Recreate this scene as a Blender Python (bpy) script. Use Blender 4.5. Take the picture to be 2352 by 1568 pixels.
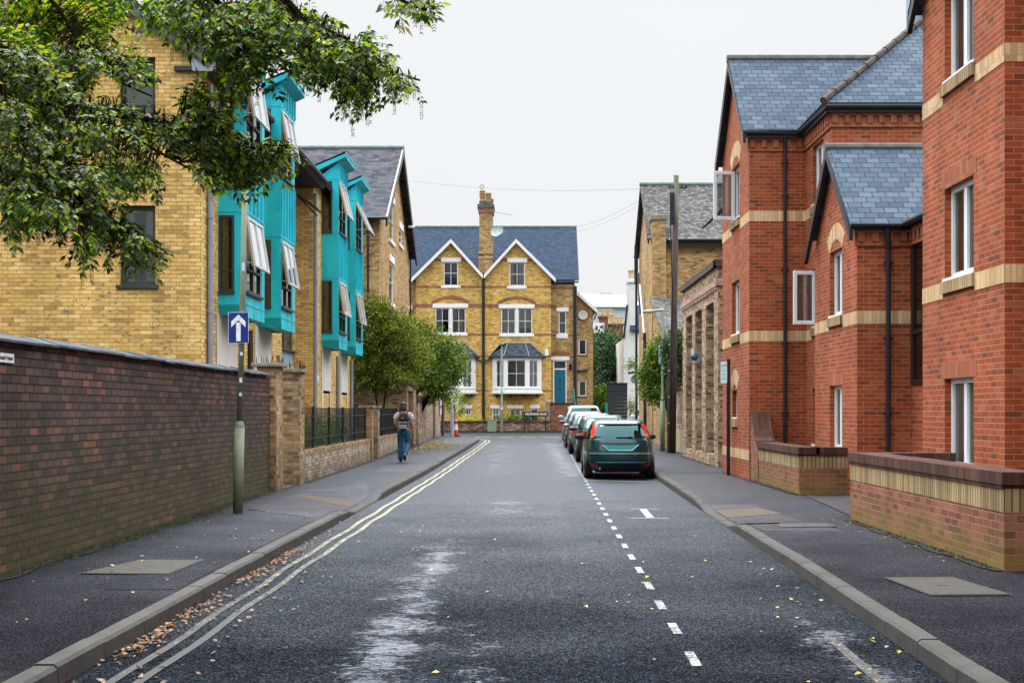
import bpy, bmesh, math, random
from math import radians, sin, cos, pi, sqrt
from mathutils import Vector, Matrix
random.seed(7)
for o in list(bpy.data.objects): bpy.data.objects.remove(o)
SC = bpy.context.scene
COL = SC.collection
# ---------------------------------------------------------------- camera
F = 3100.0; CX = 1208.0; CY = 942.0; EYE = 1.66      # photo measured on a 2352 x 1568 grid
cam = bpy.data.cameras.new('camera'); camo = bpy.data.objects.new('camera', cam); COL.objects.link(camo)
camo.location = (0, 0, EYE); camo.rotation_euler = (radians(90), 0, 0)
cam.sensor_width = 36; cam.lens = 36 * F / 2352
cam.shift_x = -(CX - 1176) / 2352; cam.shift_y = (CY - 784) / 2352
cam.clip_start = 0.05; cam.clip_end = 2000
SC.camera = camo
# ---------------------------------------------------------------- sky, sun, exposure
SUN_EL, SUN_AZ = 60.0, -22.0     # azimuth from +Y towards +X
W = bpy.data.worlds.new('World'); SC.world = W; W.use_nodes = True
nt = W.node_tree; nt.nodes.clear()
def wn(t): return nt.nodes.new(t)
out = wn('ShaderNodeOutputWorld'); bg = wn('ShaderNodeBackground'); nt.links.new(bg.outputs[0], out.inputs[0])
sky = wn('ShaderNodeTexSky'); sky.sky_type = 'NISHITA'; sky.sun_disc = False
sky.sun_elevation = radians(SUN_EL); sky.sun_rotation = radians(SUN_AZ); sky.dust_density = 4; sky.air_density = 1
tc = wn('ShaderNodeTexCoord'); sep = wn('ShaderNodeSeparateXYZ'); nt.links.new(tc.outputs['Generated'], sep.inputs[0])
rp = wn('ShaderNodeValToRGB'); rp.color_ramp.interpolation = 'EASE'
el = rp.color_ramp.elements
el[0].position = 0.0; el[0].color = (4.7, 4.78, 4.9, 1)
el[1].position = 0.31; el[1].color = (4.85, 4.92, 5.02, 1)
e = el.new(0.41); e.color = (17, 17.3, 17.8, 1)
e = el.new(0.6); e.color = (27, 27.6, 28.4, 1)
e = el.new(1.0); e.color = (28, 28.8, 30, 1)
nt.links.new(sep.outputs['Z'], rp.inputs[0])
# overcast brightens a little towards the hidden sun (beyond the end of the street)
mr = wn('ShaderNodeMapRange'); mr.inputs[1].default_value = -1; mr.inputs[2].default_value = 0.9; mr.inputs[3].default_value = 0.62; mr.inputs[4].default_value = 1.0
nt.links.new(sep.outputs['Y'], mr.inputs[0])
cn = wn('ShaderNodeTexNoise'); cn.inputs['Scale'].default_value = 1.6; cn.inputs['Detail'].default_value = 3
cr = wn('ShaderNodeMapRange'); cr.inputs[3].default_value = 0.88; cr.inputs[4].default_value = 1.05
nt.links.new(tc.outputs['Generated'], cn.inputs['Vector']); nt.links.new(cn.outputs[0], cr.inputs[0])
m1 = wn('ShaderNodeMath'); m1.operation = 'MULTIPLY'; nt.links.new(mr.outputs[0], m1.inputs[0]); nt.links.new(cr.outputs[0], m1.inputs[1])
vm = wn('ShaderNodeVectorMath'); vm.operation = 'SCALE'; nt.links.new(rp.outputs[0], vm.inputs[0]); nt.links.new(m1.outputs[0], vm.inputs['Scale'])
mx = wn('ShaderNodeMix'); mx.data_type = 'RGBA'; mx.inputs['Factor'].default_value = 0.06
nt.links.new(vm.outputs[0], mx.inputs['A']); nt.links.new(sky.outputs[0], mx.inputs['B'])
nt.links.new(mx.outputs['Result'], bg.inputs[0]); bg.inputs[1].default_value = 0.105
sl = bpy.data.lights.new('sun', 'SUN'); sl.energy = 1.5; sl.angle = radians(18); sl.color = (1, .96, .9)
so = bpy.data.objects.new('sun', sl); COL.objects.link(so)
az = radians(SUN_AZ); ee = radians(SUN_EL)
sd = Vector((sin(az) * cos(ee), cos(az) * cos(ee), sin(ee)))
so.rotation_euler = sd.to_track_quat('Z', 'Y').to_euler(); so.location = (0, 30, 40)
SC.view_settings.view_transform = 'Standard'; SC.view_settings.look = 'None'
SC.view_settings.exposure = 0.85; SC.view_settings.gamma = 1.0
SC.render.engine = 'CYCLES'
SC.render.resolution_x = 1024; SC.render.resolution_y = 682

# ---------------------------------------------------------------- materials
MATS = {}
class N:
    def __init__(s, name):
        s.m = bpy.data.materials.new(name); s.m.use_nodes = True; s.t = s.m.node_tree; s.t.nodes.clear()
        s.o = s.n('ShaderNodeOutputMaterial'); s.b = s.n('ShaderNodeBsdfPrincipled'); s.l(s.b.outputs[0], s.o.inputs[0])
    def n(s, t): return s.t.nodes.new(t)
    def l(s, a, b): s.t.links.new(a, b)
    def noise(s, scale, detail=3, vec=None, rough=.5):
        q = s.n('ShaderNodeTexNoise'); q.inputs['Scale'].default_value = scale; q.inputs['Detail'].default_value = detail; q.inputs['Roughness'].default_value = rough
        if vec: s.l(vec, q.inputs['Vector'])
        return q.outputs[0]
    def pos(s): return s.n('ShaderNodeNewGeometry').outputs['Position']
    def uv(s): return s.n('ShaderNodeTexCoord').outputs['UV']
    def scl(s, vec, v):
        q = s.n('ShaderNodeVectorMath'); q.operation = 'MULTIPLY'; s.l(vec, q.inputs[0]); q.inputs[1].default_value = v; return q.outputs[0]
    def rng(s, f, a, b, c, d):
        q = s.n('ShaderNodeMapRange'); q.inputs[1].default_value = a; q.inputs[2].default_value = b; q.inputs[3].default_value = c; q.inputs[4].default_value = d
        s.l(f, q.inputs[0]); return q.outputs[0]
    def ramp(s, f, stops, interp='LINEAR'):
        q = s.n('ShaderNodeValToRGB'); q.color_ramp.interpolation = interp; e = q.color_ramp.elements
        e[0].position, e[0].color = stops[0][0], (*stops[0][1], 1)
        e[1].position, e[1].color = stops[-1][0], (*stops[-1][1], 1)
        for p, c in stops[1:-1]:
            k = e.new(p); k.color = (*c, 1)
        s.l(f, q.inputs[0]); return q.outputs[0]
    def mix(s, f, a, b, mode='MIX'):
        q = s.n('ShaderNodeMix'); q.data_type = 'RGBA'; q.blend_type = mode; q.clamp_factor = True
        for v, i in ((f, 'Factor'), (a, 'A'), (b, 'B')):
            if isinstance(v, (int, float)): q.inputs[i].default_value = v
            elif isinstance(v, tuple): q.inputs[i].default_value = (*v, 1)
            else: s.l(v, q.inputs[i])
        return q.outputs['Result']
    def math(s, op, a, b=0.0):
        q = s.n('ShaderNodeMath'); q.operation = op
        for v, i in ((a, 0), (b, 1)):
            if isinstance(v, (int, float)): q.inputs[i].default_value = v
            else: s.l(v, q.inputs[i])
        return q.outputs[0]
    def gray(s, f):
        q = s.n('ShaderNodeCombineColor')
        for i in range(3): s.l(f, q.inputs[i])
        return q.outputs[0]
    def bump(s, h, dist=.01, st=1.0):
        q = s.n('ShaderNodeBump'); q.inputs['Distance'].default_value = dist; q.inputs['Strength'].default_value = st
        s.l(h, q.inputs['Height']); s.l(q.outputs[0], s.b.inputs['Normal'])
    def col(s, c):
        if isinstance(c, tuple): s.b.inputs['Base Color'].default_value = (*c, 1)
        else: s.l(c, s.b.inputs['Base Color'])
    def set(s, **k):
        for a, v in k.items():
            i = s.b.inputs[a.replace('_', ' ')]
            if isinstance(v, (int, float)): i.default_value = v
            elif isinstance(v, tuple): i.default_value = v
            else: s.l(v, i)
    def done(s, key): MATS[key] = s.m; return s.m

def plain(key, c, rough=.6, var=.12, scale=3.0, metal=0.0, spec=.4, bump=0.0):
    q = N(key); p = q.pos()
    f = q.rng(q.noise(scale, 4, p), .3, .7, 1 - var, 1 + var)
    q.col(q.mix(1.0, c, q.gray(f), 'MULTIPLY')); q.set(Roughness=rough, Metallic=metal)
    q.b.inputs['Specular IOR Level'].default_value = spec
    if bump: q.bump(q.noise(scale * 12, 3, p), bump)
    return q.done(key)

def brick(key, stops, mortar, w=.225, h=.075, ms=.006, rough=.88, off=.5, stain=None, weather=(.8, 1.15), bumpd=.006, spots=None, freq=2):
    q = N(key); uv = q.uv(); p = q.pos()
    b = q.n('ShaderNodeTexBrick'); b.offset = off; b.offset_frequency = freq; b.squash = 1
    q.l(uv, b.inputs['Vector']); b.inputs['Scale'].default_value = 1
    b.inputs['Color1'].default_value = (0, 0, 0, 1); b.inputs['Color2'].default_value = (1, 1, 1, 1); b.inputs['Mortar'].default_value = (.5, .5, .5, 1)
    b.inputs['Mortar Size'].default_value = ms; b.inputs['Mortar Smooth'].default_value = .15; b.inputs['Bias'].default_value = 0
    b.inputs['Brick Width'].default_value = w; b.inputs['Row Height'].default_value = h
    base = q.ramp(b.outputs['Color'], stops)
    if spots:      # dark burnt marks on single bricks
        sp = q.noise(9, 2, q.scl(p, (1, 1, 1.6))); f = q.rng(sp, .58, .70, 0, spots[1])
        base = q.mix(f, base, spots[0])
    g = q.rng(q.noise(60, 3, p), .3, .7, .86, 1.14)
    base = q.mix(1.0, base, q.gray(g), 'MULTIPLY')
    c = q.mix(b.outputs['Fac'], base, mortar)
    wv = q.rng(q.noise(.7, 4, p, .6), .3, .7, *weather)
    sk = q.rng(q.noise(2.6, 5, q.scl(p, (1, 1, .10)), .65), .35, .7, 1.06, .80); c = q.mix(1.0, c, q.gray(sk), 'MULTIPLY')
    c = q.mix(1.0, c, q.gray(wv), 'MULTIPLY')
    if stain:      # (colour, z0, z1, amount): growth that fades upward between z0 and z1
        sep = q.n('ShaderNodeSeparateXYZ'); q.l(p, sep.inputs[0])
        zz = q.math('ADD', sep.outputs['Z'], q.rng(q.noise(2.2, 4, p), 0, 1, -.35, .35))
        f = q.rng(zz, stain[1], stain[2], stain[3], 0)
        f = q.math('MULTIPLY', f, q.rng(q.noise(14, 3, p), .3, .65, .35, 1))
        c = q.mix(f, c, stain[0])
    q.col(c); q.set(Roughness=rough); q.b.inputs['Specular IOR Level'].default_value = .3
    hgt = q.math('ADD', q.math('MULTIPLY', b.outputs['Fac'], -1.0), q.math('MULTIPLY', q.noise(45, 3, p), .35))
    q.bump(hgt, bumpd)
    return q.done(key)

brick('yellow_new', [(0, (.44, .27, .09)), (.2, (.60, .38, .12)), (.6, (.74, .47, .14)), (1, (.82, .58, .23))], (.38, .24, .085), spots=((.17, .115, .08), .75), weather=(.85, 1.1))
brick('yellow_pier', [(0, (.14, .085, .05)), (.3, (.30, .19, .10)), (.7, (.42, .27, .14)), (1, (.50, .36, .20))], (.30, .23, .15), spots=((.12, .09, .07), .7), stain=((.05, .05, .03), .1, .8, .8))
brick('yellow_low', [(0, (.22, .16, .11)), (.4, (.36, .27, .18)), (1, (.52, .43, .32))], (.22, .18, .13), stain=((.045, .045, .03), .1, .55, .9))
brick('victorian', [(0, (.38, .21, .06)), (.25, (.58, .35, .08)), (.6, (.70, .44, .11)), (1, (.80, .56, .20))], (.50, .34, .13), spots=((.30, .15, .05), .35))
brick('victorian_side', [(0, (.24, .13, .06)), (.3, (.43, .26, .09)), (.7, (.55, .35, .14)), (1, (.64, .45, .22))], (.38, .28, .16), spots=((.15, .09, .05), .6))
brick('old_brick', [(0, (.18, .10, .07)), (.35, (.38, .25, .17)), (.7, (.50, .36, .25)), (1, (.60, .50, .40))], (.40, .33, .25), spots=((.10, .07, .06), .6), stain=((.06, .055, .03), .2, .9, .6))
brick('pink_brick', [(0, (.34, .19, .15)), (.5, (.48, .29, .23)), (1, (.58, .38, .31))], (.46, .34, .28), stain=((.07, .05, .03), .3, .9, .6))
brick('slot_brick', [(0, (.10, .06, .04)), (.3, (.33, .20, .12)), (.65, (.46, .31, .19)), (1, (.60, .44, .29))], (.42, .33, .24), spots=((.10, .06, .04), .8))
brick('red_new', [(0, (.17, .05, .025)), (.15, (.27, .055, .018)), (.7, (.36, .072, .022)), (.9, (.38, .095, .035)), (1, (.34, .13, .075))], (.44, .22, .12), weather=(.85, 1.12))
brick('red_low', [(0, (.13, .05, .04)), (.4, (.23, .075, .045)), (1, (.33, .125, .075))], (.34, .21, .12), stain=((.16, .14, .03), .1, .62, .95))
brick('red_garden', [(0, (.09, .05, .04)), (.4, (.20, .10, .07)), (.8, (.34, .21, .15)), (1, (.52, .40, .31))], (.20, .15, .12))
brick('dark_wall', [(0, (.042, .029, .027)), (.4, (.080, .050, .043)), (.8, (.125, .072, .058)), (.95, (.17, .078, .058)), (1, (.27, .10, .06))], (.010, .009, .008), ms=.009, w=.225, h=.083, stain=((.06, .062, .020), .3, 1.9, .7), weather=(.55, 1.0), bumpd=.012)
brick('beige_soldier', [(0, (.50, .32, .15)), (.5, (.66, .45, .23)), (1, (.74, .54, .32))], (.50, .35, .20), w=.075, h=.6, off=0)
brick('beige_stained', [(0, (.27, .175, .08)), (.5, (.42, .29, .14)), (1, (.52, .38, .20))], (.10, .08, .05), w=.075, h=.6, off=0, ms=.008, weather=(.7, 1.15))
brick('red_soldier', [(0, (.27, .075, .035)), (.5, (.34, .10, .045)), (1, (.40, .14, .075))], (.32, .15, .09), w=.075, h=.6, off=0, ms=.004)
brick('red_coping', [(0, (.055, .024, .018)), (.5, (.095, .038, .027)), (1, (.15, .06, .04))], (.05, .035, .025), w=.075, h=.6, off=0, ms=.006, weather=(.6, 1.25))
brick('band_red', [(0, (.14, .05, .03)), (.5, (.28, .09, .05)), (1, (.38, .15, .08))], (.36, .23, .14), w=.12, h=.075, ms=.009)

def slate(key, stops, gap, w=.24, h=.165, moss=None, rough=.8):
    q = N(key); uv = q.uv(); p = q.pos()
    b = q.n('ShaderNodeTexBrick'); b.offset = .5; q.l(uv, b.inputs['Vector']); b.inputs['Scale'].default_value = 1
    b.inputs['Color1'].default_value = (0, 0, 0, 1); b.inputs['Color2'].default_value = (1, 1, 1, 1)
    b.inputs['Mortar Size'].default_value = .009; b.inputs['Mortar Smooth'].default_value = .1; b.inputs['Brick Width'].default_value = w; b.inputs['Row Height'].default_value = h
    c = q.ramp(b.outputs['Color'], stops)
    c = q.mix(1.0, c, q.gray(q.rng(q.noise(25, 4, p), .3, .7, .85, 1.15)), 'MULTIPLY')
    c = q.mix(b.outputs['Fac'], c, gap)
    if moss:
        f = q.rng(q.noise(moss[1], 4, p, .65), moss[2], moss[2] + .12, 0, moss[3]); c = q.mix(f, c, moss[0])
    q.col(c); q.set(Roughness=rough); q.b.inputs['Specular IOR Level'].default_value = .10
    # each slate tips up toward its lower edge
    sep = q.n('ShaderNodeSeparateXYZ'); q.l(uv, sep.inputs[0])
    saw = q.math('FRACT', q.math('DIVIDE', sep.outputs['Y'], h))
    hh = q.math('ADD', q.math('MULTIPLY', saw, -.5), q.math('MULTIPLY', b.outputs['Fac'], -.5))
    hh = q.math('ADD', hh, q.math('MULTIPLY', q.noise(30, 3, p), .3))
    q.bump(hh, .012)
    return q.done(key)
slate('slate_blue', [(0, (.050, .075, .112)), (.5, (.070, .100, .14)), (1, (.098, .132, .172))], (.03, .04, .05))
slate('slate_navy', [(0, (.024, .042, .074)), (.5, (.032, .054, .092)), (1, (.044, .070, .112))], (.02, .03, .05))
slate('slate_old', [(0, (.016, .018, .028)), (.4, (.035, .043, .062)), (1, (.07, .082, .105))], (.04, .04, .045), w=.3, h=.2, moss=((.13, .085, .055), 1.8, .55, .65))
slate('slate_moss', [(0, (.045, .045, .045)), (.5, (.11, .11, .115)), (1, (.21, .21, .215))], (.05, .045, .04), w=.16, h=.11, moss=((.075, .07, .05), 5, .5, .8))
slate('slate_dark', [(0, (.035, .045, .06)), (1, (.08, .10, .13))], (.015, .02, .025))
slate('coping_slate', [(0, (.045, .058, .078)), (.5, (.08, .098, .12)), (1, (.125, .14, .15))], (.06, .07, .08), w=.45, h=2, moss=((.10, .10, .07), 3, .55, .5))

def teal():
    q = N('teal_copper'); p = q.pos()
    n = q.noise(1.7, 5, q.scl(p, (1, 1, .5)), .6); n2 = q.noise(9, 4, p)
    c = q.ramp(n, [(.3, (.0, .33, .42)), (.5, (.0, .47, .56)), (.72, (.01, .58, .66))])
    c = q.mix(q.rng(n2, .56, .75, 0, .35), c, (.01, .17, .19))
    q.col(c); q.set(Roughness=.55); q.bump(n2, .004); q.done('teal_copper')
teal()
plain('white_trim', (.82, .82, .81), .5, .04)
plain('white_upvc', (.80, .83, .85), .35, .03)
plain('render_white', (.62, .60, .55), .85, .10, 2)
plain('house_white', (.72, .72, .70), .85, .08, 2)
plain('ground_render', (.47, .42, .24), .85, .12, 2)
plain('dark_green_frame', (.028, .04, .032), .45, .15)
plain('grey_green_frame', (.09, .15, .12), .45, .1)
plain('alu_frame', (.55, .58, .58), .35, .06, metal=.3)
plain('wood', (.36, .19, .07), .6, .25, 8)
plain('grey_pipe', (.25, .28, .33), .45, .08)
plain('black_pipe', (.016, .016, .019), .35, .15)
plain('black_metal', (.012, .016, .022), .4, .15)
plain('dark_soffit', (.045, .038, .036), .7, .1)
plain('brown_frame', (.022, .012, .009), .5, .2)
plain('blue_panel', (.25, .36, .45), .5, .06)
plain('post_green', (.17, .20, .13), .5, .15, 5)
plain('post_pale_green', (.30, .38, .28), .5, .12, 5)
plain('post_grey', (.38, .46, .52), .45, .08)
plain('cabinet_green', (.22, .30, .19), .5, .08)
plain('sign_blue', (.006, .03, .20), .35, .12, 8)
plain('sign_white', (.72, .74, .76), .4, .22, 22)
plain('sign_plate', (.55, .66, .72), .35, .08, 20)
plain('sign_grey', (.22, .25, .27), .5, .08)
plain('stone_cap', (.22, .20, .165), .9, .3, 9, bump=.004)
plain('terracotta', (.42, .25, .11), .8, .25, 6)
plain('pot_buff', (.52, .42, .25), .8, .2, 6)
plain('ridge_grey', (.10, .105, .10), .85, .35, 5, bump=.004)
plain('ridge_green', (.16, .22, .20), .85, .25, 5)
plain('ridge_brown', (.07, .055, .048), .85, .5, 6, bump=.004)
plain('door_blue', (.008, .14, .22), .35, .08)
plain('teal_paint', (.0, .30, .33), .5, .08)
plain('charcoal_timber', (.018, .022, .026), .7, .25, 6)
plain('industrial_blue', (.46, .58, .63), .5, .04)
plain('curtain_white', (.70, .72, .70), .9, .06, 6)
plain('curtain_grey', (.30, .34, .34), .9, .12, 6)
plain('curtain_green', (.27, .33, .20), .9, .12, 6)
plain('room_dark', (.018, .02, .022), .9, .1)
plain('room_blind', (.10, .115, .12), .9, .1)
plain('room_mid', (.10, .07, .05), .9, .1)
plain('cone_red', (.55, .045, .02), .5, .08)
plain('cone_white', (.75, .75, .72), .5, .08)
plain('alarm_white', (.8, .82, .82), .4, .04)
plain('glass_blue', (.02, .14, .26), .12, .05)
plain('bark', (.016, .013, .006), 1.0, .35, 12, bump=.01, spec=.0)
plain('soil', (.05, .045, .03), .95, .3, 6)
plain('inspection', (.055, .052, .046), .85, .22, 16, bump=.004)
plain('crack_black', (.004, .005, .006), .9, .2)
plain('iron_cover', (.035, .035, .038), .6, .2, 14)
plain('door_mat_concrete', (.085, .07, .05), .9, .15, 6)
plain('dish', (.50, .56, .58), .4, .05)

def wood_pole():
    q = N('pole_wood'); p = q.pos(); n = q.noise(6, 5, q.scl(p, (6, 6, .35)), .7)
    c = q.ramp(n, [(.3, (.022, .013, .011)), (.55, (.065, .045, .037)), (.8, (.15, .11, .09))])
    sep = q.n('ShaderNodeSeparateXYZ'); q.l(p, sep.inputs[0])
    c = q.mix(q.rng(sep.outputs['Z'], 8.2, 8.7, 0, .75), c, (.13, .15, .10))
    q.col(c); q.set(Roughness=.9); q.bump(n, .01); q.done('pole_wood')
wood_pole()

def glass(key, tint=(.9, .95, .95), refl=.9, body=.35):
    # thin window pane: sky reflection over a see-through body
    q = N(key); t = q.t
    q.t.nodes.remove(q.b)
    tr = q.n('ShaderNodeBsdfTransparent'); tr.inputs[0].default_value = (*[x * (1 - body) for x in tint], 1)
    gl = q.n('ShaderNodeBsdfGlossy'); gl.inputs['Roughness'].default_value = .03; gl.inputs[0].default_value = (*(refl if isinstance(refl, tuple) else (refl,) * 3), 1)
    fr = q.n('ShaderNodeFresnel'); fr.inputs[0].default_value = 2.1
    mx = q.n('ShaderNodeMixShader'); q.l(fr.outputs[0], mx.inputs[0]); q.l(tr.outputs[0], mx.inputs[1]); q.l(gl.outputs[0], mx.inputs[2])
    q.l(mx.outputs[0], q.o.inputs[0]); MATS[key] = q.m
glass('pane', body=.12)
glass('pane_sash', (.75, .8, .85), .95, .45)
glass('pane_dark', (.7, .75, .75), .8, .55)
glass('car_glass', (.15, .62, .62), (.28, .55, .58), .3)

def asphalt(key, base, wet, scale=1.0, rdry=.5):
    q = N(key); p = q.pos()
    agg = q.n('ShaderNodeTexVoronoi'); agg.inputs['Scale'].default_value = 88 if key == 'asphalt_road' else 150; q.l(p, agg.inputs['Vector'])
    sp = q.ramp(agg.outputs['Color'], [(0, tuple(x * .2 for x in base)), (.5, tuple(x * .8 for x in base)), (.72, tuple(x * 1.8 for x in base)), (.86, tuple(x * 5 for x in base)), (1, tuple(min(1, x * 14) for x in base))])
    big = q.noise(.8 * scale, 5, p, .6)
    c = q.mix(1.0, sp, q.gray(q.rng(big, .3, .7, .6, 1.4)), 'MULTIPLY')
    w1 = q.noise(1.3, 8, q.scl(p, (1.1, 1.0, 1)), .8)
    w2 = q.noise(13, 6, q.scl(p, (1, 1.3, 1)), .85)
    w = q.math('ADD', q.math('MULTIPLY', w1, .52), q.math('MULTIPLY', w2, .48))
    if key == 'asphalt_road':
        # worn wheel tracks hold a water film; its pale sky sheen goes into the colour
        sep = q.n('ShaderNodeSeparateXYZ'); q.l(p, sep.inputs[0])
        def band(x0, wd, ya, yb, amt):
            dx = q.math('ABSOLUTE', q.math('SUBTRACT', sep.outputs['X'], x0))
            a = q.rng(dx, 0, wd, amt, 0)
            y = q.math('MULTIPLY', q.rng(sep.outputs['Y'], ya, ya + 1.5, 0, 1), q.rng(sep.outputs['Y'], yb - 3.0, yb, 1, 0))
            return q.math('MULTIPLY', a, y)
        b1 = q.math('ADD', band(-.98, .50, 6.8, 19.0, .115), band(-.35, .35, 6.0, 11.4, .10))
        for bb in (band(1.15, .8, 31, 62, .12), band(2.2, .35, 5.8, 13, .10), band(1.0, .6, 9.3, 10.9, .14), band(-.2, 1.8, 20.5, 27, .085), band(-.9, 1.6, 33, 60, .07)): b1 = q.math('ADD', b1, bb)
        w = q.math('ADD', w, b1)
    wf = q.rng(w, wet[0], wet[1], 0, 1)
    sepc = q.n('ShaderNodeSeparateColor'); q.l(agg.outputs['Color'], sepc.inputs[0])
    chip = q.rng(sepc.outputs[0], .55, .95, 0, 1)
    # dark-near, bright-far tone put into the gloss: dull close by, shinier farther on
    spp = q.n('ShaderNodeSeparateXYZ'); q.l(p, spp.inputs[0])
    far_gloss = q.rng(q.math('ADD', spp.outputs['Y'], q.rng(q.noise(.5, 4, p), .3, .7, -3, 3)), 8, 25, 0, 1)
    rr = q.math('ADD', .78, q.math('MULTIPLY', far_gloss, rdry - .78))
    dry = q.math('ADD', q.math('ADD', rr, .08), q.math('MULTIPLY', chip, -.20))
    q.set(Roughness=q.math('ADD', q.math('MULTIPLY', dry, q.math('SUBTRACT', 1.0, wf)), q.math('MULTIPLY', wf, .24)))
    q.l(q.math('MULTIPLY', q.math('ADD', .10, q.math('MULTIPLY', chip, .70)), q.math('ADD', .16, q.math('MULTIPLY', far_gloss, 1.7))), q.b.inputs['Specular IOR Level'])
    c = q.mix(q.math('MULTIPLY', wf, .8), c, (.19, .22, .275) if key == 'asphalt_road' else tuple(x * 1.5 for x in base))  # on the road, pale bluish sky sheen is mixed into the wet colour
    q.col(c); q.b.inputs['Specular Tint'].default_value = (.60, .77, 1, 1)
    q.set(Coat_Weight=q.math('MULTIPLY', wf, .9), Coat_Roughness=.26)
    h = q.math('MULTIPLY', q.math('ADD', agg.outputs['Distance'], q.math('MULTIPLY', q.noise(30, 3, p), .5)), q.rng(wf, 0, 1, 1, .15))
    q.bump(h, .005, 1.0)
    return q.done(key)
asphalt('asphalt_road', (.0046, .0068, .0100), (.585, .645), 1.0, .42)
asphalt('asphalt_path', (.0085, .0084, .0115), (.58, .72), 1.4, .42)
asphalt('asphalt_patch', (.030, .023, .027), (.60, .76), 1.4, .5)
asphalt('asphalt_old', (.0075, .0065, .0062), (.60, .74), 1.4, .6)
plain('foot_dirt_shade', (.012, .011, .006), .9, .5, 9)
def stone(key, c, stain=.5):
    q = N(key); p = q.pos(); n = q.noise(2.5, 5, p, .7); f = q.noise(55, 3, p)
    k = q.mix(1.0, c, q.gray(q.rng(f, .3, .7, .75, 1.25)), 'MULTIPLY')
    k = q.mix(q.rng(n, .45, .65, 0, stain), k, tuple(x * .35 for x in c))
    q.col(k); q.set(Roughness=.75); q.bump(f, .004); q.done(key)
stone('kerb_stone', (.045, .043, .039), .7)
stone('kerb_light', (.30, .29, .27))
def paint(key, c, wear, base=(.012, .014, .017)):
    q = N(key); p = q.pos()
    n = q.math('ADD', q.math('MULTIPLY', q.noise(5, 6, p, .8), .55), q.math('MULTIPLY', q.noise(45, 3, p), .45))
    sep = q.n('ShaderNodeSeparateXYZ'); q.l(p, sep.inputs[0])
    n = q.math('ADD', n, q.rng(sep.outputs['Y'], 8, 24, -wear, .02))
    q.col(q.mix(q.rng(n, .40, .47, 0, 1), base, c)); q.set(Roughness=.6); q.bump(q.noise(60, 3, p), .003); q.done(key)
paint('line_yellow', (.30, .285, .19), .20)
paint('line_white', (.33, .34, .33), .07)
paint('line_faint', (.30, .30, .29), -.0, (.02, .022, .025))
paint('line_ghost', (.34, .29, .16), .14)

def leafmat(key, stops, tl=.25, rough=.45):
    q = N(key); g = q.n('ShaderNodeNewGeometry')
    c = q.ramp(g.outputs['Random Per Island'], stops)
    c = q.mix(1.0, c, q.gray(q.rng(q.noise(1.3, 3, g.outputs['Position']), .3, .7, .65, 1.3)), 'MULTIPLY')
    q.col(c); q.set(Roughness=rough); q.b.inputs['Specular IOR Level'].default_value = .35
    tr = q.n('ShaderNodeBsdfTranslucent'); q.l(q.mix(1.0, c, (1.6, 1.7, .5), 'MULTIPLY'), tr.inputs[0])
    mx = q.n('ShaderNodeMixShader'); mx.inputs[0].default_value = tl
    q.l(q.b.outputs[0], mx.inputs[1]); q.l(tr.outputs[0], mx.inputs[2]); q.l(mx.outputs[0], q.o.inputs[0])
    MATS[key] = q.m
leafmat('leaf_maple', [(0, (.005, .016, .003)), (.42, (.016, .046, .005)), (.66, (.09, .18, .008)), (.96, (.30, .38, .014)), (1, (.40, .28, .02))], .38)
leafmat('leaf_shrub', [(0, (.014, .034, .004)), (.35, (.07, .115, .010)), (.7, (.18, .22, .022)), (1, (.38, .38, .07))], .38)
leafmat('leaf_bright', [(0, (.015, .045, .005)), (.45, (.06, .14, .012)), (.85, (.15, .24, .018)), (1, (.34, .30, .04))], .3)
leafmat('leaf_dark', [(0, (.008, .03, .015)), (.6, (.02, .07, .025)), (.9, (.05, .12, .03)), (1, (.16, .22, .04))], .2)
leafmat('leaf_seed', [(0, (.03, .06, .01)), (1, (.14, .18, .03))], .35, .8)
leafmat('leaf_hedge', [(0, (.012, .04, .008)), (.7, (.06, .17, .02)), (1, (.14, .30, .04))], .3)
leafmat('leaf_yellow', [(0, (.35, .33, .02)), (1, (.55, .50, .03))], .2)
leafmat('petal', [(0, (.55, .6, .35)), (1, (.78, .76, .55))], .2)
leafmat('litter_orange', [(0, (.07, .025, .01)), (.5, (.19, .07, .025)), (1, (.28, .15, .04))], .1)
leafmat('litter_yellow', [(0, (.28, .13, .04)), (.5, (.50, .36, .07)), (.8, (.55, .50, .12)), (1, (.30, .36, .08))], .1)
leafmat('moss', [(0, (.010, .010, .003)), (.6, (.03, .03, .006)), (1, (.09, .08, .012))], .1, .9)

def carpaint(key, c, flake=.5):
    q = N(key); p = q.pos(); q.col(c); q.set(Metallic=flake, Roughness=.3, Coat_Weight=.55, Coat_Roughness=.05)
    q.bump(q.noise(220, 2, p), .0004); q.done(key)
carpaint('paint_teal', (.001, .038, .05)); carpaint('paint_black', (.012, .013, .016), .3); carpaint('paint_silver', (.24, .26, .29), .6)
carpaint('paint_grey', (.04, .045, .055), .4); carpaint('paint_white', (.45, .47, .48), .1)
plain('plate_teal', (.0, .20, .21), .35, .03)
plain('chrome_teal', (.22, .42, .45), .2, .03, metal=.6)
plain('plastic_black', (.012, .012, .013), .5, .1)
plain('tyre', (.012, .012, .012), .8, .15)
plain('alloy', (.30, .31, .32), .35, .1, metal=.8)
plain('lamp_red', (.55, .02, .015), .15, .05); plain('lamp_orange', (.75, .16, .01), .15, .05); plain('lamp_dark_red', (.22, .01, .01), .2, .05)
plain('skin', (.45, .24, .17), .6, .05); plain('hair', (.045, .020, .014), .6, .3, 40); plain('denim', (.012, .075, .17), .85, .35, 12)
plain('bag_black', (.010, .011, .013), .8, .15); plain('shoe', (.01, .012, .014), .6, .1)
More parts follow.
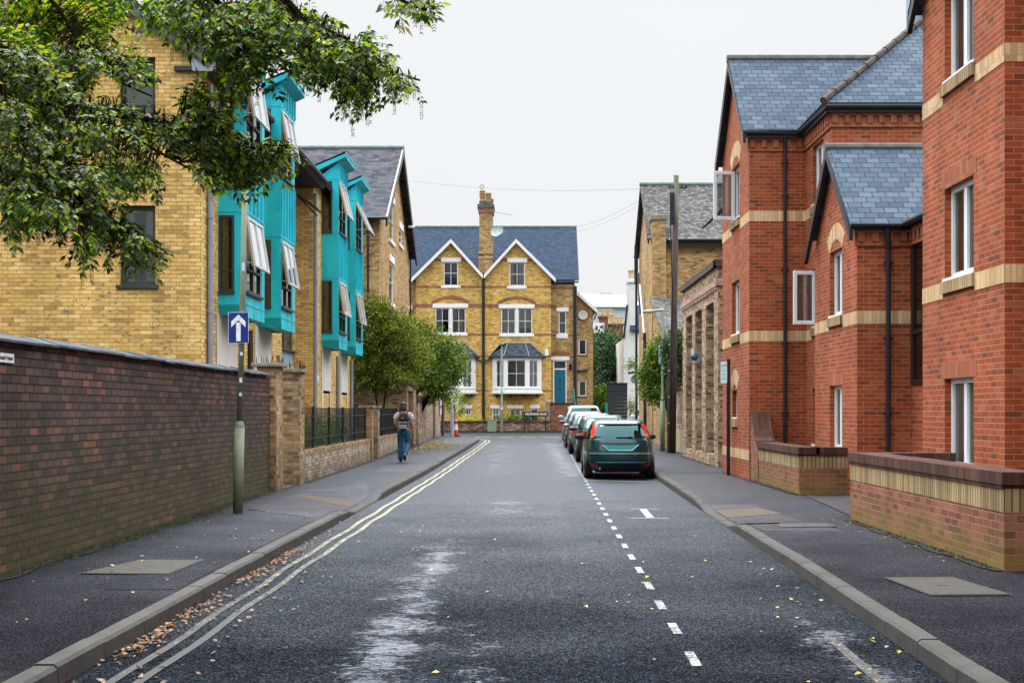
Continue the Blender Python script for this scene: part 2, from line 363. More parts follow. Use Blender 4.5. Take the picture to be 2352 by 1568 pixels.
def shirt():
    q = N('shirt'); p = q.pos(); v = q.n('ShaderNodeTexVoronoi'); v.inputs['Scale'].default_value = 30; q.l(p, v.inputs['Vector'])
    q.col(q.ramp(v.outputs['Color'], [(0, (.30, .10, .16)), (.4, (.45, .32, .38)), (.7, (.62, .60, .60)), (1, (.72, .72, .70))])); q.set(Roughness=.85); q.done('shirt')
shirt()
def check():
    q = N('bag_check'); c = q.n('ShaderNodeTexChecker'); q.l(q.scl(q.uv(), (1, 1, 1)), c.inputs['Vector']); c.inputs['Scale'].default_value = 36
    c.inputs['Color1'].default_value = (.45, .50, .52, 1); c.inputs['Color2'].default_value = (.04, .05, .06, 1); q.l(c.outputs[0], q.b.inputs['Base Color']); q.done('bag_check')
check()
plain('patch_pink', (.60, .20, .16), .7, .05)

# ---------------------------------------------------------------- geometry helpers
def smooth01(t): t = max(0, min(1, t)); return t * t * (3 - 2 * t)
def gz(y): return .36 * smooth01((y - 35) / 45.0)          # height of the carriageway along the street
PV = .12                                                     # kerb upstand
def at(px, py, y): return Vector(((px - CX) * y / F, y, EYE - (py - CY) * y / F))

class MB:
    def __init__(s): s.v = []; s.f = []; s.uv = None
    def quad(s, *pts):
        i = len(s.v); s.v += [Vector(p) for p in pts]; s.f.append(tuple(range(i, i + len(pts))))
    def box(s, x0, x1, y0, y1, z0, z1):
        s.obox(Vector((0, 0, 0)), Vector((1, 0, 0)), Vector((0, 1, 0)), x0, x1, y0, y1, z0, z1)
    def obox(s, o, u, n, u0, u1, d0, d1, z0, z1, dz=Vector((0, 0, 1))):
        i = len(s.v)
        for zz in (z0, z1):
            for uu, dd in ((u0, d0), (u1, d0), (u1, d1), (u0, d1)): s.v.append(o + u * uu + n * dd + dz * zz)
        fs = [(0, 3, 2, 1), (4, 5, 6, 7), (0, 1, 5, 4), (1, 2, 6, 5), (2, 3, 7, 6), (3, 0, 4, 7)]
        if (u.cross(n)).dot(dz) * (u1 - u0) * (d1 - d0) * (z1 - z0) < 0: fs = [f[::-1] for f in fs]
        s.f += [tuple(i + k for k in f) for f in fs]
    def tube(s, pts, r, seg=8, cap=True, r1=None):
        pts = [Vector(p) for p in pts]; n = len(pts); base = len(s.v)
        up = Vector((0, 0, 1))
        for k, p in enumerate(pts):
            d = (pts[min(k + 1, n - 1)] - pts[max(k - 1, 0)]).normalized()
            a = d.cross(up if abs(d.z) < .9 else Vector((1, 0, 0))).normalized(); b = d.cross(a)
            if isinstance(r, (list, tuple)): rr = r[k]
            else: rr = r if r1 is None else r + (r1 - r) * k / (n - 1)
            for j in range(seg):
                t = 2 * pi * j / seg; s.v.append(p + a * cos(t) * rr + b * sin(t) * rr)
        for k in range(n - 1):
            for j in range(seg):
                j2 = (j + 1) % seg; s.f.append((base + k * seg + j, base + (k + 1) * seg + j, base + (k + 1) * seg + j2, base + k * seg + j2))
        if cap:
            s.f.append(tuple(base + j for j in range(seg))); s.f.append(tuple(base + (n - 1) * seg + j for j in range(seg - 1, -1, -1)))
    def lathe(s, c, prof, seg=16, axis=Vector((0, 0, 1))):
        c = Vector(c); axis = axis.normalized(); a = axis.orthogonal().normalized(); b = axis.cross(a); base = len(s.v)
        for r, h in prof:
            for j in range(seg):
                t = 2 * pi * j / seg; s.v.append(c + axis * h + (a * cos(t) + b * sin(t)) * r)
        for k in range(len(prof) - 1):
            for j in range(seg):
                j2 = (j + 1) % seg; s.f.append((base + k * seg + j, base + k * seg + j2, base + (k + 1) * seg + j2, base + (k + 1) * seg + j))
    def slab(s, poly, t):
        # polygon thickened downward along its own normal
        poly = [Vector(p) for p in poly]; n = (poly[1] - poly[0]).cross(poly[2] - poly[0]).normalized()
        if n.z < 0: poly = poly[::-1]; n = -n
        low = [p - n * t for p in poly]; s.quad(*poly); s.quad(*low[::-1])
        for k in range(len(poly)):
            k2 = (k + 1) % len(poly); s.quad(poly[k], low[k], low[k2], poly[k2])
    def build(s, name, mat, parent=None, smooth=False, uvs=None, label=None, bevel=0):
        off = Vector(parent['_root']) if parent is not None and '_root' in parent else Vector((0, 0, 0))
        me = bpy.data.meshes.new(name); me.from_pydata([tuple(v - off) for v in s.v], [], s.f)
        uvl = me.uv_layers.new(name='UVMap')
        zup = Vector((0, 0, 1))
        for p in me.polygons:
            n = p.normal
            t = zup.cross(n)
            if t.length < .02: t = Vector((1, 0, 0)); b = Vector((0, 1, 0))
            else: t.normalize(); b = n.cross(t)
            for li in p.loop_indices:
                co = s.v[me.loops[li].vertex_index]
                uvl.data[li].uv = (co.dot(t), co.dot(b))
        if smooth:
            for p in me.polygons: p.use_smooth = True
        me.materials.append(MATS[mat] if isinstance(mat, str) else mat)
        o = bpy.data.objects.new(name, me); COL.objects.link(o)
        if parent is not None: o.parent = parent; o['_root'] = tuple(off)
        if label: o['label'] = label
        if bevel:
            md = o.modifiers.new('bevel', 'BEVEL'); md.width = bevel; md.segments = 2; md.limit_method = 'ANGLE'
        return o
def thing(name, label, cat, loc=(0, 0, 0), group=None):
    o = bpy.data.objects.new(name, None); COL.objects.link(o); o.location = loc; o.empty_display_size = .2
    o['label'] = label; o['category'] = cat; o['_root'] = tuple(loc)
    if group: o['group'] = group
    return o
def tag(o, label, cat, group=None, kind=None):
    if label: o['label'] = label
    if cat: o['category'] = cat
    if group: o['group'] = group
    if kind: o['kind'] = kind
    return o
def struct(o): o['kind'] = 'structure'; return o
def copy_tree(o, parent=None):
    c = o.copy(); COL.objects.link(c); c.parent = parent
    if parent is not None: c.matrix_parent_inverse = o.matrix_parent_inverse
    for ch in list(KIDS.get(o.name, [])): copy_tree(ch, c)
    return c
KIDS = {}
def index_kids():
    KIDS.clear()
    for o in bpy.data.objects:
        if o.parent: KIDS.setdefault(o.parent.name, []).append(o)

class Fac:      # a vertical wall plane: u along the wall, d outward, z up
    def __init__(s, a, b):
        s.a = Vector((a[0], a[1], 0)); d = Vector((b[0] - a[0], b[1] - a[1], 0)); s.L = d.length; s.u = d.normalized(); s.n = Vector((s.u.y, -s.u.x, 0))
    def p(s, u, d, z): return s.a + s.u * u + s.n * d + Vector((0, 0, z))
    def box(s, mb, u0, u1, d0, d1, z0, z1): mb.obox(s.a, s.u, s.n, u0, u1, d0, d1, z0, z1)
    def wall(s, mb, z0, z1, holes=(), depth=.1, prof=None, u0=0, u1=None, dd=0):
        """prof: list of (u, z) for the top edge; holes: (u0,u1,z0,z1)"""
        u1 = s.L if u1 is None else u1
        prof = prof or [(u0, z1), (u1, z1)]
        us = sorted({u0, u1, *[h[0] for h in holes], *[h[1] for h in holes], *[p[0] for p in prof if u0 <= p[0] <= u1]})
        zs = sorted({z0, *[h[2] for h in holes], *[h[3] for h in holes], max(p[1] for p in prof)})
        def top(u):
            for (a, za), (b, zb) in zip(prof, prof[1:]):
                if a - 1e-6 <= u <= b + 1e-6: return za + (zb - za) * (u - a) / (b - a)
            return z1
        for a, b in zip(us, us[1:]):
            ta, tb = top(a), top(b)
            for c, d in zip(zs, zs[1:]):
                m, k = (a + b) / 2, (c + d) / 2
                if any(h[0] < m < h[1] and h[2] < k < h[3] for h in holes): continue
                poly = [(a, c), (b, c), (b, d), (a, d)]
                res = []
                for i in range(4):
                    P, Q = poly[i], poly[(i + 1) % 4]
                    fp = ta + (tb - ta) * (P[0] - a) / (b - a) - P[1]; fq = ta + (tb - ta) * (Q[0] - a) / (b - a) - Q[1]
                    if fp >= -1e-7: res.append(P)
                    if (fp > 1e-7 and fq < -1e-7) or (fp < -1e-7 and fq > 1e-7):
                        t = fp / (fp - fq); res.append((P[0] + (Q[0] - P[0]) * t, P[1] + (Q[1] - P[1]) * t))
                if len(res) >= 3: mb.quad(*[s.p(u, dd, z) for u, z in res])
        for h in holes:
            a, b, c, d = h
            mb.quad(s.p(a, dd, c), s.p(a, dd, d), s.p(a, dd - depth, d), s.p(a, dd - depth, c))
            mb.quad(s.p(b, dd, c), s.p(b, dd - depth, c), s.p(b, dd - depth, d), s.p(b, dd, d))
            mb.quad(s.p(a, dd, d), s.p(b, dd, d), s.p(b, dd - depth, d), s.p(a, dd - depth, d))
            mb.quad(s.p(a, dd, c), s.p(a, dd - depth, c), s.p(b, dd - depth, c), s.p(b, dd, c))

def drape(F_, u0, u1, d, z0, z1, amp=.02, n=24, gather=None):
    mb = MB(); base = 0; w = u1 - u0
    for k in range(n + 1):
        t = k / n; u = u0 + w * t; dd = d + amp * sin(t * w * 55 + u0 * 7) 
        mb.v += [F_.p(u, dd, z0), F_.p(u + amp * .5 * sin(k), dd, z1)]
    for k in range(n): mb.f.append((2 * k, 2 * k + 2, 2 * k + 3, 2 * k + 1))
    return mb

def window(parent, F_, u0, u1, z0, z1, d=-.08, fm='white_upvc', fw=.055, cols=1, rows=1, curtain=None, room='room_dark', sill=None, sillmat=None, pane='pane', bars=.03, split=None, lower_dark=0, depth=.35, ft=.05, swing=False):
    """A window set in an opening: frame > pane, curtain, room, sill. d = front of the frame."""
    fr = MB()
    F_.box(fr, u0, u0 + fw, d - ft, d, z0, z1); F_.box(fr, u1 - fw, u1, d - ft, d, z0, z1)
    F_.box(fr, u0 + fw, u1 - fw, d - ft, d, z0, z0 + fw); F_.box(fr, u0 + fw, u1 - fw, d - ft, d, z1 - fw, z1)
    w = u1 - u0 - 2 * fw
    for i in range(1, cols):
        c = u0 + fw + w * i / cols; F_.box(fr, c - bars / 2, c + bars / 2, d - ft + .004, d - .003, z0 + fw, z1 - fw)
    hs = split if split else [z0 + fw + (z1 - z0 - 2 * fw) * i / rows for i in range(1, rows)]
    for c in hs: F_.box(fr, u0 + fw, u1 - fw, d - ft + .006, d - .001, c - bars / 2, c + bars / 2)
    fo = fr.build('window', fm, parent, bevel=.004)
    pm = MB(); pm.quad(F_.p(u0 + fw, d - ft + .01, z0 + fw), F_.p(u1 - fw, d - ft + .01, z0 + fw), F_.p(u1 - fw, d - ft + .01, z1 - fw), F_.p(u0 + fw, d - ft + .01, z1 - fw)); pm.build('pane', pane, fo)
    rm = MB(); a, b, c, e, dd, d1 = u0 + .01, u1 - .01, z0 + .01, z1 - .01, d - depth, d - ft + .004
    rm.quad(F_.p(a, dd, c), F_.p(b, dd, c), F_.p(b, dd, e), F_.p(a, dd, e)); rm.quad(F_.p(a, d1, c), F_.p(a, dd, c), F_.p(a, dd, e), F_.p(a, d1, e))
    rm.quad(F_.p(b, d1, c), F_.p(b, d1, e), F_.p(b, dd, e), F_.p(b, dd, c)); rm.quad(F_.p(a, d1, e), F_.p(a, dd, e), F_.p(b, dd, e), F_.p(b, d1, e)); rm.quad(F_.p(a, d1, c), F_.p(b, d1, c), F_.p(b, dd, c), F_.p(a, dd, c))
    rm.build('room_box', room, fo)  # added box, its dark colour stands in for the unlit room behind the pane
    if curtain:
        cm = curtain.get('mat', 'curtain_white'); lo = z0 + fw + curtain.get('lo', 0) * (z1 - z0)
        mb = MB()
        for (ca, cb) in curtain['spans']:
            q = drape(F_, u0 + fw + w * ca, u0 + fw + w * cb, d - .085, lo, z1 - fw * .5, amp=curtain.get('amp', .015))
            i = len(mb.v); mb.v += q.v; mb.f += [tuple(i + k for k in f) for f in q.f]
        mb.build('curtain', cm, fo, smooth=True)
    if sill:
        sm = MB(); F_.box(sm, u0 - sill[0], u1 + sill[0], d - ft, sill[1], z0 - sill[2], z0); sm.build('sill', sillmat or fm, fo, bevel=.004)
    return fo
def text_obj(s, size, mat, parent, loc, rot, name='lettering', extrude=.002, align='CENTER', sx=1.0, bold=.012, fit=None):
    cu = bpy.data.curves.new('txt', 'FONT'); cu.body = s; cu.size = size; cu.extrude = extrude; cu.align_x = align; cu.align_y = 'CENTER'; cu.offset = size * bold
    t = bpy.data.objects.new('txt', cu); COL.objects.link(t); bpy.context.view_layer.update()
    me = bpy.data.meshes.new_from_object(t.evaluated_get(bpy.context.evaluated_depsgraph_get()))
    bpy.data.objects.remove(t)
    me.name = name; me.materials.clear(); me.materials.append(MATS[mat]); o = bpy.data.objects.new(name, me); COL.objects.link(o)
    off = Vector(parent['_root']) if parent is not None else Vector((0, 0, 0))
    if fit: xs = [v.co.x for v in me.vertices]; sx = fit / (max(xs) - min(xs))
    o.parent = parent; M = Matrix.Translation(Vector(loc) - off) @ rot.to_4x4() @ Matrix.Diagonal((sx, 1, 1, 1))
    me.transform(M); return o

# ================================================================ SETTING
def interp(pl, y):
    for (a, x0), (b, x1) in zip(pl, pl[1:]):
        if a <= y <= b: return x0 + (x1 - x0) * (y - a) / (b - a)
    return pl[0][1] if y < pl[0][0] else pl[-1][1]
KL = [(-12, -2.86), (8, -2.81), (15, -2.80), (23, -2.72), (33, -2.6), (43, -2.5), (55, -2.25), (62.5, -2.12)]
KR = [(-12, 2.35), (8, 2.58), (14.2, 2.77), (21.7, 2.88), (33, 3.15), (45, 3.32), (60, 3.5), (64, 3.6)]
DROP_L, DROP_R = (21.6, 24.6), (19.2, 22.2)
def drop(y, dr):
    a, b = dr
    if y < a - .9 or y > b + .9: return 1
    if a <= y <= b: return .25
    return .25 + .75 * ((a - y) / .9 if y < a else (y - b) / .9)
def pav_z(x, y):
    L = x < 0; k0 = (-interp(KL, y) if L else interp(KR, y)); t = (abs(x) - k0 - .12) / 1.88
    e = gz(y) + PV * drop(y, DROP_L if L else DROP_R)
    return e + (gz(y) + PV + .03 - e) * max(0, min(1, t)) + (.012 if t > 1.4 else 0)
def kerb_path(pl, side):
    pts = []; y = -12
    while y < pl[-1][0]: pts.append((interp(pl, y), y)); y += .5
    x, y = pl[-1][1], pl[-1][0]
    R = 5.0
    for k in range(0, 11):
        a = k / 10 * pi / 2; pts.append((x + side * R * (1 - cos(a)), y + R * sin(a)))
    pts.append((x + side * 60, y + R + .3)); return pts
LP, RP = kerb_path(KL, -1), kerb_path(KR, 1)
ys = [-60, -30, -12] + [y for y in range(-8, 100, 2)] + [120, 160, 220, 400, 900]
mb = MB()
for a, b in zip(ys, ys[1:]): mb.quad((-400, a, gz(a) - .06), (400, a, gz(a) - .06), (400, b, gz(b) - .06), (-400, b, gz(b) - .06))
struct(mb.build('ground', 'soil'))
# carriageway: the street and the cross road at its end
mb = MB(); xs = [-60, -20, -8, -6, -4.5, -3.3, -2.0, 0, 2.0, 3.3, 4.5, 6, 8, 20, 60]
ys = [-12 + k for k in range(0, 76)] + [64 + .75 * k for k in range(1, 22)]
ys = [y for y in ys if y <= 79.6] + [79.6]; ys = sorted(set(ys))
for a, b in zip(ys, ys[1:]):
    if b <= 62: mb.quad((-3.0, a, gz(a)), (3.6, a, gz(a)), (3.6, b, gz(b)), (-3.0, b, gz(b)))
    else: mb.quad((-70, a, gz(a)), (70, a, gz(a)), (70, b, gz(b)), (-70, b, gz(b)))
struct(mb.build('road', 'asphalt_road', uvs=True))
# pavements: strips from the kerb line out under the buildings
def pave(path, side, name):
    mb = MB(); prev = None
    for x, y in path:
        # outward direction is x*side for the straight, fan outwards on the corner
        h = gz(y) + PV * (drop(y, DROP_L if side < 0 else DROP_R) if y < 60 else 1); far = (side * 30, min(y, 66.0), gz(min(y, 66.0)) + PV + (.05 if side > 0 else .04))
        mid = (x + side * 2.0, min(y, 67.2), gz(min(y, 67.2)) + PV + .03)
        cur = [(x + side * .12, y - (0.12 if y > 64 else 0), h), mid, far]
        if abs(mid[0]) > 29.5: break
        if prev:
            for k in range(2):
                q = [prev[k], prev[k + 1], cur[k + 1], cur[k]]
                mb.quad(*(q if side > 0 else q[::-1]))
        prev = cur
    return struct(mb.build(name, 'asphalt_path'))
def kerb(path, side, dr, name):
    # individual stones 0.915 m long with a chamfered top edge and open joints
    mb = MB(); d = [0]
    P = [Vector((x, y, 0)) for x, y in path]
    for a, b in zip(P, P[1:]): d.append(d[-1] + (b - a).length)
    def pt(s):
        for k in range(len(d) - 1):
            if d[k] <= s <= d[k + 1] + 1e-9:
                t = (s - d[k]) / max(1e-9, d[k + 1] - d[k]); return P[k].lerp(P[k + 1], t), (P[k + 1] - P[k]).normalized()
    s = 0; L = min(d[-1], 92)
    while s + .915 < L:
        a, da = pt(s + .005); b, db = pt(s + .91); s += .915
        jit = random.uniform(-.006, .006)
        ring = []
        for q, dq in ((a, da), (b, db)):
            nrm = Vector((side * dq.y, -side * dq.x, 0))
            z0 = gz(q.y); h = .13 * drop(q.y, dr) + jit * drop(q.y, dr)
            ring.append([q + Vector((0, 0, z0 - .12)), q + Vector((0, 0, z0 + h - .022)) + nrm * .012, q + nrm * .034 + Vector((0, 0, z0 + h)), q + nrm * .15 + Vector((0, 0, z0 + h)), q + nrm * .15 + Vector((0, 0, z0 - .12))])
        for k in range(4):
            f = [ring[0][k], ring[1][k], ring[1][k + 1], ring[0][k + 1]]
            mb.quad(*(f[::-1] if side > 0 else f))
        mb.quad(*ring[0]); mb.quad(*ring[1][::-1])
    return struct(mb.build(name, 'kerb_stone'))
struct_l = pave(LP, -1, 'pavement'); struct_r = pave(RP, 1, 'pavement')
kerb(LP, -1, DROP_L, 'kerb'); kerb(RP, 1, DROP_R, 'kerb')
mb = MB(); mb.box(-60, 60, 79.6, 79.74, .2, gz(79) + .10); struct(mb.build('kerb', 'kerb_stone'))
mb = MB(); mb.quad((-60, 79.74, gz(80) + .09), (60, 79.74, gz(80) + .09), (60, 82.5, gz(82) + .1), (-60, 82.5, gz(82) + .1)); struct(mb.build('pavement', 'asphalt_path'))
# resurfaced patches in the pavements (thin sheets of other tarmac)
def sheet(name, pts, mat, dz=.004, base=PV):
    bm = bmesh.new(); bm.faces.new([bm.verts.new((x, y, 0)) for x, y in pts])
    y0 = min(p[1] for p in pts); y1 = max(p[1] for p in pts); x0 = min(p[0] for p in pts); x1 = max(p[0] for p in pts)
    y = math.ceil(y0 * 2) / 2
    while y < y1: bmesh.ops.bisect_plane(bm, geom=bm.verts[:] + bm.edges[:] + bm.faces[:], plane_co=(0, y, 0), plane_no=(0, 1, 0)); y += .5
    x = math.ceil(x0 * 4) / 4
    while x < x1: bmesh.ops.bisect_plane(bm, geom=bm.verts[:] + bm.edges[:] + bm.faces[:], plane_co=(x, 0, 0), plane_no=(1, 0, 0)); x += .25
    for v in bm.verts: v.co.z = (pav_z(v.co.x, v.co.y) if base == PV else gz(v.co.y)) + dz
    bmesh.ops.recalc_face_normals(bm, faces=bm.faces[:])
    me = bpy.data.meshes.new(name); bm.to_mesh(me); bm.free(); me.materials.append(MATS[mat]); uvl = me.uv_layers.new(name='UVMap')
    for l in me.loops: c = me.vertices[l.vertex_index].co; uvl.data[l.index].uv = (c.x, c.y)
    o = bpy.data.objects.new(name, me); COL.objects.link(o); return struct(o)
sheet('pavement_patch', [(-2.97, 19.2), (-2.93, 25.2), (-3.5, 29.5), (-3.55, 27.5), (-4.2, 26.2), (-4.3, 20.8)], 'asphalt_patch', .004)
sheet('pavement_patch', [(-2.74, 33.2), (-2.66, 38.5), (-3.9, 37.2), (-3.7, 33)], 'asphalt_patch', .004)
sheet('pavement_patch', [(-2.94, 22.6), (-2.93, 23.4), (-4.1, 25.0), (-4.15, 24.2)], 'door_mat_concrete', .008)
sheet('pavement_patch', [(-3.0, 11.6), (-2.98, 18.6), (-3.9, 18.6), (-3.85, 15.2), (-3.6, 14.6), (-3.6, 11.5)], 'asphalt_path', .004)
sheet('pavement_patch', [(3.03, 17.2), (4.0, 16.9), (3.8, 22.5), (3.04, 22.6)], 'asphalt_patch', .004)
sheet('pavement_patch', [(3.06, 20.4), (3.9, 20.5), (3.75, 21.9), (3.06, 21.7)], 'door_mat_concrete', .008)
sheet('pavement_patch', [(3.4, 33), (4.7, 32.6), (4.6, 36.5), (3.4, 36.8)], 'asphalt_old', .004)
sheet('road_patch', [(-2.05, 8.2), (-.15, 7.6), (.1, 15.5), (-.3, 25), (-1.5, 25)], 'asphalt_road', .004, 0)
# dark wall-foot strips: gathered dirt, with contact shade put into the colour
def foot(x, y0, y1, side, w, name='pavement_dirt_shade'):
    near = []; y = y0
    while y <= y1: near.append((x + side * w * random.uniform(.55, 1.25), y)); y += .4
    sheet(name, [(x - side * .05, y0)] + near + [(x - side * .05, y1)], 'foot_dirt_shade', .010)
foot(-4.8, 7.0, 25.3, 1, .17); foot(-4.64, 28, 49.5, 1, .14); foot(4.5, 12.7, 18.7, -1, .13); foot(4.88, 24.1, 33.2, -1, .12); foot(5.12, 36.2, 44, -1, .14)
# entrance path between the two low walls on the right, and the step between the gate piers on the left
sheet('entrance_path', [(4.62, 18.75), (4.95, 24.1), (6.8, 24.1), (6.8, 18.95)], 'asphalt_patch', .012)
sheet('entrance_path', [(-4.62, 25.95), (-4.62, 27.35), (-6.0, 27.35), (-6.0, 25.95)], 'door_mat_concrete', .012)

def ribbon(pl, off, w, y0, y1, mb, dz=.006, wob=.0, step=.5):
    y = y0; prev = None; k = 0
    while y <= y1 + 1e-6:
        x = interp(pl, y) + off + wob * sin(y * 2.7) + random.uniform(-wob, wob) * .3; z = gz(y) + dz
        cur = ((x - w / 2, y, z), (x + w / 2, y, z))
        if prev: mb.quad(prev[0], prev[1], cur[1], cur[0])
        prev = cur; y += step
def ribbon_pts(P, w, mb, dz=.006):
    P = [Vector((x, y, 0)) for x, y in P]; prev = None
    for k, p in enumerate(P):
        d = (P[min(k + 1, len(P) - 1)] - P[max(k - 1, 0)]).normalized(); n = Vector((d.y, -d.x, 0))
        cur = [p - n * w / 2 + Vector((0, 0, gz(p.y) + dz)), p + n * w / 2 + Vector((0, 0, gz(p.y) + dz))]
        if prev: mb.quad(prev[0], prev[1], cur[1], cur[0])
        prev = cur
mb = MB()
for off in (.29, .46):
    P = [(interp(KL, y) + off + .015 * sin(y * 2.1), y) for y in [3 + .5 * k for k in range(int((62.4 - 3) * 2))]]
    x, y = KL[-1][1] + off, KL[-1][0]; R = 5 + off
    for k in range(1, 11):
        a = k / 10 * pi / 2; P.append((x - R * (1 - cos(a)), y + R * sin(a)))
    P.append((-30, y + R + .1)); ribbon_pts(P, .066, mb)
struct(mb.build('double_yellow_line', 'line_yellow'))
mb = MB(); y = 5.0
while y < 62:
    x = 1.0 + .0127 * y; L = .52; mb.quad((x - .034, y, gz(y) + .006), (x + .034, y, gz(y) + .006), (x + .034 + .0127 * L, y + L, gz(y) + .006), (x - .034 + .0127 * L, y + L, gz(y) + .006)); y += 1.25
struct(mb.build('parking_bay_line', 'line_white'))
mb = MB()
for yy, xa, xb in ((22.6, 1.75, 2.25), (20.7, 1.6, 2.2)): mb.quad((xa, yy, .007), (xb, yy, .007), (xb, yy + .08, .007), (xa, yy + .08, .007))
mb.quad((1.86, 20.82, .0072), (1.98, 20.82, .0072), (2.02, 22.6, .0072), (1.90, 22.6, .0072))
struct(mb.build('parking_bay_end_mark', 'line_faint'))
mb = MB(); mb.quad((1.4, 32.0, .007), (2.95, 31.2, .007), (2.95, 31.3, .007), (1.4, 32.1, .007)); struct(mb.build('parking_bay_end_line', 'line_ghost'))
mb = MB(); x = -2.6
while x < 3.0:
    mb.quad((x, 68.0, gz(68) + .007), (x + .8, 68.0, gz(68) + .007), (x + .8, 68.35, gz(68.35) + .007), (x, 68.35, gz(68.35) + .007)); x += 1.15
struct(mb.build('give_way_line', 'line_white'))
def crack(x0, y0, x1, y1, w=.012):
    mb = MB(); n = max(8, int(math.hypot(x1 - x0, y1 - y0) / .12)); jx = jy = 0; P = []
    for k in range(n + 1):
        jy = jy * .8 + random.uniform(-.02, .02); jx = jx * .8 + random.uniform(-.015, .015); t = k / n; P.append((x0 + (x1 - x0) * t + jx, y0 + (y1 - y0) * t + jy))
    ribbon_pts(P, w, mb, .0065); struct(mb.build('road_crack', 'crack_black'))
for q_ in ((-1.75, 13.4, -.9, 13.5), (-.4, 11.9, .9, 11.3), (1.1, 12.3, 2.4, 13.0), (-1.2, 9.2, .1, 9.0), (.75, 10.9, 1.5, 10.3), (-2.1, 17.6, 2.6, 16.9), (-2.3, 24.0, 2.7, 23.6), (1.3, 8.6, 2.1, 8.3), (-2.2, 20.4, .2, 20.9)): crack(*q_)
mb = MB(); ribbon(KR, -.42, .08, 5.6, 9.6, mb); ribbon(KR, -.25, .08, 5.6, 7.2, mb); struct(mb.build('faded_yellow_line', 'line_ghost'))

# ================================================================ RIGHT: RED BRICK FLATS
def band_wrap(parent, F_, u0, u1, z, mat='beige_soldier', h=.225, d=.006):
    mb = MB(); F_.box(mb, u0, u1, -.02, d, z, z + h); mb.build('brick_band', mat, parent)
def split_spans(spans, holes):
    out = spans
    for a, b in holes:
        nw = []
        for s0, s1 in out:
            if b <= s0 or a >= s1: nw.append((s0, s1)); continue
            if a > s0: nw.append((s0, a))
            if b < s1: nw.append((b, s1))
        out = nw
    return out
RB = thing('apartment_building', 'red brick flats with beige brick bands, slate gable roofs and white windows', 'building', (6.0, 22.0, .15))
def red_window(F_, u0, u1, z0, z1, arch=False, **k):
    w = window(RB, F_, u0, u1, z0, z1, d=-.09, cols=k.pop('cols', 2), fw=.07, bars=.12, curtain=k.pop('curtain', {'spans': [(.0, .36), (.62, 1)], 'mat': 'curtain_white'}), sill=(.04, .025, .04), **k)
    m = MB(); F_.box(m, u0 - .06, u1 + .06, -.02, .05, z0 - .21, z0 - .045); m.build('brick_sill', 'beige_stained', w)
    return w
def lintel(F_, u0, u1, z, parent, mat='red_soldier'):
    m = MB(); F_.box(m, u0 - .12, u1 + .12, -.01, .005, z, z + .225); m.build('lintel', mat, parent)
def arch(F_, u0, u1, z, parent, rise=.18, th=.23, mat='beige_soldier', d=.006, infill=None):
    # segmental arch ring over an opening whose springing is at z
    m = MB(); c = (u0 + u1) / 2; hw = (u1 - u0) / 2; R = (hw * hw + rise * rise) / (2 * rise); zc = z + rise - R; a0 = math.asin(hw / R); n = 10
    ring = []
    for k in range(n + 1):
        a = -a0 + 2 * a0 * k / n; ring.append(((c + R * sin(a), zc + R * cos(a)), (c + (R + th) * sin(a), zc + (R + th) * cos(a))))
    for (p, q), (p2, q2) in zip(ring, ring[1:]):
        m.quad(F_.p(p[0], d, p[1]), F_.p(p2[0], d, p2[1]), F_.p(q2[0], d, q2[1]), F_.p(q[0], d, q[1]))
        m.quad(F_.p(q[0], d, q[1]), F_.p(q2[0], d, q2[1]), F_.p(q2[0], -.01, q2[1]), F_.p(q[0], -.01, q[1]))
        m.quad(F_.p(p[0], d, p[1]), F_.p(p[0], -.09, p[1]), F_.p(p2[0], -.09, p2[1]), F_.p(p2[0], d, p2[1]))
    m.build('arch', mat, parent)
    return ring
A1 = Fac((4.85, 33.3), (4.85, 29.3)); A2 = Fac((4.85, 29.3), (6.07, 29.3))
R1 = Fac((6.07, 29.3), (6.07, 26.8)); M1 = Fac((6.07, 26.8), (13.0, 26.8))
B1 = Fac((5.74, 26.8), (5.74, 23.4)); B2 = Fac((5.74, 23.4), (6.68, 23.4))
R2 = Fac((6.68, 23.4), (6.68, 19.9)); C1 = Fac((5.85, 19.9), (5.85, 16.5)); C2 = Fac((5.85, 16.5), (6.09, 16.5)); C3 = Fac((6.09, 16.5), (6.09, 3.0))
A0 = Fac((12.0, 33.3), (4.85, 33.3))
zA = lambda u0, u1: None
# A block
ha = [(1.54, 2.66, 3.43, 4.64), (1.54, 2.66, 6.08, 7.30), (1.62, 2.30, 1.50, 2.12)]
m = MB(); A1.wall(m, 0, 7.68, ha, prof=[(0, 7.68), (2.0, 9.72), (4.0, 7.68)]); m.build('wall', 'red_new', RB)
m = MB(); A2.wall(m, 0, 7.62); m.build('wall', 'red_new', RB)
m = MB(); A0.wall(m, 0, 7.68); m.build('wall', 'red_new', RB)
m = MB(); R1.wall(m, 0, 7.62, [(.7, 1.75, .95, 2.12), (.7, 1.75, 3.43, 4.64), (.7, 1.75, 6.0, 7.22)]); m.build('wall', 'red_new', RB)
m = MB(); M1.wall(m, 0, 7.62); m.build('wall', 'red_new', RB)
for h in ha[:2]: w = red_window(A1, *h)
lintel(A1, ha[0][0], ha[0][1], 4.64, RB)
wA = window(RB, A1, *ha[2], d=-.09, cols=1, fw=.06, sill=(.04, .025, .04)); m = MB(); A1.box(m, 1.56, 2.36, -.02, .05, 1.28, 1.455); m.build('brick_sill', 'beige_stained', wA)
arch(A1, 1.62, 2.30, 2.12, RB, .14, .36); arch(A1, 1.54, 2.66, 7.30, RB, .22, .34)
for z in ((.7, 1.75, .95, 2.12), (.7, 1.75, 3.43, 4.64), (.7, 1.75, 6.0, 7.22)): red_window(R1, *z)
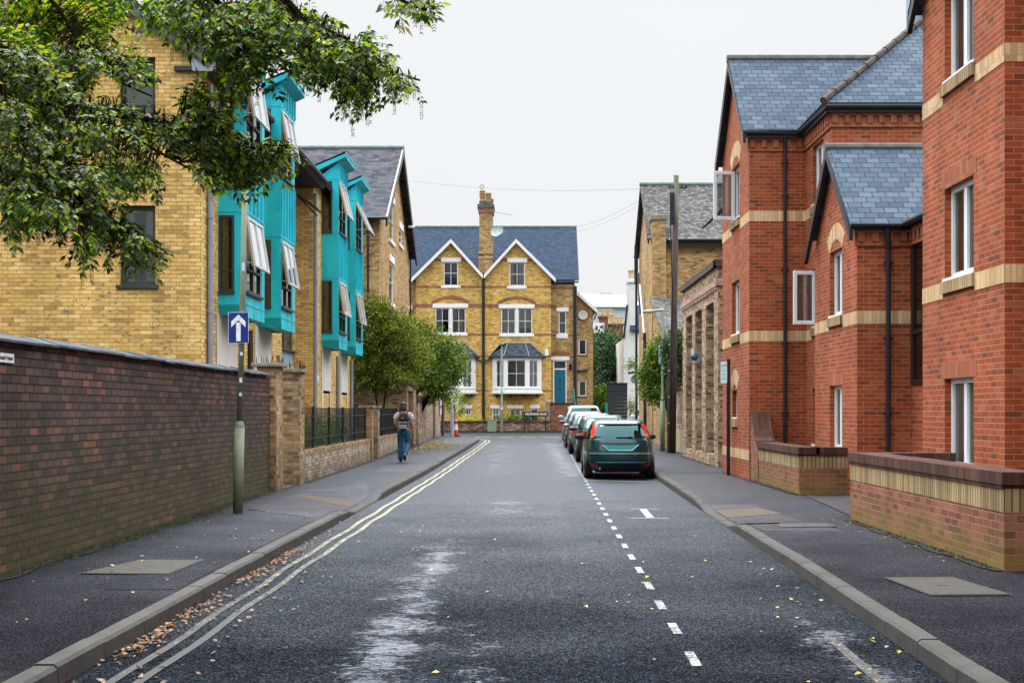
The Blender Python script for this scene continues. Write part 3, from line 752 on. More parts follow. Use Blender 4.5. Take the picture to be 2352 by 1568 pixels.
lintel(R1, .7, 1.75, 4.64, RB); lintel(R1, .7, 1.75, 2.12, RB)
for zb in (3.16, 5.76):
    for s in split_spans([(0, 4.0)], [(1.48, 2.72)]): band_wrap(RB, A1, *s, zb)
    band_wrap(RB, A2, 0, 1.22, zb)
    for s in split_spans([(0, 2.5)], [(.64, 1.81)]): band_wrap(RB, R1, *s, zb)
band_wrap(RB, A1, 0, 4.0, .57)
# B block (two storeys)
hb = [(1.3, 2.3, 3.43, 4.62), (1.3, 2.3, .95, 2.12)]
m = MB(); B1.wall(m, 0, 4.86, hb, prof=[(0, 4.86), (1.7, 6.46), (3.4, 4.86)]); m.build('wall', 'red_new', RB)
m = MB(); B2.wall(m, 0, 4.84); m.build('wall', 'red_new', RB)
hr = [(.06, 1.5, 2.10, 4.70)]
m = MB(); R2.wall(m, 0, 4.84, hr); m.build('wall', 'red_new', RB)
window(RB, R2, *hr[0], d=.03, fm='brown_frame', fw=.09, cols=2, rows=2, bars=.07, pane='pane_dark', split=[3.0])
for h in hb: red_window(B1, *h)
lintel(B1, 1.3, 2.3, 2.12, RB); arch(B1, 1.3, 2.3, 4.62, RB, .2, .30)
for s in split_spans([(0, 3.4)], [(1.24, 2.36)]): band_wrap(RB, B1, *s, 3.16)
band_wrap(RB, B2, 0, .94, 3.16)
for s in split_spans([(0, 3.5)], [(.01, 1.55)]): band_wrap(RB, R2, *s, 3.16)
# C block (nearest gable)
hc = [(1.04, 2.26, 3.49, 4.74), (1.04, 2.26, 6.24, 7.50), (1.04, 2.26, .88, 2.10)]
m = MB(); C1.wall(m, 0, 7.62, hc, prof=[(0, 7.62), (1.7, 9.4), (3.4, 7.62)]); m.build('wall', 'red_new', RB)
m = MB(); C2.wall(m, 0, 9.0); m.build('wall', 'red_new', RB)
m = MB(); C3.wall(m, 0, 7.62); m.build('wall', 'red_new', RB)
for i, h in enumerate(hc): red_window(C1, *h, curtain={'spans': [(.0, .25), (.85, 1)] if i else [(.05, .42)], 'mat': 'curtain_green' if i == 0 else 'curtain_grey'} if i < 2 else {'spans': [(0, 1)], 'mat': 'curtain_white'})
lintel(C1, 1.04, 2.26, 4.74, RB); lintel(C1, 1.04, 2.26, 2.10, RB)
for zb in (3.22, 5.92):
    for s in split_spans([(0, 3.4)], [(.98, 2.32)]): band_wrap(RB, C1, *s, zb)
    band_wrap(RB, C2, 0, .24, zb); band_wrap(RB, C3, 0, 13, zb)
# open casements
def casement(F_, u, z0, z1, w, ang, parent, mat='white_upvc', side=1):
    m = MB(); a = radians(ang); h = F_.p(u, -.05, 0); dirv = (F_.u * cos(a) * side + F_.n * sin(a)); nv = Vector((dirv.y, -dirv.x, 0))
    def bx(u0, u1, za, zb): m.obox(h, dirv, nv, u0, u1, -.025, .025, za, zb)
    bx(0, .075, z0, z1); bx(w - .075, w, z0, z1); bx(.075, w - .075, z0, z0 + .08); bx(.075, w - .075, z1 - .08, z1)
    o = m.build('open_casement', mat, parent, bevel=.004)
    g = MB(); g.quad(h + dirv * .06 + Vector((0, 0, z0 + .06)), h + dirv * (w - .06) + Vector((0, 0, z0 + .06)), h + dirv * (w - .06) + Vector((0, 0, z1 - .06)), h + dirv * .06 + Vector((0, 0, z1 - .06))); g.build('pane', 'pane_sash', o)
    s_ = MB(); s_.tube([h + dirv * w * .75 + Vector((0, 0, z0 + .03)), h + F_.u * side * w * .6 + Vector((0, 0, z0 + .03))], .008, 5); s_.build('stay', 'alu_frame', o)
casement(A1, 1.62, 6.12, 7.26, .52, 80, RB); casement(R1, .78, 3.47, 4.60, .50, 78, RB)
# cornices, gutters, pipes, bargeboards, roofs
def cornice(F_, u0, u1, z):
    m = MB(); F_.box(m, u0, u1, -.02, .06, z + .15, z + .225); F_.box(m, u0, u1, -.02, .035, z - .075, z)
    n = int((u1 - u0) / .225)
    for k in range(n): a = u0 + (u1 - u0) * (k + .2) / n; F_.box(m, a, a + .11, -.02, .058, z + .001, z + .149)
    F_.box(m, u0, u1, -.02, .012, z + .002, z + .148)
    m.build('cornice', 'red_soldier', RB)
for f, u, z in ((A2, 1.22, 7.35), (R1, 2.5, 7.35), (M1, 6.9, 7.35), (B2, .94, 4.58), (R2, 3.5, 4.58)): cornice(f, -.04 if f in (A2, B2, M1) else 0, u, z)
def gutter(parent, pts, mat='black_pipe', r=.06):
    m = MB(); m.tube(pts, r, 8); m.build('gutter', mat, parent, smooth=False)
gutter(RB, [(4.7, 29.14, 7.66), (5.92, 29.14, 7.66), (5.92, 26.64, 7.66), (13, 26.64, 7.66)])
gutter(RB, [(5.6, 23.26, 4.86), (6.52, 23.26, 4.86), (6.52, 19.95, 4.86)])
def fascia(pts, z0, z1, parent, mat='black_pipe', t=.03):
    m = MB()
    for a, b in zip(pts, pts[1:]):
        a = Vector((*a, 0)); b = Vector((*b, 0)); d = (b - a); L = d.length; d.normalize(); m.obox(a, d, Vector((d.y, -d.x, 0)), 0, L, 0, t, z0, z1)
    m.build('fascia', mat, parent)
fascia([(4.7, 29.2), (5.97, 29.2), (5.97, 26.7), (13, 26.7)], 7.55, 7.74, RB); fascia([(5.6, 23.32), (6.6, 23.32), (6.6, 19.95)], 4.78, 4.92, RB)
def pipe(parent, x, y, z0, z1, mat='black_pipe', r=.04, clips=(), name='downpipe', top=None, n=Vector((0, 1, 0))):
    m = MB(); pts = [(x, y, z0), (x, y, z1)]
    if top: pts.append(top)
    m.tube(pts, r, 10)
    for z in clips: m.tube([(x, y, z - .03), (x, y, z + .03)], r * 1.35, 10); m.box(x - r * 2.2, x + r * 2.2, y - .005, y + .02, z - .02, z + .02)
    return m.build(name, mat, parent, smooth=False)
pipe(RB, 5.61, 29.22, .1, 7.3, clips=(.9, 1.6, 3.1, 4.7, 6.3, 7.0), top=(5.61, 29.16, 7.62))
pb = pipe(RB, 6.26, 23.32, .1, 4.45, clips=(1.6, 2.9, 4.2)); m = MB(); m.tube([(6.26, 23.32, 4.45), (6.24, 23.28, 4.8)], .05, 10); m.build('pipe_top', 'black_pipe', pb)
def roofslab(poly, mat, name='roof', t=.06, parent=RB): m = MB(); m.slab(poly, t); return m.build(name, mat, parent)
# A roof, ridge along X
roofslab([(4.68, 31.3, 9.82), (9.6, 31.3, 9.82), (9.6, 29.08, 7.70), (4.68, 29.08, 7.70)], 'slate_blue')
roofslab([(4.68, 31.3, 9.82), (9.6, 31.3, 9.82), (9.6, 33.5, 7.72), (4.68, 33.5, 7.72)], 'slate_blue')
m = MB(); m.tube([(4.66, 31.3, 9.80), (9.6, 31.3, 9.80)], .10, 8); m.build('ridge_tiles', 'ridge_grey', RB)
# B roof
roofslab([(5.58, 25.1, 6.55), (11, 25.1, 6.55), (11, 23.18, 4.86), (5.58, 23.18, 4.86)], 'slate_blue')
roofslab([(5.58, 25.1, 6.55), (11, 25.1, 6.55), (11, 26.8, 5.06), (5.58, 26.8, 5.06)], 'slate_blue')
m = MB(); m.tube([(5.56, 25.1, 6.54), (11, 25.1, 6.54)], .085, 8); m.build('ridge_tiles', 'ridge_grey', RB)
# main roof with hip
hx, hy, hz = 5.86, 26.58, 7.72; hp = (9.7, 30.42, 11.05)
roofslab([(hx, hy, hz), (16, hy, hz), (16, 30.42, 11.05), hp], 'slate_blue')
roofslab([(hx, hy, hz), hp, (9.7, 45, 11.05), (hx, 45, hz)], 'slate_blue')
hv = Vector(hp) - Vector((hx, hy, hz)); m = MB()
for k in range(14):
    a = Vector((hx, hy, hz + .03)) + hv * (k / 14); b = Vector((hx, hy, hz + .03)) + hv * ((k + .95) / 14); m.tube([a, b], .08, 8, r1=.07)
m.build('hip_tiles', 'ridge_brown', RB)
# C roof
roofslab([(5.68, 18.2, 9.55), (11, 18.2, 9.55), (11, 16.3, 7.56), (5.68, 16.3, 7.56)], 'slate_blue'); roofslab([(5.68, 18.2, 9.55), (11, 18.2, 9.55), (11, 20.1, 7.56), (5.68, 20.1, 7.56)], 'slate_blue')
def barge(F_, u0, z0, um, zm, u1, z1, w=.22, d0=.10, d1=.17, mat='black_pipe', parent=RB, name='bargeboard'):
    m = MB()
    for (a, za, b, zb) in ((u0, z0, um, zm), (um, zm, u1, z1)):
        P = [F_.p(a, d1, za - w), F_.p(b, d1, zb - w), F_.p(b, d1, zb), F_.p(a, d1, za)]; Q = [F_.p(a, d0, za - w), F_.p(b, d0, zb - w), F_.p(b, d0, zb), F_.p(a, d0, za)]
        m.quad(*P); m.quad(*Q[::-1])
        for k in range(4): k2 = (k + 1) % 4; m.quad(P[k], Q[k], Q[k2], P[k2])
    m.build(name, mat, parent)
barge(A1, -.2, 7.66, 2.0, 9.80, 4.2, 7.66, .24); barge(B1, -.2, 4.80, 1.7, 6.56, 3.55, 4.80, .22); barge(C1, -.22, 7.52, 1.7, 9.55, 3.6, 7.52, .26)
# metal flue on the main roof
m = MB(); m.box(8.62, 9.0, 30.2, 30.6, 9.6, 11.15); m.box(8.57, 9.05, 30.15, 30.65, 11.15, 11.22); m.build('flue', 'blue_panel', RB)

# low garden walls on the right
def lowwall(label, F_, u0, u1, th, zb, zt, mats, ret=None):
    t = thing('garden_wall', label, 'wall', tuple(F_.p(u0, 0, zb)))
    m = MB(); F_.box(m, u0, u1, -th, 0, zb - .1, zt - .38)
    if ret: ret.box(m, th, ret.L, -th, 0, zb - .1, zt - .38)
    m.build('wall', mats[0], t)
    m = MB(); F_.box(m, u0, u1, -th, .004, zt - .38, zt - .16)
    if ret: ret.box(m, th - .004, ret.L, -th, .004, zt - .38, zt - .16)
    m.build('brick_band', mats[1], t)
    m = MB(); F_.box(m, u0 - .02, u1, -th - .01, .018, zt - .16, zt - .12); F_.box(m, u0 - .03, u1 + .03, -th - .03, .03, zt - .12, zt)
    if ret: ret.box(m, th, ret.L, -th - .01, .018, zt - .16, zt - .12); ret.box(m, th - .03, ret.L, -th - .03, .03, zt - .12, zt)
    m.build('coping', mats[2], t); return t
W2 = Fac((4.5, 18.72), (4.5, 12.7)); W2r = Fac((4.5, 12.7), (6.1, 12.7))
t2 = lowwall('long low red brick wall with stained beige band, mossy base, nearest on the right', W2, 0, 6.02, .33, .12, 1.08, ('red_low', 'beige_stained', 'red_coping'), W2r)
m = MB(); m.box(4.83, 5.85, 18.39, 18.72, .05, .95); m.build('wall', 'red_low', t2); m = MB(); m.box(4.83, 5.85, 18.36, 18.76, .95, 1.08); m.build('coping', 'red_coping', t2)
W1 = Fac((4.88, 28.3), (4.88, 24.1)); W1r = Fac((4.88, 24.1), (5.74, 24.1))
t1 = lowwall('low red brick wall with beige band and a swept curved end beside the downpipe', W1, 0, 4.2, .33, .10, 1.0, ('red_low', 'beige_stained', 'red_coping'), W1r)
m = MB(); pr = [(29.29, 1.60), (29.0, 1.60), (28.85, 1.42), (28.68, 1.22), (28.5, 1.06), (28.28, .99)]
for (ya, za), (yb, zb) in zip(pr, pr[1:]):
    m.quad((4.87, ya, .0), (4.87, ya, za), (4.87, yb, zb), (4.87, yb, .0)); m.quad((5.2, ya, .0), (5.2, yb, .0), (5.2, yb, zb), (5.2, ya, za))
m.build('curved_wing', 'red_low', t1)
m = MB()
for (ya, za), (yb, zb) in zip(pr, pr[1:]):
    m.quad((4.84, ya, za + .03), (4.84, yb, zb + .03), (5.23, yb, zb + .03), (5.23, ya, za + .03)); m.quad((4.84, ya, za - .03), (4.84, yb, zb - .03), (4.84, yb, zb + .03), (4.84, ya, za + .03)); m.quad((5.23, ya, za + .03), (5.23, yb, zb + .03), (5.23, yb, zb - .03), (5.23, ya, za - .03))
m.quad((4.84, 28.28, .94), (5.23, 28.28, .94), (5.23, 28.28, 1.02), (4.84, 28.28, 1.02)); m.build('wing_coping', 'red_coping', t1)

# ================================================================ LEFT: YELLOW BRICK FLATS WITH TURQUOISE ORIELS
LB = thing('apartment_building', 'yellow brick flats with turquoise copper oriel windows and grey downpipes', 'building', (-6.5, 36, .15))
G1 = Fac((-15, 25.2), (-6.06, 25.2)); S1 = Fac((-6.06, 25.2), (-6.06, 33.5)); S1r = Fac((-6.06, 33.5), (-6.55, 33.5))
S2 = Fac((-6.55, 33.5), (-6.55, 38.4)); S2r = Fac((-6.55, 38.4), (-6.06, 38.4)); S3 = Fac((-6.06, 38.4), (-6.06, 46.6))
hg = [(7.415, 8.08, 4.0, 5.48), (7.415, 8.08, 6.95, 8.25)]
m = MB(); G1.wall(m, 0, 8.1, hg, prof=[(0, 8.1 + .0), (4.5, 11.2), (8.94, 8.15)]); m.build('wall', 'yellow_new', LB)
fs1 = [(1.25, 2.95, 0.0, 3.6), (5.0, 6.7, 0, 3.6)]
m = MB(); S1.wall(m, 0, 8.15); m.build('wall', 'yellow_new', LB)
m = MB(); S2r.wall(m, 0, 8.15); m.build('wall', 'yellow_new', LB); m = MB(); S1r.wall(m, 0, 8.15); m.build('wall', 'yellow_new', LB)
m = MB(); S2.wall(m, 0, 8.15, [(.3, 4.7, 2.9, 8.0)], depth=.12); m.build('wall', 'yellow_new', LB)
m = MB(); S3.wall(m, 0, 8.15); m.build('wall', 'yellow_new', LB)
for i, h in enumerate(hg):
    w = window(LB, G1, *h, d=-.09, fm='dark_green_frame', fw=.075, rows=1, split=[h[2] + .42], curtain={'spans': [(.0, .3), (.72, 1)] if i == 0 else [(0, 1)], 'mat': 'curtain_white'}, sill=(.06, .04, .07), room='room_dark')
# stair glazing in the recess with blue spandrels
sg = window(LB, S2, .3, 4.7, 2.9, 8.0, d=-.06, fm='grey_green_frame', fw=.07, cols=4, bars=.07, split=[3.3, 5.5, 6.0, 7.1], pane='pane', room='room_mid', depth=.5)
for za, zb in ((2.94, 3.28), (5.52, 5.98)):
    m = MB(); S2.box(m, .34, 4.66, -.09, -.03, za, zb); m.build('spandrel', 'blue_panel', sg)
    m = MB(); S2.box(m, .28, 4.74, -.05, .06, zb, zb + .05); m.build('ledge', 'dark_soffit', sg)
m = MB(); S2.box(m, 3.0, 3.5, -.25, -.15, 6.1, 8.0); m.build('timber_panel', 'wood', sg)
# rendered panels and ground floor windows under the oriels
for F_, us in ((S1, (1.2, 4.95)), (S3, (1.62, 5.62))):
    for i, u in enumerate(us):
        w_ = 1.85
        m = MB(); F_.wall(m, .1, 3.55, [(u + .25, u + w_ - .15, .9, 2.25)], u0=u, u1=u + w_, dd=.012, depth=.06); m.build('rendered_panel', 'render_white', LB)
        window(LB, F_, u + .25, u + w_ - .15, .9, 2.25, d=.0, fm='grey_green_frame', fw=.08, cols=2, bars=.08, curtain={'spans': [(0, .4)], 'mat': 'curtain_grey'})
for F_, u in ((S1, .32), (S1, 4.1), (S3, -.0), (S3, 4.62), (S3, 7.95)):
    m = MB(); a = F_.p(u + .12, .06, .1); m.tube([a, a + Vector((0, 0, 7.75 if (F_ is S1 and u < 1) or (F_ is S3 and u < .1) else 3.3))], .055, 10)
    for z in (1.4, 3.4, 5.2, 6.9):
        if z < 3.3 or (F_ is S1 and u < 1) or (F_ is S3 and u < .1): m.tube([a + Vector((0, 0, z)), a + Vector((0, 0, z + .08))], .068, 10)
    m.build('downpipe', 'grey_pipe' if not (F_ is S1 and u > 3) else 'dark_soffit', LB)
# main roof, soffit and gutter
roofslab([(-5.72, 25.02, 8.22), (-5.72, 46.8, 8.22), (-10.5, 46.8, 11.45), (-10.5, 25.02, 11.45)], 'slate_dark', parent=LB, t=.10)
roofslab([(-15.3, 25.02, 8.22), (-15.3, 46.8, 8.22), (-10.5, 46.8, 11.45), (-10.5, 25.02, 11.45)], 'slate_dark', parent=LB, t=.10)
for q_ in ((-6.55, -5.76, 25.1, 26.6, 7.98, 8.06), (-6.56, -5.76, 32.4, 38.45, 7.98, 8.06)): m = MB(); m.box(*q_); m.build('soffit', 'dark_soffit', LB)
for q_ in ((-5.80, -5.76, 25.09, 26.5, 8.0, 8.2), (-5.80, -5.76, 32.4, 38.5, 8.0, 8.2), (-6.2, -5.76, 25.04, 25.08, 7.95, 8.2)): m = MB(); m.box(*q_); m.build('fascia', 'grey_pipe', LB)
for ya, yb in ((25.0, 26.5), (28.6, 30.3), (32.4, 38.5)): gutter(LB, [(-5.70, ya, 8.16), (-5.70, yb, 8.16)], 'dark_soffit', .075)
m = MB(); m.quad((-5.9, 25.03, 8.0), (-5.72, 25.03, 8.2), (-10.5, 25.03, 11.43), (-10.5, 25.03, 11.25)); m.quad((-5.9, 25.15, 8.0), (-10.5, 25.15, 11.25), (-10.5, 25.15, 11.43), (-5.72, 25.15, 8.2)); m.quad((-5.9, 25.03, 8.0), (-10.5, 25.03, 11.25), (-10.5, 25.15, 11.25), (-5.9, 25.15, 8.0)); m.build('verge', 'ridge_grey', LB)
m = MB(); c = at(442, 122, 25.12); m.tube([c, c + Vector((0, -.14, .01))], .055, 12); m.build('overflow_pipe', 'stone_cap', LB)
def oriel(y0, w, proj, opens, first=False, right=False):
    """Turquoise oriel from z 3.55 to 9: side cheek toward the camera, front face toward the street."""
    XW = -6.06; XF = XW + proj; y1 = y0 + w
    Ck = Fac((XW, y0), (XF, y0)); Fr = Fac((XF, y0), (XF, y1)); Bk = Fac((XF, y1), (XW, y1))
    zt0, zt1 = 8.62, 9.02
    cheek_h = [(.0 + .005, .32, 4.0, 5.5), (.005, .32, 6.95, 8.45)]; front_h = [(.05, w - .42, 4.0, 5.5), (.05, w - .42, 6.95, 8.45)]
    m = MB(); Ck.wall(m, 3.72, zt1, cheek_h, prof=[(0, zt0), (proj, zt1)], depth=.05)
    m.quad((XW, y0 + .12, 3.55), (XF, y0 + .12, 3.50), (XF, y0, 3.72), (XW, y0, 3.72))       # sloping skirt
    Fr.wall(m, 3.72, zt1, front_h, depth=.05); m.quad((XF, y0 + .12, 3.5), (XF, y1, 3.5), (XF, y1, 3.72), (XF, y0, 3.72))
    Bk.wall(m, 3.5, zt1, prof=[(0, zt1), (proj, zt0)]); m.quad((XW, y0 + .12, 3.55), (XW, y1, 3.55), (XF, y1, 3.5), (XF, y0 + .12, 3.5))
    b = m.build('oriel', 'teal_copper', LB, label='turquoise copper-clad oriel bay')
    # standing seams and flat cover strips
    m = MB()
    for za, zb in ((5.62, 6.88), (8.55, 8.98)):
        n = 5
        for k in range(n + 1): u = .02 + (w - .06) * k / n; Fr.box(m, u, u + .022, 0, .035, za, zb)
    for z in (3.74, 5.56, 6.90, 8.50):
        Fr.box(m, 0, w, 0, .012, z, z + .018); Ck.box(m, 0, proj, 0, .010, z, z + .015)
    Fr.box(m, w - .36, w - .345, 0, .01, 3.5, 9); Fr.box(m, w * .42, w * .42 + .012, 0, .01, 3.52, 3.95)
    m.build('seam', 'teal_copper', b)
    for (u0, u1, za, zb) in cheek_h:
        window(LB, Ck, u0, u1, za, zb, d=.0, fm='dark_green_frame', fw=.05, split=[za + .42], pane='pane_dark', curtain={'spans': [(.55, .95)], 'mat': 'room_blind'}, sill=(.01, .04, .05), depth=.25)
    for k, (u0, u1, za, zb) in enumerate(front_h):
        wo = window(LB, Fr, u0, u1, za, zb, d=.0, fm='dark_green_frame', fw=.05, cols=2, bars=.05, split=[za + .46], curtain={'spans': [(.0, .16)], 'mat': 'curtain_white'}, sill=(.02, .07, .05), depth=.4, pane='pane', room='room_mid')
        m = MB(); Fr.box(m, u0 + .03, u0 + .07, -.12, -.06, za + .5, zb - .05); Fr.box(m, u1 - .07, u1 - .03, -.12, -.06, za + .5, zb - .05); m.build('timber_lining', 'wood', wo)
        ang = opens[k]
        if ang:      # top hung sash swung out over the fixed light
            a = radians(ang); hinge = Fr.p(u0, .02, zb - .02); dn = Vector((0, 0, -cos(a))) + Fr.n * sin(a); L = zb - za - .50; nn = Fr.n * cos(a) + Vector((0, 0, sin(a)))
            ww = u1 - u0; m = MB()
            def bx(p0, p1, q0, q1): m.obox(hinge, Fr.u, nn, p0, p1, -.02, .025, q0, q1, dz=dn)
            bx(0, .055, 0, L); bx(ww - .055, ww, 0, L); bx(.055, ww - .055, 0, .055); bx(.055, ww - .055, L - .055, L); bx(ww / 2 - .03, ww / 2 + .03, .055, L - .055)
            so_ = m.build('open_sash', 'alu_frame', LB, bevel=.004)
            g = MB()
            for p0, p1 in ((.055, ww / 2 - .03), (ww / 2 + .03, ww - .055)): g.quad(hinge + Fr.u * p0 + dn * .055, hinge + Fr.u * p1 + dn * .055, hinge + Fr.u * p1 + dn * (L - .055), hinge + Fr.u * p0 + dn * (L - .055))
            g.build('pane', 'pane_sash', so_)
            g = MB(); lo = dn * (L - .06)
            for q0 in (.01, ww - .05): bxx = MB(); bxx.obox(hinge, Fr.u, nn, q0, q0 + .04, -.06, -.02, .02, L - .02, dz=dn); bxx.build('inner_rail', 'wood', so_)
            for uu in (.03, ww - .03): g.tube([hinge + Fr.u * uu + lo, Fr.p(u0 + uu, -.03, zb - L + .1)], .008, 5)
            g.build('stay', 'alu_frame', so_)
    # roof tilting up toward the street
    z_in, z_out = 8.66, 9.30; xo = XF + .22; xi = XW - .25
    m = MB(); m.slab([(xi, y0 - .14, z_in + .22), (xo, y0 - .14, z_out), (xo, y1 + .16, z_out), (xi, y1 + .16, z_in + .22)], .05); 
    for yy in (y0 - .14, y1 + .13): m.quad((xi, yy, z_in), (xo, yy, z_out - .26 + .1), (xo, yy, z_out), (xi, yy, z_in + .22)); m.quad((xi, yy + .03, z_in), (xi, yy + .03, z_in + .22), (xo, yy + .03, z_out), (xo, yy + .03, z_out - .16))
    m.quad((xo, y0 - .14, z_out - .16), (xo, y1 + .16, z_out - .16), (xo, y1 + .16, z_out), (xo, y0 - .14, z_out))
    m.quad((xi, y0 - .14, z_in), (xi, y1 + .16, z_in), (xo, y1 + .16, z_out - .16), (xo, y0 - .14, z_out - .16))
    m.build('oriel_roof', 'teal_copper', b)
    return b
oriel(26.57, 1.93, .54, (9, 9)); oriel(30.4, 1.8, .54, (9, 10)); oriel(40.0, 1.9, .51, (9, 13)); oriel(44.0, 1.9, .51, (9, 25))
# open sash high in the stair glazing
m = MB(); a = at(683, 404, 36.2); b_ = Vector((-5.35, 38.2, 7.05)); m.tube([(-6.45, 36.9, 7.75), (-5.75, 37.2, 7.0)], .02, 6); m.obox(Vector((-6.5, 36.2, 7.75)), Vector((0, 1, 0)), Vector((.6, 0, .8)), 0, 1.5, -.02, .02, 0, 1.05, dz=Vector((.8, 0, -.6))); m.build('open_sash', 'dark_soffit', sg)
# wall lamp on the pier
m = MB(); c = Vector((-6.05, 38.75, 2.55)); m.lathe(c, [(.0, .10), (.10, .09), (.17, .05), (.20, .0)], 16, Vector((1, 0, 0))); lp = m.build('wall_lamp', 'alarm_white', LB, smooth=True)

# left boundary wall (dark brick, tiled coping)
DW = thing('boundary_wall', 'long dark brown brick wall with slate tile coping and green algae', 'wall', (-4.8, 16, .15))
Wd = Fac((-4.8, 2.0), (-4.8, 25.3))
m = MB(); Wd.box(m, 0, 23.3, -.33, 0, 0, 2.30); m.build('wall', 'dark_wall', DW)
m = MB()
for k in range(52):
    u = k * .45; 
    if u + .45 > 23.3: break
    j = random.uniform(-.008, .008); a, b = u + .004, u + .446
    E0, E1, E2 = Wd.p(a, .07, 2.295 + j), Wd.p(a, .07, 2.318 + j), Wd.p(a, -.165, 2.39 + j); E3 = Wd.p(a, -.4, 2.31 + j); dv = Wd.u * (b - a)
    m.quad(E1, E1 + dv, E2 + dv, E2); m.quad(E0, E0 + dv, E1 + dv, E1); m.quad(E2, E2 + dv, E3 + dv, E3); m.quad(E0, E3, E3 + dv, E0 + dv); m.quad(E0, E1, E2, E3); m.quad(*[p + dv for p in (E3, E2, E1, E0)])
m.build('coping', 'coping_slate', DW)
ns = thing('name_plate', 'small weathered white house name plate fixed high on the dark brick wall', 'sign', (-4.79, 12.2, 2.0))
m = MB(); m.box(-4.80, -4.785, 11.85, 12.62, 2.10, 2.185); pl_ = m.build('plate', 'sign_white', ns)
text_obj('Worcester House', .058, 'plastic_black', pl_, (-4.783, 12.585, 2.143), Matrix(((0, 0, 1), (1, 0, 0), (0, 1, 0))), align='RIGHT', extrude=.001)

# gate piers and railings on the left
def pier(label, x0, x1, y0, y1, z, mat='yellow_pier', spikes=False, cap=.06):
    t = thing('gate_pier', label, 'pier', ((x0 + x1) / 2, (y0 + y1) / 2, .15))
    m = MB(); m.box(x0, x1, y0, y1, 0, z - .07); m.build('shaft', mat, t)
    m = MB(); m.box(x0 - cap, x1 + cap, y0 - cap, y1 + cap, z - .07, z); m.build('cap', 'stone_cap', t, bevel=.01)
    if spikes:
        m = MB()
        for k in range(5):
            for (px_, py_) in ((x0 + (x1 - x0) * k / 4, y0), (x0 + (x1 - x0) * k / 4, y1), (x1, y0 + (y1 - y0) * k / 4)):
                m.tube([(px_, py_, z), (px_ + random.uniform(-.02, .02), py_, z + random.uniform(.12, .17))], .011, 5, r1=.004)
        m.build('anti_climb_spikes', 'black_metal', t)
    return t
pier('yellow brick pier with spikes at the end of the dark wall', -5.05, -4.68, 25.32, 26.0, 2.55, spikes=True, cap=.09)
pier('stout yellow brick pier with spikes, at the start of the black railings', -4.98, -4.58, 27.35, 27.9, 2.50, spikes=True, cap=.05)
def rail_wall(label, ya, yb, x=-4.64, zt=.82):
    t = thing('dwarf_wall', label, 'wall', (x, (ya + yb) / 2, .15))
    m = MB(); m.box(x - .22, x, ya, yb, 0, zt - .1); m.build('wall', 'yellow_low', t); m = MB(); m.box(x - .23, x + .01, ya, yb, zt - .1, zt); m.build('coping', 'yellow_pier', t)
    mo = MB(); sprinkle(mo, x - .23, x + .0, ya, yb, zt, int((yb - ya) * 120), .02); mo.build('moss_tufts', 'moss', t)
def sprinkle(mb, x0, x1, y0, y1, z, n, s, dens=None):
    for _ in range(n):
        x = random.uniform(x0, x1); y = random.uniform(y0, y1)
        zz = z if not callable(z) else z(x, y)
        a = random.uniform(0, 6.28); l = s * random.uniform(.5, 1.3); w = l * random.uniform(.4, .7)
        c = Vector((x, y, zz + .006 + random.uniform(0, .012))); u = Vector((cos(a), sin(a), random.uniform(-.3, .4))) * l; v = Vector((-sin(a), cos(a), random.uniform(-.3, .3))) * w
        mb.quad(c - u, c - v * .8, c + u, c + v)
def railing(label, ya, yb, x=-4.78, zb=.82, zt=1.74):
    t = thing('railing', label, 'railing', (x, (ya + yb) / 2, zb))
    m = MB(); y = ya + .06
    while y < yb - .03: m.box(x - .005, x + .005, y - .005, y + .005, zb + .03, zt - .015); y += .11
    m.build('pickets', 'black_metal', t)
    m = MB()
    for z in (zb + .22, zt - .22): m.box(x - .02, x + .02, ya, yb, z - .012, z + .012)
    m.build('rail', 'black_metal', t)
    n = max(2, round((yb - ya) / 2.4))
    for k in range(1, n + 1): m = MB(); yy = ya + (yb - ya) * k / n - .06; m.box(x - .03, x + .03, yy - .03, yy + .03, zb, zt); m.build('post', 'black_metal', t)
rail_wall('low pale brick wall carrying the nearer run of black railings', 27.9, 40.2); railing('nearer run of black metal railings with the hedge behind', 27.95, 40.15)
pier('slim brick pier between the two runs of railings, first of the pair', -4.95, -4.60, 40.25, 40.75, 1.80, cap=.05)
pier('slim brick pier right behind its twin, starting the far railings', -4.95, -4.60, 41.9, 42.4, 1.80, cap=.05)
m = MB(); m.box(-5.0, -4.56, 40.8, 41.85, 1.74, 1.80); 
rail_wall('low pale brick wall carrying the farther railings beside the walker', 42.4, 49.95); railing('farther run of black metal railings behind the walking person', 42.45, 49.95)
# brick bin store, old walls
BS = thing('bin_store', 'yellow brick store with flat felt roof and open doorway beside the railings', 'outbuilding', (-6, 52, .2))
b0 = Fac((-9.5, 50.0), (-4.42, 50.0)); b1 = Fac((-4.42, 50.0), (-4.42, 54.4))
m = MB(); b0.wall(m, 0, 2.62); b1.wall(m, 0, 2.62, [(.75, 3.0, .1, 2.4)], depth=.5); m.build('wall', 'yellow_pier', BS)
m = MB(); m.box(-9.6, -4.34, 49.92, 54.5, 2.62, 2.76); m.build('roof', 'dark_soffit', BS)
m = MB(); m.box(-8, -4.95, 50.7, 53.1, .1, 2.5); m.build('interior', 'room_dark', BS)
OW = thing('garden_wall', 'old buff brick garden wall with rounded dark top under the tree', 'wall', (-4.3, 58, .3))
o1 = Fac((-4.36, 54.5), (-4.30, 62.3)); m = MB(); o1.box(m, 0, o1.L, -.3, 0, 0, 2.1); m.build('wall', 'old_brick', OW)
m = MB(); pts = [o1.p(u, -.15, 2.08) for u in (0, 2, 4, 6, o1.L)]; m.tube(pts, .2, 12); m.build('coping', 'ridge_brown', OW)
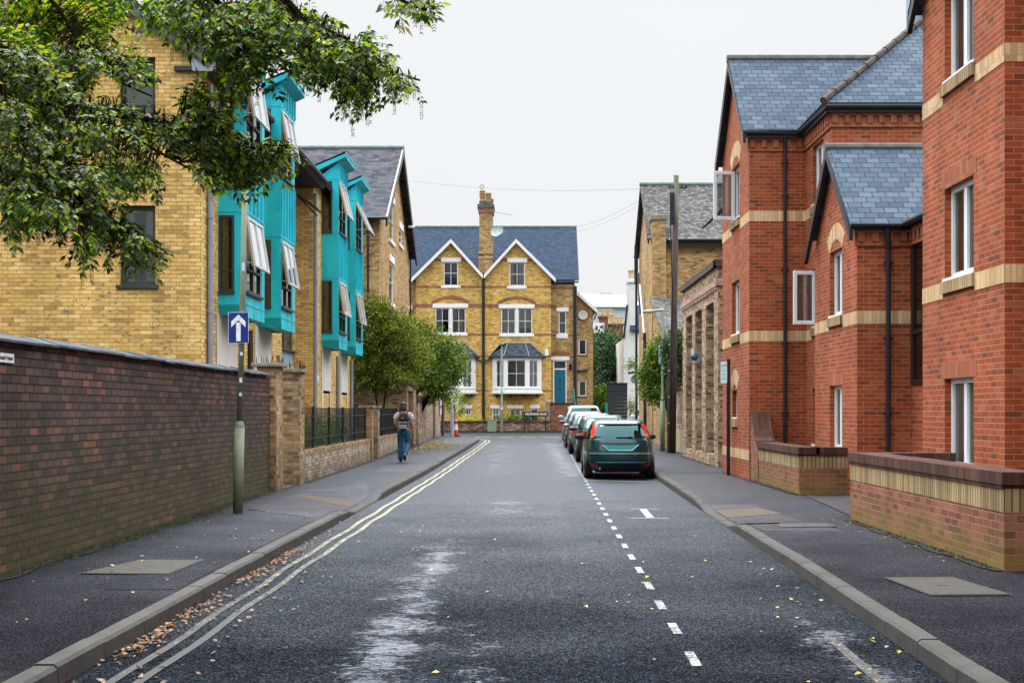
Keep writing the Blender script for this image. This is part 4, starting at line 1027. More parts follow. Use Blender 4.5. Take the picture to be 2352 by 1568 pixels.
PW = thing('garden_wall', 'pink brick garden wall beyond the green post', 'wall', (-4.2, 66, .35))
o2 = Fac((-4.28, 62.9), (-4.22, 66.6)); m = MB(); o2.box(m, 0, o2.L, -.3, 0, 0, 2.35); m.build('wall', 'pink_brick', PW); m = MB(); o2.box(m, 0, o2.L, -.33, .03, 2.35, 2.43); m.build('coping', 'ridge_brown', PW)
t = thing('gate_post', 'dark green timber post between the buff and pink walls', 'post', (-4.25, 62.6, .3)); m = MB(); m.box(-4.42, -4.2, 62.45, 62.8, .2, 2.5); m.build('shaft', 'post_green', t); m = MB(); m.box(-4.45, -4.17, 62.42, 62.83, 2.5, 2.55); m.build('cap', 'post_green', t)
t = thing('gate', 'black timber gate at the far end of the pink wall', 'gate', (-4.1, 67, .35))
m = MB()
for k in range(6): m.box(-4.18 + k * .0, -4.10, 66.7 + k * .2, 66.88 + k * .2, .35, 1.95 + .02 * (k % 2))
m.build('boards', 'charcoal_timber', t); m = MB(); m.box(-4.28, -4.19, 66.66, 67.9, .8, .9); m.box(-4.28, -4.19, 66.66, 67.9, 1.6, 1.7); m.build('brace', 'black_metal', t)

# ================================================================ END HOUSE (pair of yellow brick houses facing down the street)
HY = 84.0; K84 = HY / F
def hx_(px): return (px - CX) * K84
def hz_(py): return EYE - (py - CY) * K84
HB = thing('brick_house', 'pair of yellow brick houses with two white-edged gables facing down the street', 'building', (0, HY, .4))
HF = Fac((hx_(955), HY), (hx_(1265.5), HY)); u_ = lambda px: hx_(px) - hx_(955)
HL = Fac((hx_(905), HY + .9), (hx_(955), HY + .9)); HR = Fac((hx_(1265.5), HY + .9), (hx_(1322), HY + .9)); ul = lambda px: hx_(px) - hx_(905); ur = lambda px: hx_(px) - hx_(1265.5)
zf = hz_(632)     # feet of the gables
def hole(u, a, b, za, zb): return (u(a), u(b), hz_(zb), hz_(za))
holes = [hole(u_, 1019, 1052, 602, 656), hole(u_, 1170, 1205.6, 603, 656.5), hole(u_, 1000, 1032, 707.5, 765), hole(u_, 1038, 1069.5, 707.5, 765), hole(u_, 1151, 1184, 708, 767), hole(u_, 1190, 1222.5, 708, 767),
         hole(u_, 1069, 1082, 938, 964), hole(u_, 1131, 1147, 938, 966), hole(u_, 1171, 1196, 941, 966), hole(u_, 1220, 1236, 938, 966)]
prof = [(0, hz_(634)), (u_(1036), hz_(556)), (u_(1110), hz_(632)), (u_(1185.5), hz_(555)), (u_(1265.5), hz_(636))]
m = MB(); HF.wall(m, 0, zf, holes, prof=prof, depth=.14); m.build('wall', 'victorian', HB)
hr_ = [hole(ur, 1284, 1301.5, 713, 765), hole(ur, 1271, 1302.5, 826, 925.5)]
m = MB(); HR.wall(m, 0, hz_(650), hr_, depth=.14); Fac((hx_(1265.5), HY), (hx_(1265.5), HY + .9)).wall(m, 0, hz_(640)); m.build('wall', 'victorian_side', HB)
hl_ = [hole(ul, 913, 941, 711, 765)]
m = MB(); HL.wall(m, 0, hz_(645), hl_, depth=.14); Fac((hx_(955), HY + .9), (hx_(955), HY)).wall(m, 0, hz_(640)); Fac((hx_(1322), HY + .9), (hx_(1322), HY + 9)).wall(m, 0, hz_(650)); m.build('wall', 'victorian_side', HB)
for F_, a, b, u in ((HF, 955, 1265.5, u_), (HL, 905, 955, ul), (HR, 1265.5, 1322, ur)):
    for y0, y1, hs in ((697.5, 706.5, [(993.8, 1075.6), (1145.6, 1228), (1278.5, 1307.5), (909, 944)]), (656.5, 661, [(1013, 1058), (1165, 1211)]), (592, 600, [(955, 1013), (1059, 1159), (1211, 1270)] if 0 else None), (766, 770.5, [(994, 1074), (1146, 1226), (1278, 1306)]), (814.5, 820, [(1040, 1094), (1120, 1252), (1265, 1310)]), (895, 898.5, [(1040, 1092), (1125, 1246), (1268, 1306)])):
        if hs is None: continue
        for s in split_spans([(u(a), u(b))], [(u(p), u(q)) for p, q in hs]): m = MB(); F_.box(m, s[0], s[1], -.02, .008, hz_(y1), hz_(y0)); m.build('brick_band', 'band_red', HB)
for c, (l0, l1, q0, q1) in ((1036, (999, 1013, 1059, 1072)), (1185, (1152, 1165, 1211, 1221))):
    for e0, e1 in ((l0, l1), (q0, q1)): m = MB(); HF.box(m, u_(e0), u_(e1), -.02, .008, hz_(601), hz_(593)); m.build('brick_band', 'band_red', HB)
def sash(F_, u, a, b, za, zb, cur=None, room='room_dark', fm='white_trim', rows=2, cols=2, open_=0, par=HB):
    z0, z1 = hz_(zb), hz_(za); mid = (z0 + z1) / 2
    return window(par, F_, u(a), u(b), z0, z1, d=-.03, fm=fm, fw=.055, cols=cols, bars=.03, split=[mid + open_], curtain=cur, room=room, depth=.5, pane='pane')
full = {'spans': [(0, .42), (.58, 1)], 'mat': 'curtain_white', 'amp': .02}
sash(HF, u_, 1019, 1052, 602, 656, None, open_=.05); sash(HF, u_, 1170, 1205.6, 603, 656.5, {'spans': [(0, .3), (.62, 1)], 'mat': 'curtain_white'})
sash(HF, u_, 1000, 1032, 707.5, 765, {'spans': [(0, .48)], 'mat': 'curtain_white'}); sash(HF, u_, 1038, 1069.5, 707.5, 765, full)
sash(HF, u_, 1151, 1184, 708, 767, {'spans': [(0, 1)], 'mat': 'curtain_white', 'amp': .003}); sash(HF, u_, 1190, 1222.5, 708, 767, {'spans': [(0, 1)], 'mat': 'curtain_white', 'amp': .003, 'lo': .2})
for i, (a, b) in enumerate(((1069, 1082), (1131, 1147), (1171, 1196), (1220, 1236))): sash(HF, u_, a, b, 938, 966, {'spans': [(0, 1)], 'mat': 'curtain_white', 'amp': .003} if i in (1, 2) else None)
sash(HR, ur, 1284, 1301.5, 713, 765, {'spans': [(0, 1)], 'mat': 'curtain_grey', 'lo': 0}, cols=1); sash(HL, ul, 913, 941, 711, 765, None)
def wb(F_, u, a, b, y0, y1, d0=-.13, d1=.03):
    m = MB(); F_.box(m, u(a), u(b), d0, d1, hz_(y1), hz_(y0)); m.build('stone_trim', 'white_trim', HB, bevel=.008)
for (a, b, y0, y1) in ((1013, 1059, 592.4, 601.6), (1013, 1058, 656, 661.5), (1165, 1211, 593, 602.5), (1164, 1210, 657, 663.5), (993.8, 1075.6, 697.5, 707), (995, 1074, 764.5, 771), (1145.6, 1228, 699, 708), (1147, 1227, 766.5, 773)): wb(HF, u_, a, b, y0, y1, d1=.05)
for (a, b, y0, y1) in ((1032.2, 1037.8, 707.2, 764.4), (1184.2, 1189.8, 708.2, 766.4)): wb(HF, u_, a, b, y0, y1)
for (a, b) in ((1064, 1085), (1126, 1148), (1165, 1202), (1217, 1240)): wb(HF, u_, a, b, 930, 937.5, d1=.04)
wb(HR, ur, 1278.9, 1307.3, 704, 713, d1=.05); wb(HR, ur, 1278.7, 1305.6, 764.8, 775, d1=.05); wb(HR, ur, 1266.5, 1309, 817.5, 826, d1=.05); wb(HL, ul, 909, 945, 699, 708, d1=.05); wb(HL, ul, 910, 944, 765.2, 772, d1=.05)

for a, b, yy in ((993, 1076, 705), (1145, 1228, 706)):
    arch(HF, u_(a), u_(b), hz_(yy - 6), HB, rise=.34, th=.2, mat='band_red', d=.02)
arch(HR, ur(1268), ur(1307), hz_(817), HB, rise=.1, th=.24, mat='band_red', d=.02)
# front door
m = MB(); HR.box(m, ur(1274), ur(1300), -.14, -.08, hz_(925), hz_(848)); 
dr = m.build('door', 'door_blue', HB); m = MB()
for (a, b, y0, y1) in ((1277, 1285.5, 853, 882), (1288.5, 1297, 853, 882), (1277, 1285.5, 892, 918), (1288.5, 1297, 892, 918)): HR.box(m, ur(a), ur(b), -.082, -.066, hz_(y1), hz_(y0))
m.build('door_panel', 'door_blue', dr); m = MB(); HR.box(m, ur(1286), ur(1288), -.08, -.04, hz_(875), hz_(869)); HR.box(m, ur(1285), ur(1289), -.08, -.05, hz_(892), hz_(890)); m.build('knocker', 'black_metal', dr)
m = MB(); HR.box(m, ur(1271), ur(1273.8), -.14, -.02, hz_(925.5), hz_(826)); HR.box(m, ur(1300.2), ur(1302.5), -.14, -.02, hz_(925.5), hz_(826)); HR.box(m, ur(1273.8), ur(1300.2), -.14, -.03, hz_(848), hz_(844.5)); HR.box(m, ur(1273.8), ur(1300.2), -.14, -.03, hz_(829), hz_(826.3)); m.build('door_frame', 'white_trim', dr)
m = MB(); m.quad(HR.p(ur(1274), -.1, hz_(844.5)), HR.p(ur(1300), -.1, hz_(844.5)), HR.p(ur(1300), -.1, hz_(829)), HR.p(ur(1274), -.1, hz_(829))); m.build('fanlight', 'sign_blue' if 0 else 'slate_dark', dr)
wl = MB(); c = HR.p(ur(1311), .12, hz_(840)); wl.lathe(c, [(0, .22), (.05, .16), (.11, .12), (.085, -.06), (.09, -.10), (.03, -.2), (0, -.22)], 6); wl.box(c.x - .02, c.x + .02, c.y, c.y + .2, c.z - .22, c.z - .1); wl.build('wall_lantern', 'black_metal', HB)
m = MB(); m.box(hx_(1251.5), hx_(1259.5), HY - .09, HY, hz_(817), hz_(803)); m.build('alarm_box', 'alarm_white', HB, bevel=.02)
# bay windows
def bay(cx, w0=1131, w1=1244, c0=1185.5):
    dx = cx - c0; X = lambda px: hx_(px + dx); yf = HY - .75
    pts = [(X(1131), HY), (X(1160), yf), (X(1212.5), yf), (X(1244), HY)]
    zt, zs, zb = hz_(819), hz_(893), hz_(900)
    for k in range(4):
        xb = X(1140) + (X(1235) - X(1140)) * k / 3; base = MB(); base.quad((xb - .05, HY, hz_(912)), (xb - .05, HY, hz_(904)), (xb - .05, HY - .55, hz_(904))); base.quad((xb + .05, HY, hz_(912)), (xb + .05, HY - .55, hz_(904)), (xb + .05, HY, hz_(904))); base.quad((xb - .05, HY, hz_(912)), (xb - .05, HY - .55, hz_(904)), (xb + .05, HY - .55, hz_(904)), (xb + .05, HY, hz_(912))); base.build('bay_bracket', 'ridge_brown', HB)
    base = MB(); base.quad(*[(x, y, hz_(904)) for x, y in pts]); base.quad(*[(x, y, hz_(902.5)) for x, y in pts][::-1]); base.build('bay_floor', 'ridge_brown', HB)
    spec = [(.18, .12), (.42, .42), (.12, .18)]; mm = MB(); ws = []
    bo = MB()
    for k, (a, b) in enumerate(zip(pts, pts[1:])):
        f = Fac(a, b); e0, e1 = (.30, .12) if k == 0 else ((.14, .14) if k == 1 else (.12, .30))
        f.wall(bo, hz_(899), zt + .0, [(e0, f.L - e1, zs + .1, zt - .22)], depth=.08); ws.append((f, e0, f.L - e1, zs + .1, zt - .22))
        f.box(bo, -.05, f.L + .05, -.05, .08, hz_(904), hz_(899)); f.box(bo, 0, f.L, -.02, .035, zs, zs + .06); f.box(bo, -.02, f.L + .02, -.02, .06, zt - .12, zt)
    b_ = bo.build('bay_window', 'white_trim', HB)
    for k, (f, a, b, c, d) in enumerate(ws):
        window(HB, f, a, b, c, d, d=-.03, fm='white_trim', fw=.05, cols=2 if k == 1 else 2, bars=.025, split=[(c + d) / 2], curtain={'spans': [(0, .95)], 'mat': 'curtain_grey' if k == 0 else 'curtain_white'} if k != 1 else None, room='room_dark', depth=.5)
    # lead-hipped slate roof
    zr = hz_(787.5); o = .14; P = [(X(1122), HY, zt), (X(1157), yf - o, zt), (X(1215.5), yf - o, zt), (X(1252), HY, zt)]; T = [(X(1151), HY, zr), (X(1166), HY, zr), (X(1206), HY, zr), (X(1218), HY, zr)]
    m = MB(); m.quad(P[0], P[1], T[1], T[0]); m.quad(P[1], P[2], T[2], T[1]); m.quad(P[2], P[3], T[3], T[2]); r = m.build('bay_roof', 'slate_dark', HB)
    m = MB()
    for i in range(4): m.tube([P[i], T[i]], .035, 6)
    m.tube([T[0], T[3]], .05, 6); m.build('lead_hip', 'sign_grey', r)
    m = MB(); m.tube([Vector(p) - Vector((0, 0, .03)) for p in P], .05, 6); m.build('gutter', 'black_pipe', r)
bay(1185.5); bay(1034.5)
# main roof, gable roofs, bargeboards
ye, yr = HY + .75, HY + 5.0; ze, zr = 9.86, 13.75
xl, xr = hx_(880), hx_(1322) + .25
roofslab([(xl, ye, ze), (xr, ye, ze), (xr - .0, yr, zr), (xl, yr, zr)], 'slate_navy', parent=HB)
roofslab([(xl, yr + 4.3, ze), (xr, yr + 4.3, ze), (xr - .0, yr, zr), (xl, yr, zr)], 'slate_navy', parent=HB)
m = MB(); m.tube([(xl, yr, zr), (xr, yr, zr)], .09, 8); m.build('ridge_tiles', 'ridge_green', HB)
for pk, fl, fr in ((1036, 945.5, 1109.5), (1185.5, 1111.5, 1276)):
    px0, pxl, pxr = hx_(pk), hx_(fl), hx_(fr); zp, zl = hz_(550), hz_(640)
    yb = ye + (zp - ze) / (zr - ze) * (yr - ye)
    for s, xe in ((-1, pxl), (1, pxr)):
        zz = zl if abs(xe - px0) > 2.2 else hz_(632); m = MB(); m.slab([(px0, HY - .3, zp), (px0, yb, zp), (xe, ye + .02, zz), (xe, HY - .3, zz)], .06); m.build('gable_roof', 'slate_navy', HB)
    m = MB()
    for xe in (pxl, pxr):
        zz = zl if abs(xe - px0) > 2.2 else hz_(632)
        a, b = Vector((px0, HY - .34, zp)), Vector((xe, HY - .34, zz)); w = Vector((0, 0, .24))
        m.quad(a - w, b - w, b, a); m.quad(a + Vector((0, .05, 0)), b + Vector((0, .05, 0)), b - w + Vector((0, .05, 0)), a - w + Vector((0, .05, 0))); m.quad(a - w, a - w + Vector((0, .32, 0)), b - w + Vector((0, .32, 0)), b - w)
    m.build('bargeboard', 'white_trim', HB)
m = MB(); m.tube([(hx_(931), ye - .05, hz_(643)), (hx_(950), ye - .05, hz_(643))], .06, 6); m.tube([(hx_(1272), ye - .05, hz_(645)), (hx_(1330), ye - .05, hz_(645))], .06, 6); m.build('gutter', 'black_pipe', HB)
m = MB(); x = hx_(1110.5); m.tube([(x, HY - .09, .5), (x, HY - .09, hz_(628))], .09, 8); m.tube([(hx_(1090), HY - .1, hz_(820)), (hx_(1098), HY - .1, hz_(826)), (x, HY - .1, hz_(830)), (hx_(1120), HY - .1, hz_(827)), (hx_(1128), HY - .1, hz_(820))], .05, 6); m.build('downpipe', 'black_pipe', HB)
m = MB(); x = hx_(1322); m.tube([(x, HY + .75, .5), (x, HY + .75, hz_(655))], .11, 8); m.build('downpipe', 'black_pipe', HB)
# chimney
ch = MB(); y0 = HY + .3; ch.box(hx_(1100.5), hx_(1131), y0, y0 + 1.6, hz_(560), hz_(487)); ch.box(hx_(1098.5), hx_(1131.5), y0 - .06, y0 + 1.7, 9.5, hz_(592)); ch.box(hx_(1100), hx_(1131), y0, y0 + 1.65, hz_(592), hz_(560)); ch.box(hx_(1097.5), hx_(1132.5), y0 - .09, y0 + 1.7, hz_(594), hz_(588)); ch.box(hx_(1098), hx_(1132), y0 - .09, y0 + 1.7, hz_(582), hz_(577)); co = ch.build('chimney', 'victorian_side', HB)
m = MB(); m.box(hx_(1098.5), hx_(1133.5), y0 - .06, y0 + 1.7, hz_(487), hz_(477)); m.build('brick_band', 'band_red', co)
m = MB(); m.box(hx_(1096), hx_(1135), y0 - .1, y0 + 1.75, hz_(477), hz_(467)); m.box(hx_(1100), hx_(1131), y0, y0 + 1.6, hz_(467), hz_(459)); m.build('cap', 'ridge_grey', co, bevel=.04)
for px, yy, top in ((1108, y0 + .3, 432), (1122, y0 + .3, 438), (1127, y0 + 1.1, 448), (1115, y0 + 1.1, 450)):
    c = Vector(((px - CX) * K84 * (yy / HY), yy, hz_(462))); h = hz_(top) - hz_(462) 
    m = MB(); pr = [(.17, 0), (.15, h * .35)]
    for k in range(4): t = .38 + k * .14; pr += [(.20, h * t), (.20, h * (t + .05)), (.16, h * (t + .06)), (.16, h * (t + .13))]
    pr += [(.10, h * .97), (.02, h)]; m.lathe(c, pr, 14); m.build('chimney_pot', 'terracotta', co)
m = MB(); c = Vector((hx_(1108) * 1.02, y0 + .3, hz_(430))); m.tube([c + Vector((.12 * cos(t), 0, .12 + .12 * sin(t))) for t in [k * pi / 6 for k in range(13)]], .02, 5); m.build('pot_ring', 'black_metal', co)
for (px, py, dy, r) in ((1139.5, 532, 0, .33), (1146, 527, .6, .30)):
    m = MB(); c = Vector((hx_(px) * (1 + dy / 85), y0 - .3 + dy, hz_(py))); ax = Vector((-.25, -1, .15)).normalized(); m.lathe(c, [(.02, .0), (r * .6, .03), (r, .10)], 20, ax); m.tube([c, c + Vector((-.35, .25, -.25))], .025, 6); m.tube([c - ax * 0 + Vector((.1, -.02, -r * .8)), c + ax * .45 + Vector((0, 0, -.05))], .012, 5); m.build('satellite_dish', 'dish', co, smooth=False)
m = MB(); a = Vector((hx_(1131), y0 + .2, hz_(484))); m.tube([a, a + Vector((1.25, .1, -.18))], .014, 5); m.tube([a + Vector((.02, 0, .12)), a + Vector((.0, 0, -1.6))], .018, 5); m.build('aerial', 'sign_grey', co)
# right wing of the house
WG = Fac((hx_(1323) * 1.03, HY + 2.6), (hx_(1363) * 1.0245, HY + 2.6)); s2 = (HY + 2.6) / F
wz = lambda py: EYE - (py - CY) * s2
wx = lambda px: (px - CX) * s2 - WG.a.x
wh = [(wx(1329), wx(1347), wz(815), wz(779)), (wx(1329), wx(1347), wz(910), wz(874))]
m = MB(); WG.wall(m, 0, wz(710), wh, prof=[(0, wz(668)), (WG.L, wz(712))]); Fac((WG.a.x + WG.L, HY + 2.6), (WG.a.x + WG.L, HY + 9)).wall(m, 0, wz(710)); m.build('wall', 'victorian_side', HB)
for h, cu in zip(wh, ({'spans': [(0, 1)], 'mat': 'room_mid' if 0 else 'curtain_grey', 'lo': 1.0} , {'spans': [(0, 1)], 'mat': 'curtain_white', 'amp': .002})):
    window(HB, WG, *h, d=-.03, fm='white_trim', fw=.07, curtain=cu if h is wh[1] else None, sill=(.06, .05, .06), sillmat='ridge_brown')
m = MB(); c = WG.p(wx(1339), .0, wz(723)); m.lathe(c, [(.30, -.02), (.30, .05), (.24, .05), (.24, -.02)], 24, WG.n); rw = m.build('round_window', 'white_trim', HB, smooth=False)
m = MB(); m.lathe(c, [(.42, 0), (.42, .02), (.30, .02)], 24, WG.n); m.build('brick_ring', 'band_red', rw); m = MB(); m.lathe(c, [(.24, .012), (.0, .012)], 24, WG.n); m.build('pane', 'curtain_white', rw)
m = MB(); m.slab([(WG.a.x - .1, HY + 2.35, wz(664)), (WG.a.x - .1, HY + 9, wz(664)), (WG.a.x + WG.L + .3, HY + 9, wz(711)), (WG.a.x + WG.L + .3, HY + 2.35, wz(711))], .08); m.build('wing_roof', 'slate_navy', HB)
a, b = WG.p(-.05, .28, wz(665)), WG.p(WG.L + .28, .28, wz(711)); m = MB(); w = Vector((0, 0, .26)); m.quad(a - w, b - w, b, a); m.quad(b - w, b - w + Vector((0, .2, 0)), b + Vector((0, .2, 0)), b); m.quad(a - w, a - w + Vector((0, .2, 0)), b - w + Vector((0, .2, 0)), b - w); m.build('bargeboard', 'white_trim', HB)
m = MB(); p = WG.p(WG.L + .2, .1, wz(708)); m.tube([p, p + Vector((0, 0, -.4)), p + Vector((-.15, 0, -.75))], .05, 6); q = WG.p(0, .1, wz(852)); m.tube([q, q + Vector((.75, 0, .05))], .07, 6); m.build('waste_pipe', 'black_pipe', HB)
# steps wall to the door, brick
ST = thing('entrance_steps', 'red brick stair block leading up to the blue front door', 'steps', (hx_(1290), 81.5, .4))
s8 = 80.4 / F; m = MB(); m.box((1264 - CX) * s8, (1316 - CX) * s8, 80.4, 84.8, .3, EYE - (927 - CY) * s8); m.build('wall', 'red_low', ST)
m = MB(); m.box((1265 - CX) * s8 - .06, (1316 - CX) * s8 + .05, 80.34, 84.8, EYE - (927 - CY) * s8, EYE - (924.5 - CY) * s8); m.build('step', 'red_coping', ST)
m = MB(); m.box((1254 - CX) * s8, (1263 - CX) * s8, 80.3, 80.7, .3, EYE - (924 - CY) * s8); m.lathe(((1258.5 - CX) * s8, 80.5, EYE - (924 - CY) * s8), [(.15, 0), (.16, .05), (.10, .12), (0, .14)], 12); m.build('stone_post', 'stone_cap', ST)
m = MB(); a = Vector(((1317 - CX) * s8, 80.6, EYE - (890 - CY) * s8)); m.tube([a, a + Vector((.14, 0, -1.3))], .05, 6); m.build('handrail', 'teal_paint', ST)
# front garden wall
GW = thing('garden_wall', 'low patchy red brick front garden wall facing the street end', 'wall', (-2, 80.2, .4))
gw = Fac((-6.5, 80.0), ((1264 - CX) * 80 / F, 80.0)); gzt = EYE - (970.5 - CY) * 80 / F
m = MB(); gw.box(m, 0, gw.L, -.25, 0, .2, gzt); m.build('wall', 'red_garden', GW); m = MB(); gw.box(m, -.02, gw.L + .02, -.28, .03, gzt, gzt + .11); m.build('coping', 'red_coping', GW)

# ================================================================ HOUSE ON THE LEFT BEHIND THE ORIELS
VL = thing('brick_house', 'tall yellow brick house with lichened slate roof behind the turquoise oriels', 'building', (-8, 56, .3))
va = Fac((-16, 50.2), (-5.45, 50.2)); vb = Fac((-5.45, 50.2), (-5.45, 62.8)); ys_ = lambda px: 3100 * 5.45 / (CX - px) - 50.2
def zat(py, u): return EYE + (CY - py) * (50.2 + u) / F
vh = [(ys_(894.5) , ys_(904.5), zat(556, 4.8), zat(466, 4.8)), (ys_(916.5), ys_(924), zat(563, 8.5), zat(527, 8.5)), (ys_(894), ys_(904), zat(697, 4.8), zat(606, 4.8))]
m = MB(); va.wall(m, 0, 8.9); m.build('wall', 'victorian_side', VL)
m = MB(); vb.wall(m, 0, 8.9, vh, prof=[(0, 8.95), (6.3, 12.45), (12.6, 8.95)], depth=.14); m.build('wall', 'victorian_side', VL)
for h in vh:
    m = MB(); vb.box(m, h[0] - .12, h[1] + .12, -.1, .05, h[3], h[3] + .28); m.build('lintel', 'white_trim', VL); m = MB(); vb.box(m, h[0] - .1, h[1] + .1, -.1, .07, h[2] - .14, h[2]); m.build('sill', 'white_trim', VL)
for h in vh: window(VL, vb, *h, d=-.02, fm='white_trim', fw=.08, split=[(h[2] + h[3]) / 2], curtain={'spans': [(0, .3)], 'mat': 'curtain_white'})
roofslab([(-16, 56.5, 12.62), (-5.1, 56.5, 12.62), (-5.1, 49.75, 8.78), (-16, 49.75, 8.78)], 'slate_old', parent=VL); roofslab([(-16, 56.5, 12.62), (-5.1, 56.5, 12.62), (-5.1, 63.3, 8.78), (-16, 63.3, 8.78)], 'slate_old', parent=VL)
m = MB(); m.tube([(-16, 56.5, 12.64), (-5.1, 56.5, 12.64)], .1, 8); m.build('ridge_tiles', 'ridge_green', VL)
barge(vb, -.45, 8.78, 6.3, 12.64, 13.1, 8.76, .34, .28, .35, parent=VL)
gutter(VL, [(-16, 49.7, 8.74), (-5.1, 49.7, 8.74)]); pipe(VL, -5.86, 50.1, .2, 8.7, clips=(3, 5, 7)); pipe(VL, -5.38, 62.9, .2, 8.8)
m = MB(); m.tube([(-5.28, 60.6, 9.9), (-5.0, 60.7, 9.9)], .06, 8); m.build('light', 'alarm_white', VL)

# ================================================================ RIGHT SIDE, FARTHER BUILDINGS
SB = thing('brick_building', 'brown brick building with tall narrow slot windows next to the red flats', 'building', (6, 40, .15))
sa = Fac((5.12, 44.1), (5.12, 36.0)); sb_ = Fac((5.12, 36.0), (7.5, 36.0)); syu = lambda px: 44.1 - 3100 * 5.12 / (px - CX)
slots = [(syu(1576), syu(1589.5), .45, 4.62), (syu(1597), syu(1612), .45, 4.62), (syu(1621), syu(1639.5), .45, 4.62)]
m = MB(); sa.wall(m, 0, 5.5, slots, depth=.42); sb_.wall(m, 0, 5.5); Fac((7.5, 44.1), (5.12, 44.1)).wall(m, 0, 5.5); m.build('wall', 'slot_brick', SB)
m = MB(); sa.box(m, -.06, 8.16, -.3, .09, 5.5, 5.68); sb_.box(m, -.09, 2.4, -.3, .09, 5.5, 5.68); m.build('coping', 'ridge_brown', SB)
m = MB(); sa.box(m, -.03, 8.12, -.02, .06, 4.98, 5.12); n = 34
for k in range(n): sa.box(m, k * .24, k * .24 + .11, -.02, .05, 4.88, 4.98)
sb_.box(m, -.05, 2.4, -.02, .06, 4.98, 5.12); m.build('corbel', 'pink_brick', SB)
for s in slots:
    window(SB, sa, s[0], s[1], s[2], s[3], d=-.36, fm='black_metal', fw=.05, cols=1, rows=4, bars=.05, pane='pane_dark', depth=.6)
m = MB(); sa.box(m, -.02, 8.1, -.02, .05, .05, .42); 
# blue globe lamp on a bracket
BL = thing('globe_lamp', 'blue glass globe lamp in a metal ring, bracketed to the slot-windowed wall', 'lamp', (4.85, 38.8, 3.2))
c = Vector((4.84, 38.8, 3.2)); m = MB(); m.lathe(c, [(0, .12), (.07, .10), (.115, .03), (.115, -.03), (.07, -.10), (0, -.12)], 18); m.build('globe', 'glass_blue', BL, smooth=True)
m = MB(); m.tube([c + Vector((.20 * cos(t), 0, .20 * sin(t))) for t in [k * pi / 12 for k in range(25)]], .022, 6); m.tube([c + Vector((.1, 0, .0)), c + Vector((.32, 0, 0))], .02, 6); m.build('ring', 'sign_grey', BL); m = MB(); m.box(c.x - .08, c.x - .02, c.y - .1, c.y + .1, c.z + .02, c.z + .22); m.build('sensor', 'alarm_white', BL)
# garden wall with rendered plinth
OG = thing('garden_wall', 'old brick wall with cream rendered base behind the telegraph pole', 'wall', (5.35, 50, .3))
og = Fac((5.35, 57.0), (5.35, 44.1)); m = MB(); og.box(m, 0, og.L, -.3, 0, 1.0, 2.35); m.build('wall', 'old_brick', OG); m = MB(); og.box(m, 0, og.L, -.3, .02, .1, 1.0); m.build('plinth', 'ground_render', OG); m = MB(); og.box(m, 0, og.L, -.33, .03, 2.35, 2.42); m.build('coping', 'ridge_brown', OG)
# Victorian house with mossy roof
VR = thing('brick_house', 'yellow brick house with mossy slate roof behind the telegraph pole', 'building', (7, 60, .3))
ra = Fac((5.3, 63.2), (5.3, 57.0)); rb = Fac((5.3, 57.0), (15, 57.0))
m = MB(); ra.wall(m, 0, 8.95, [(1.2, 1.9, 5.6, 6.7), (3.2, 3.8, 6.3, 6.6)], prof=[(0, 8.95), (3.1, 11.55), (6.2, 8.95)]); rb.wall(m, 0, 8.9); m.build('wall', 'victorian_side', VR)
window(VR, ra, 1.2, 1.9, 5.6, 6.7, d=-.02, fm='white_trim', fw=.1); window(VR, ra, 3.2, 3.8, 6.3, 6.6, d=-.02, fm='white_trim', fw=.08)
for yy, mt in (((60.1, 56.6), 0), ((60.1, 63.6), 0)):
    roofslab([(5.08, yy[0], 11.7), (15, yy[0], 11.7), (15, yy[1], 8.85), (5.08, yy[1], 8.85)], 'slate_moss', parent=VR)
m = MB(); m.tube([(5.06, 60.1, 11.72), (15, 60.1, 11.72)], .09, 8); m.build('ridge_tiles', 'ridge_green', VR)
barge(ra, -.35, 8.85, 3.1, 11.66, 6.5, 8.85, .2, .12, .18, parent=VR); gutter(VR, [(5.85, 56.55, 8.8), (15, 56.55, 8.8)]); fascia([(5.9, 56.7), (15, 56.7)], 8.55, 8.8, VR)
m = MB(); m.box(5.28, 5.86, 56.45, 57.3, .2, 9.6); cb = m.build('chimney', 'victorian_side', VR); m = MB(); m.box(5.22, 5.92, 56.39, 57.36, 9.6, 9.85); m.build('cap', 'stone_cap', cb, bevel=.05)
pipe(VR, 9.0, 56.9, 5, 8.7)
m = MB(); m.tube([(5.12, 62.6, 8.0), (5.12, 62.6, .3)], .055, 8); m.tube([(5.12, 62.7, 9.3), (5.12, 62.7, 7.5)], .09, 8); m.tube([(5.12, 61.6, 7.9), (5.12, 60.6, 6.0)], .05, 8); m.tube([(5.15, 58.6, 5.0), (5.15, 58.3, .3)], .07, 8); m.build('downpipe', 'black_pipe', VR)
m = MB(); m.tube([(5.14, 60.8, 7.3), (5.14, 58.6, 5.0)], .06, 8); m.build('soil_pipe', 'alu_frame', VR)
m = MB(); m.box(5.18, 5.3, 58.9, 59.3, 3.0, 3.5); m.box(5.15, 5.3, 59.4, 59.7, 4.6, 4.72); m.build('light', 'alarm_white', VR)
# lean-to of that house
lt = Fac((5.32, 57.0), (5.32, 50.4)); lf = Fac((5.32, 50.4), (9, 50.4))
m = MB(); lt.wall(m, 0, 4.4, prof=[(0, 6.25), (6.6, 4.3)]); lf.wall(m, 0, 4.3); m.build('wall', 'victorian_side', VR)
roofslab([(5.15, 56.4, 6.35), (9.5, 56.4, 6.35), (9.5, 50.1, 4.35), (5.15, 50.1, 4.35)], 'slate_moss', parent=VR)
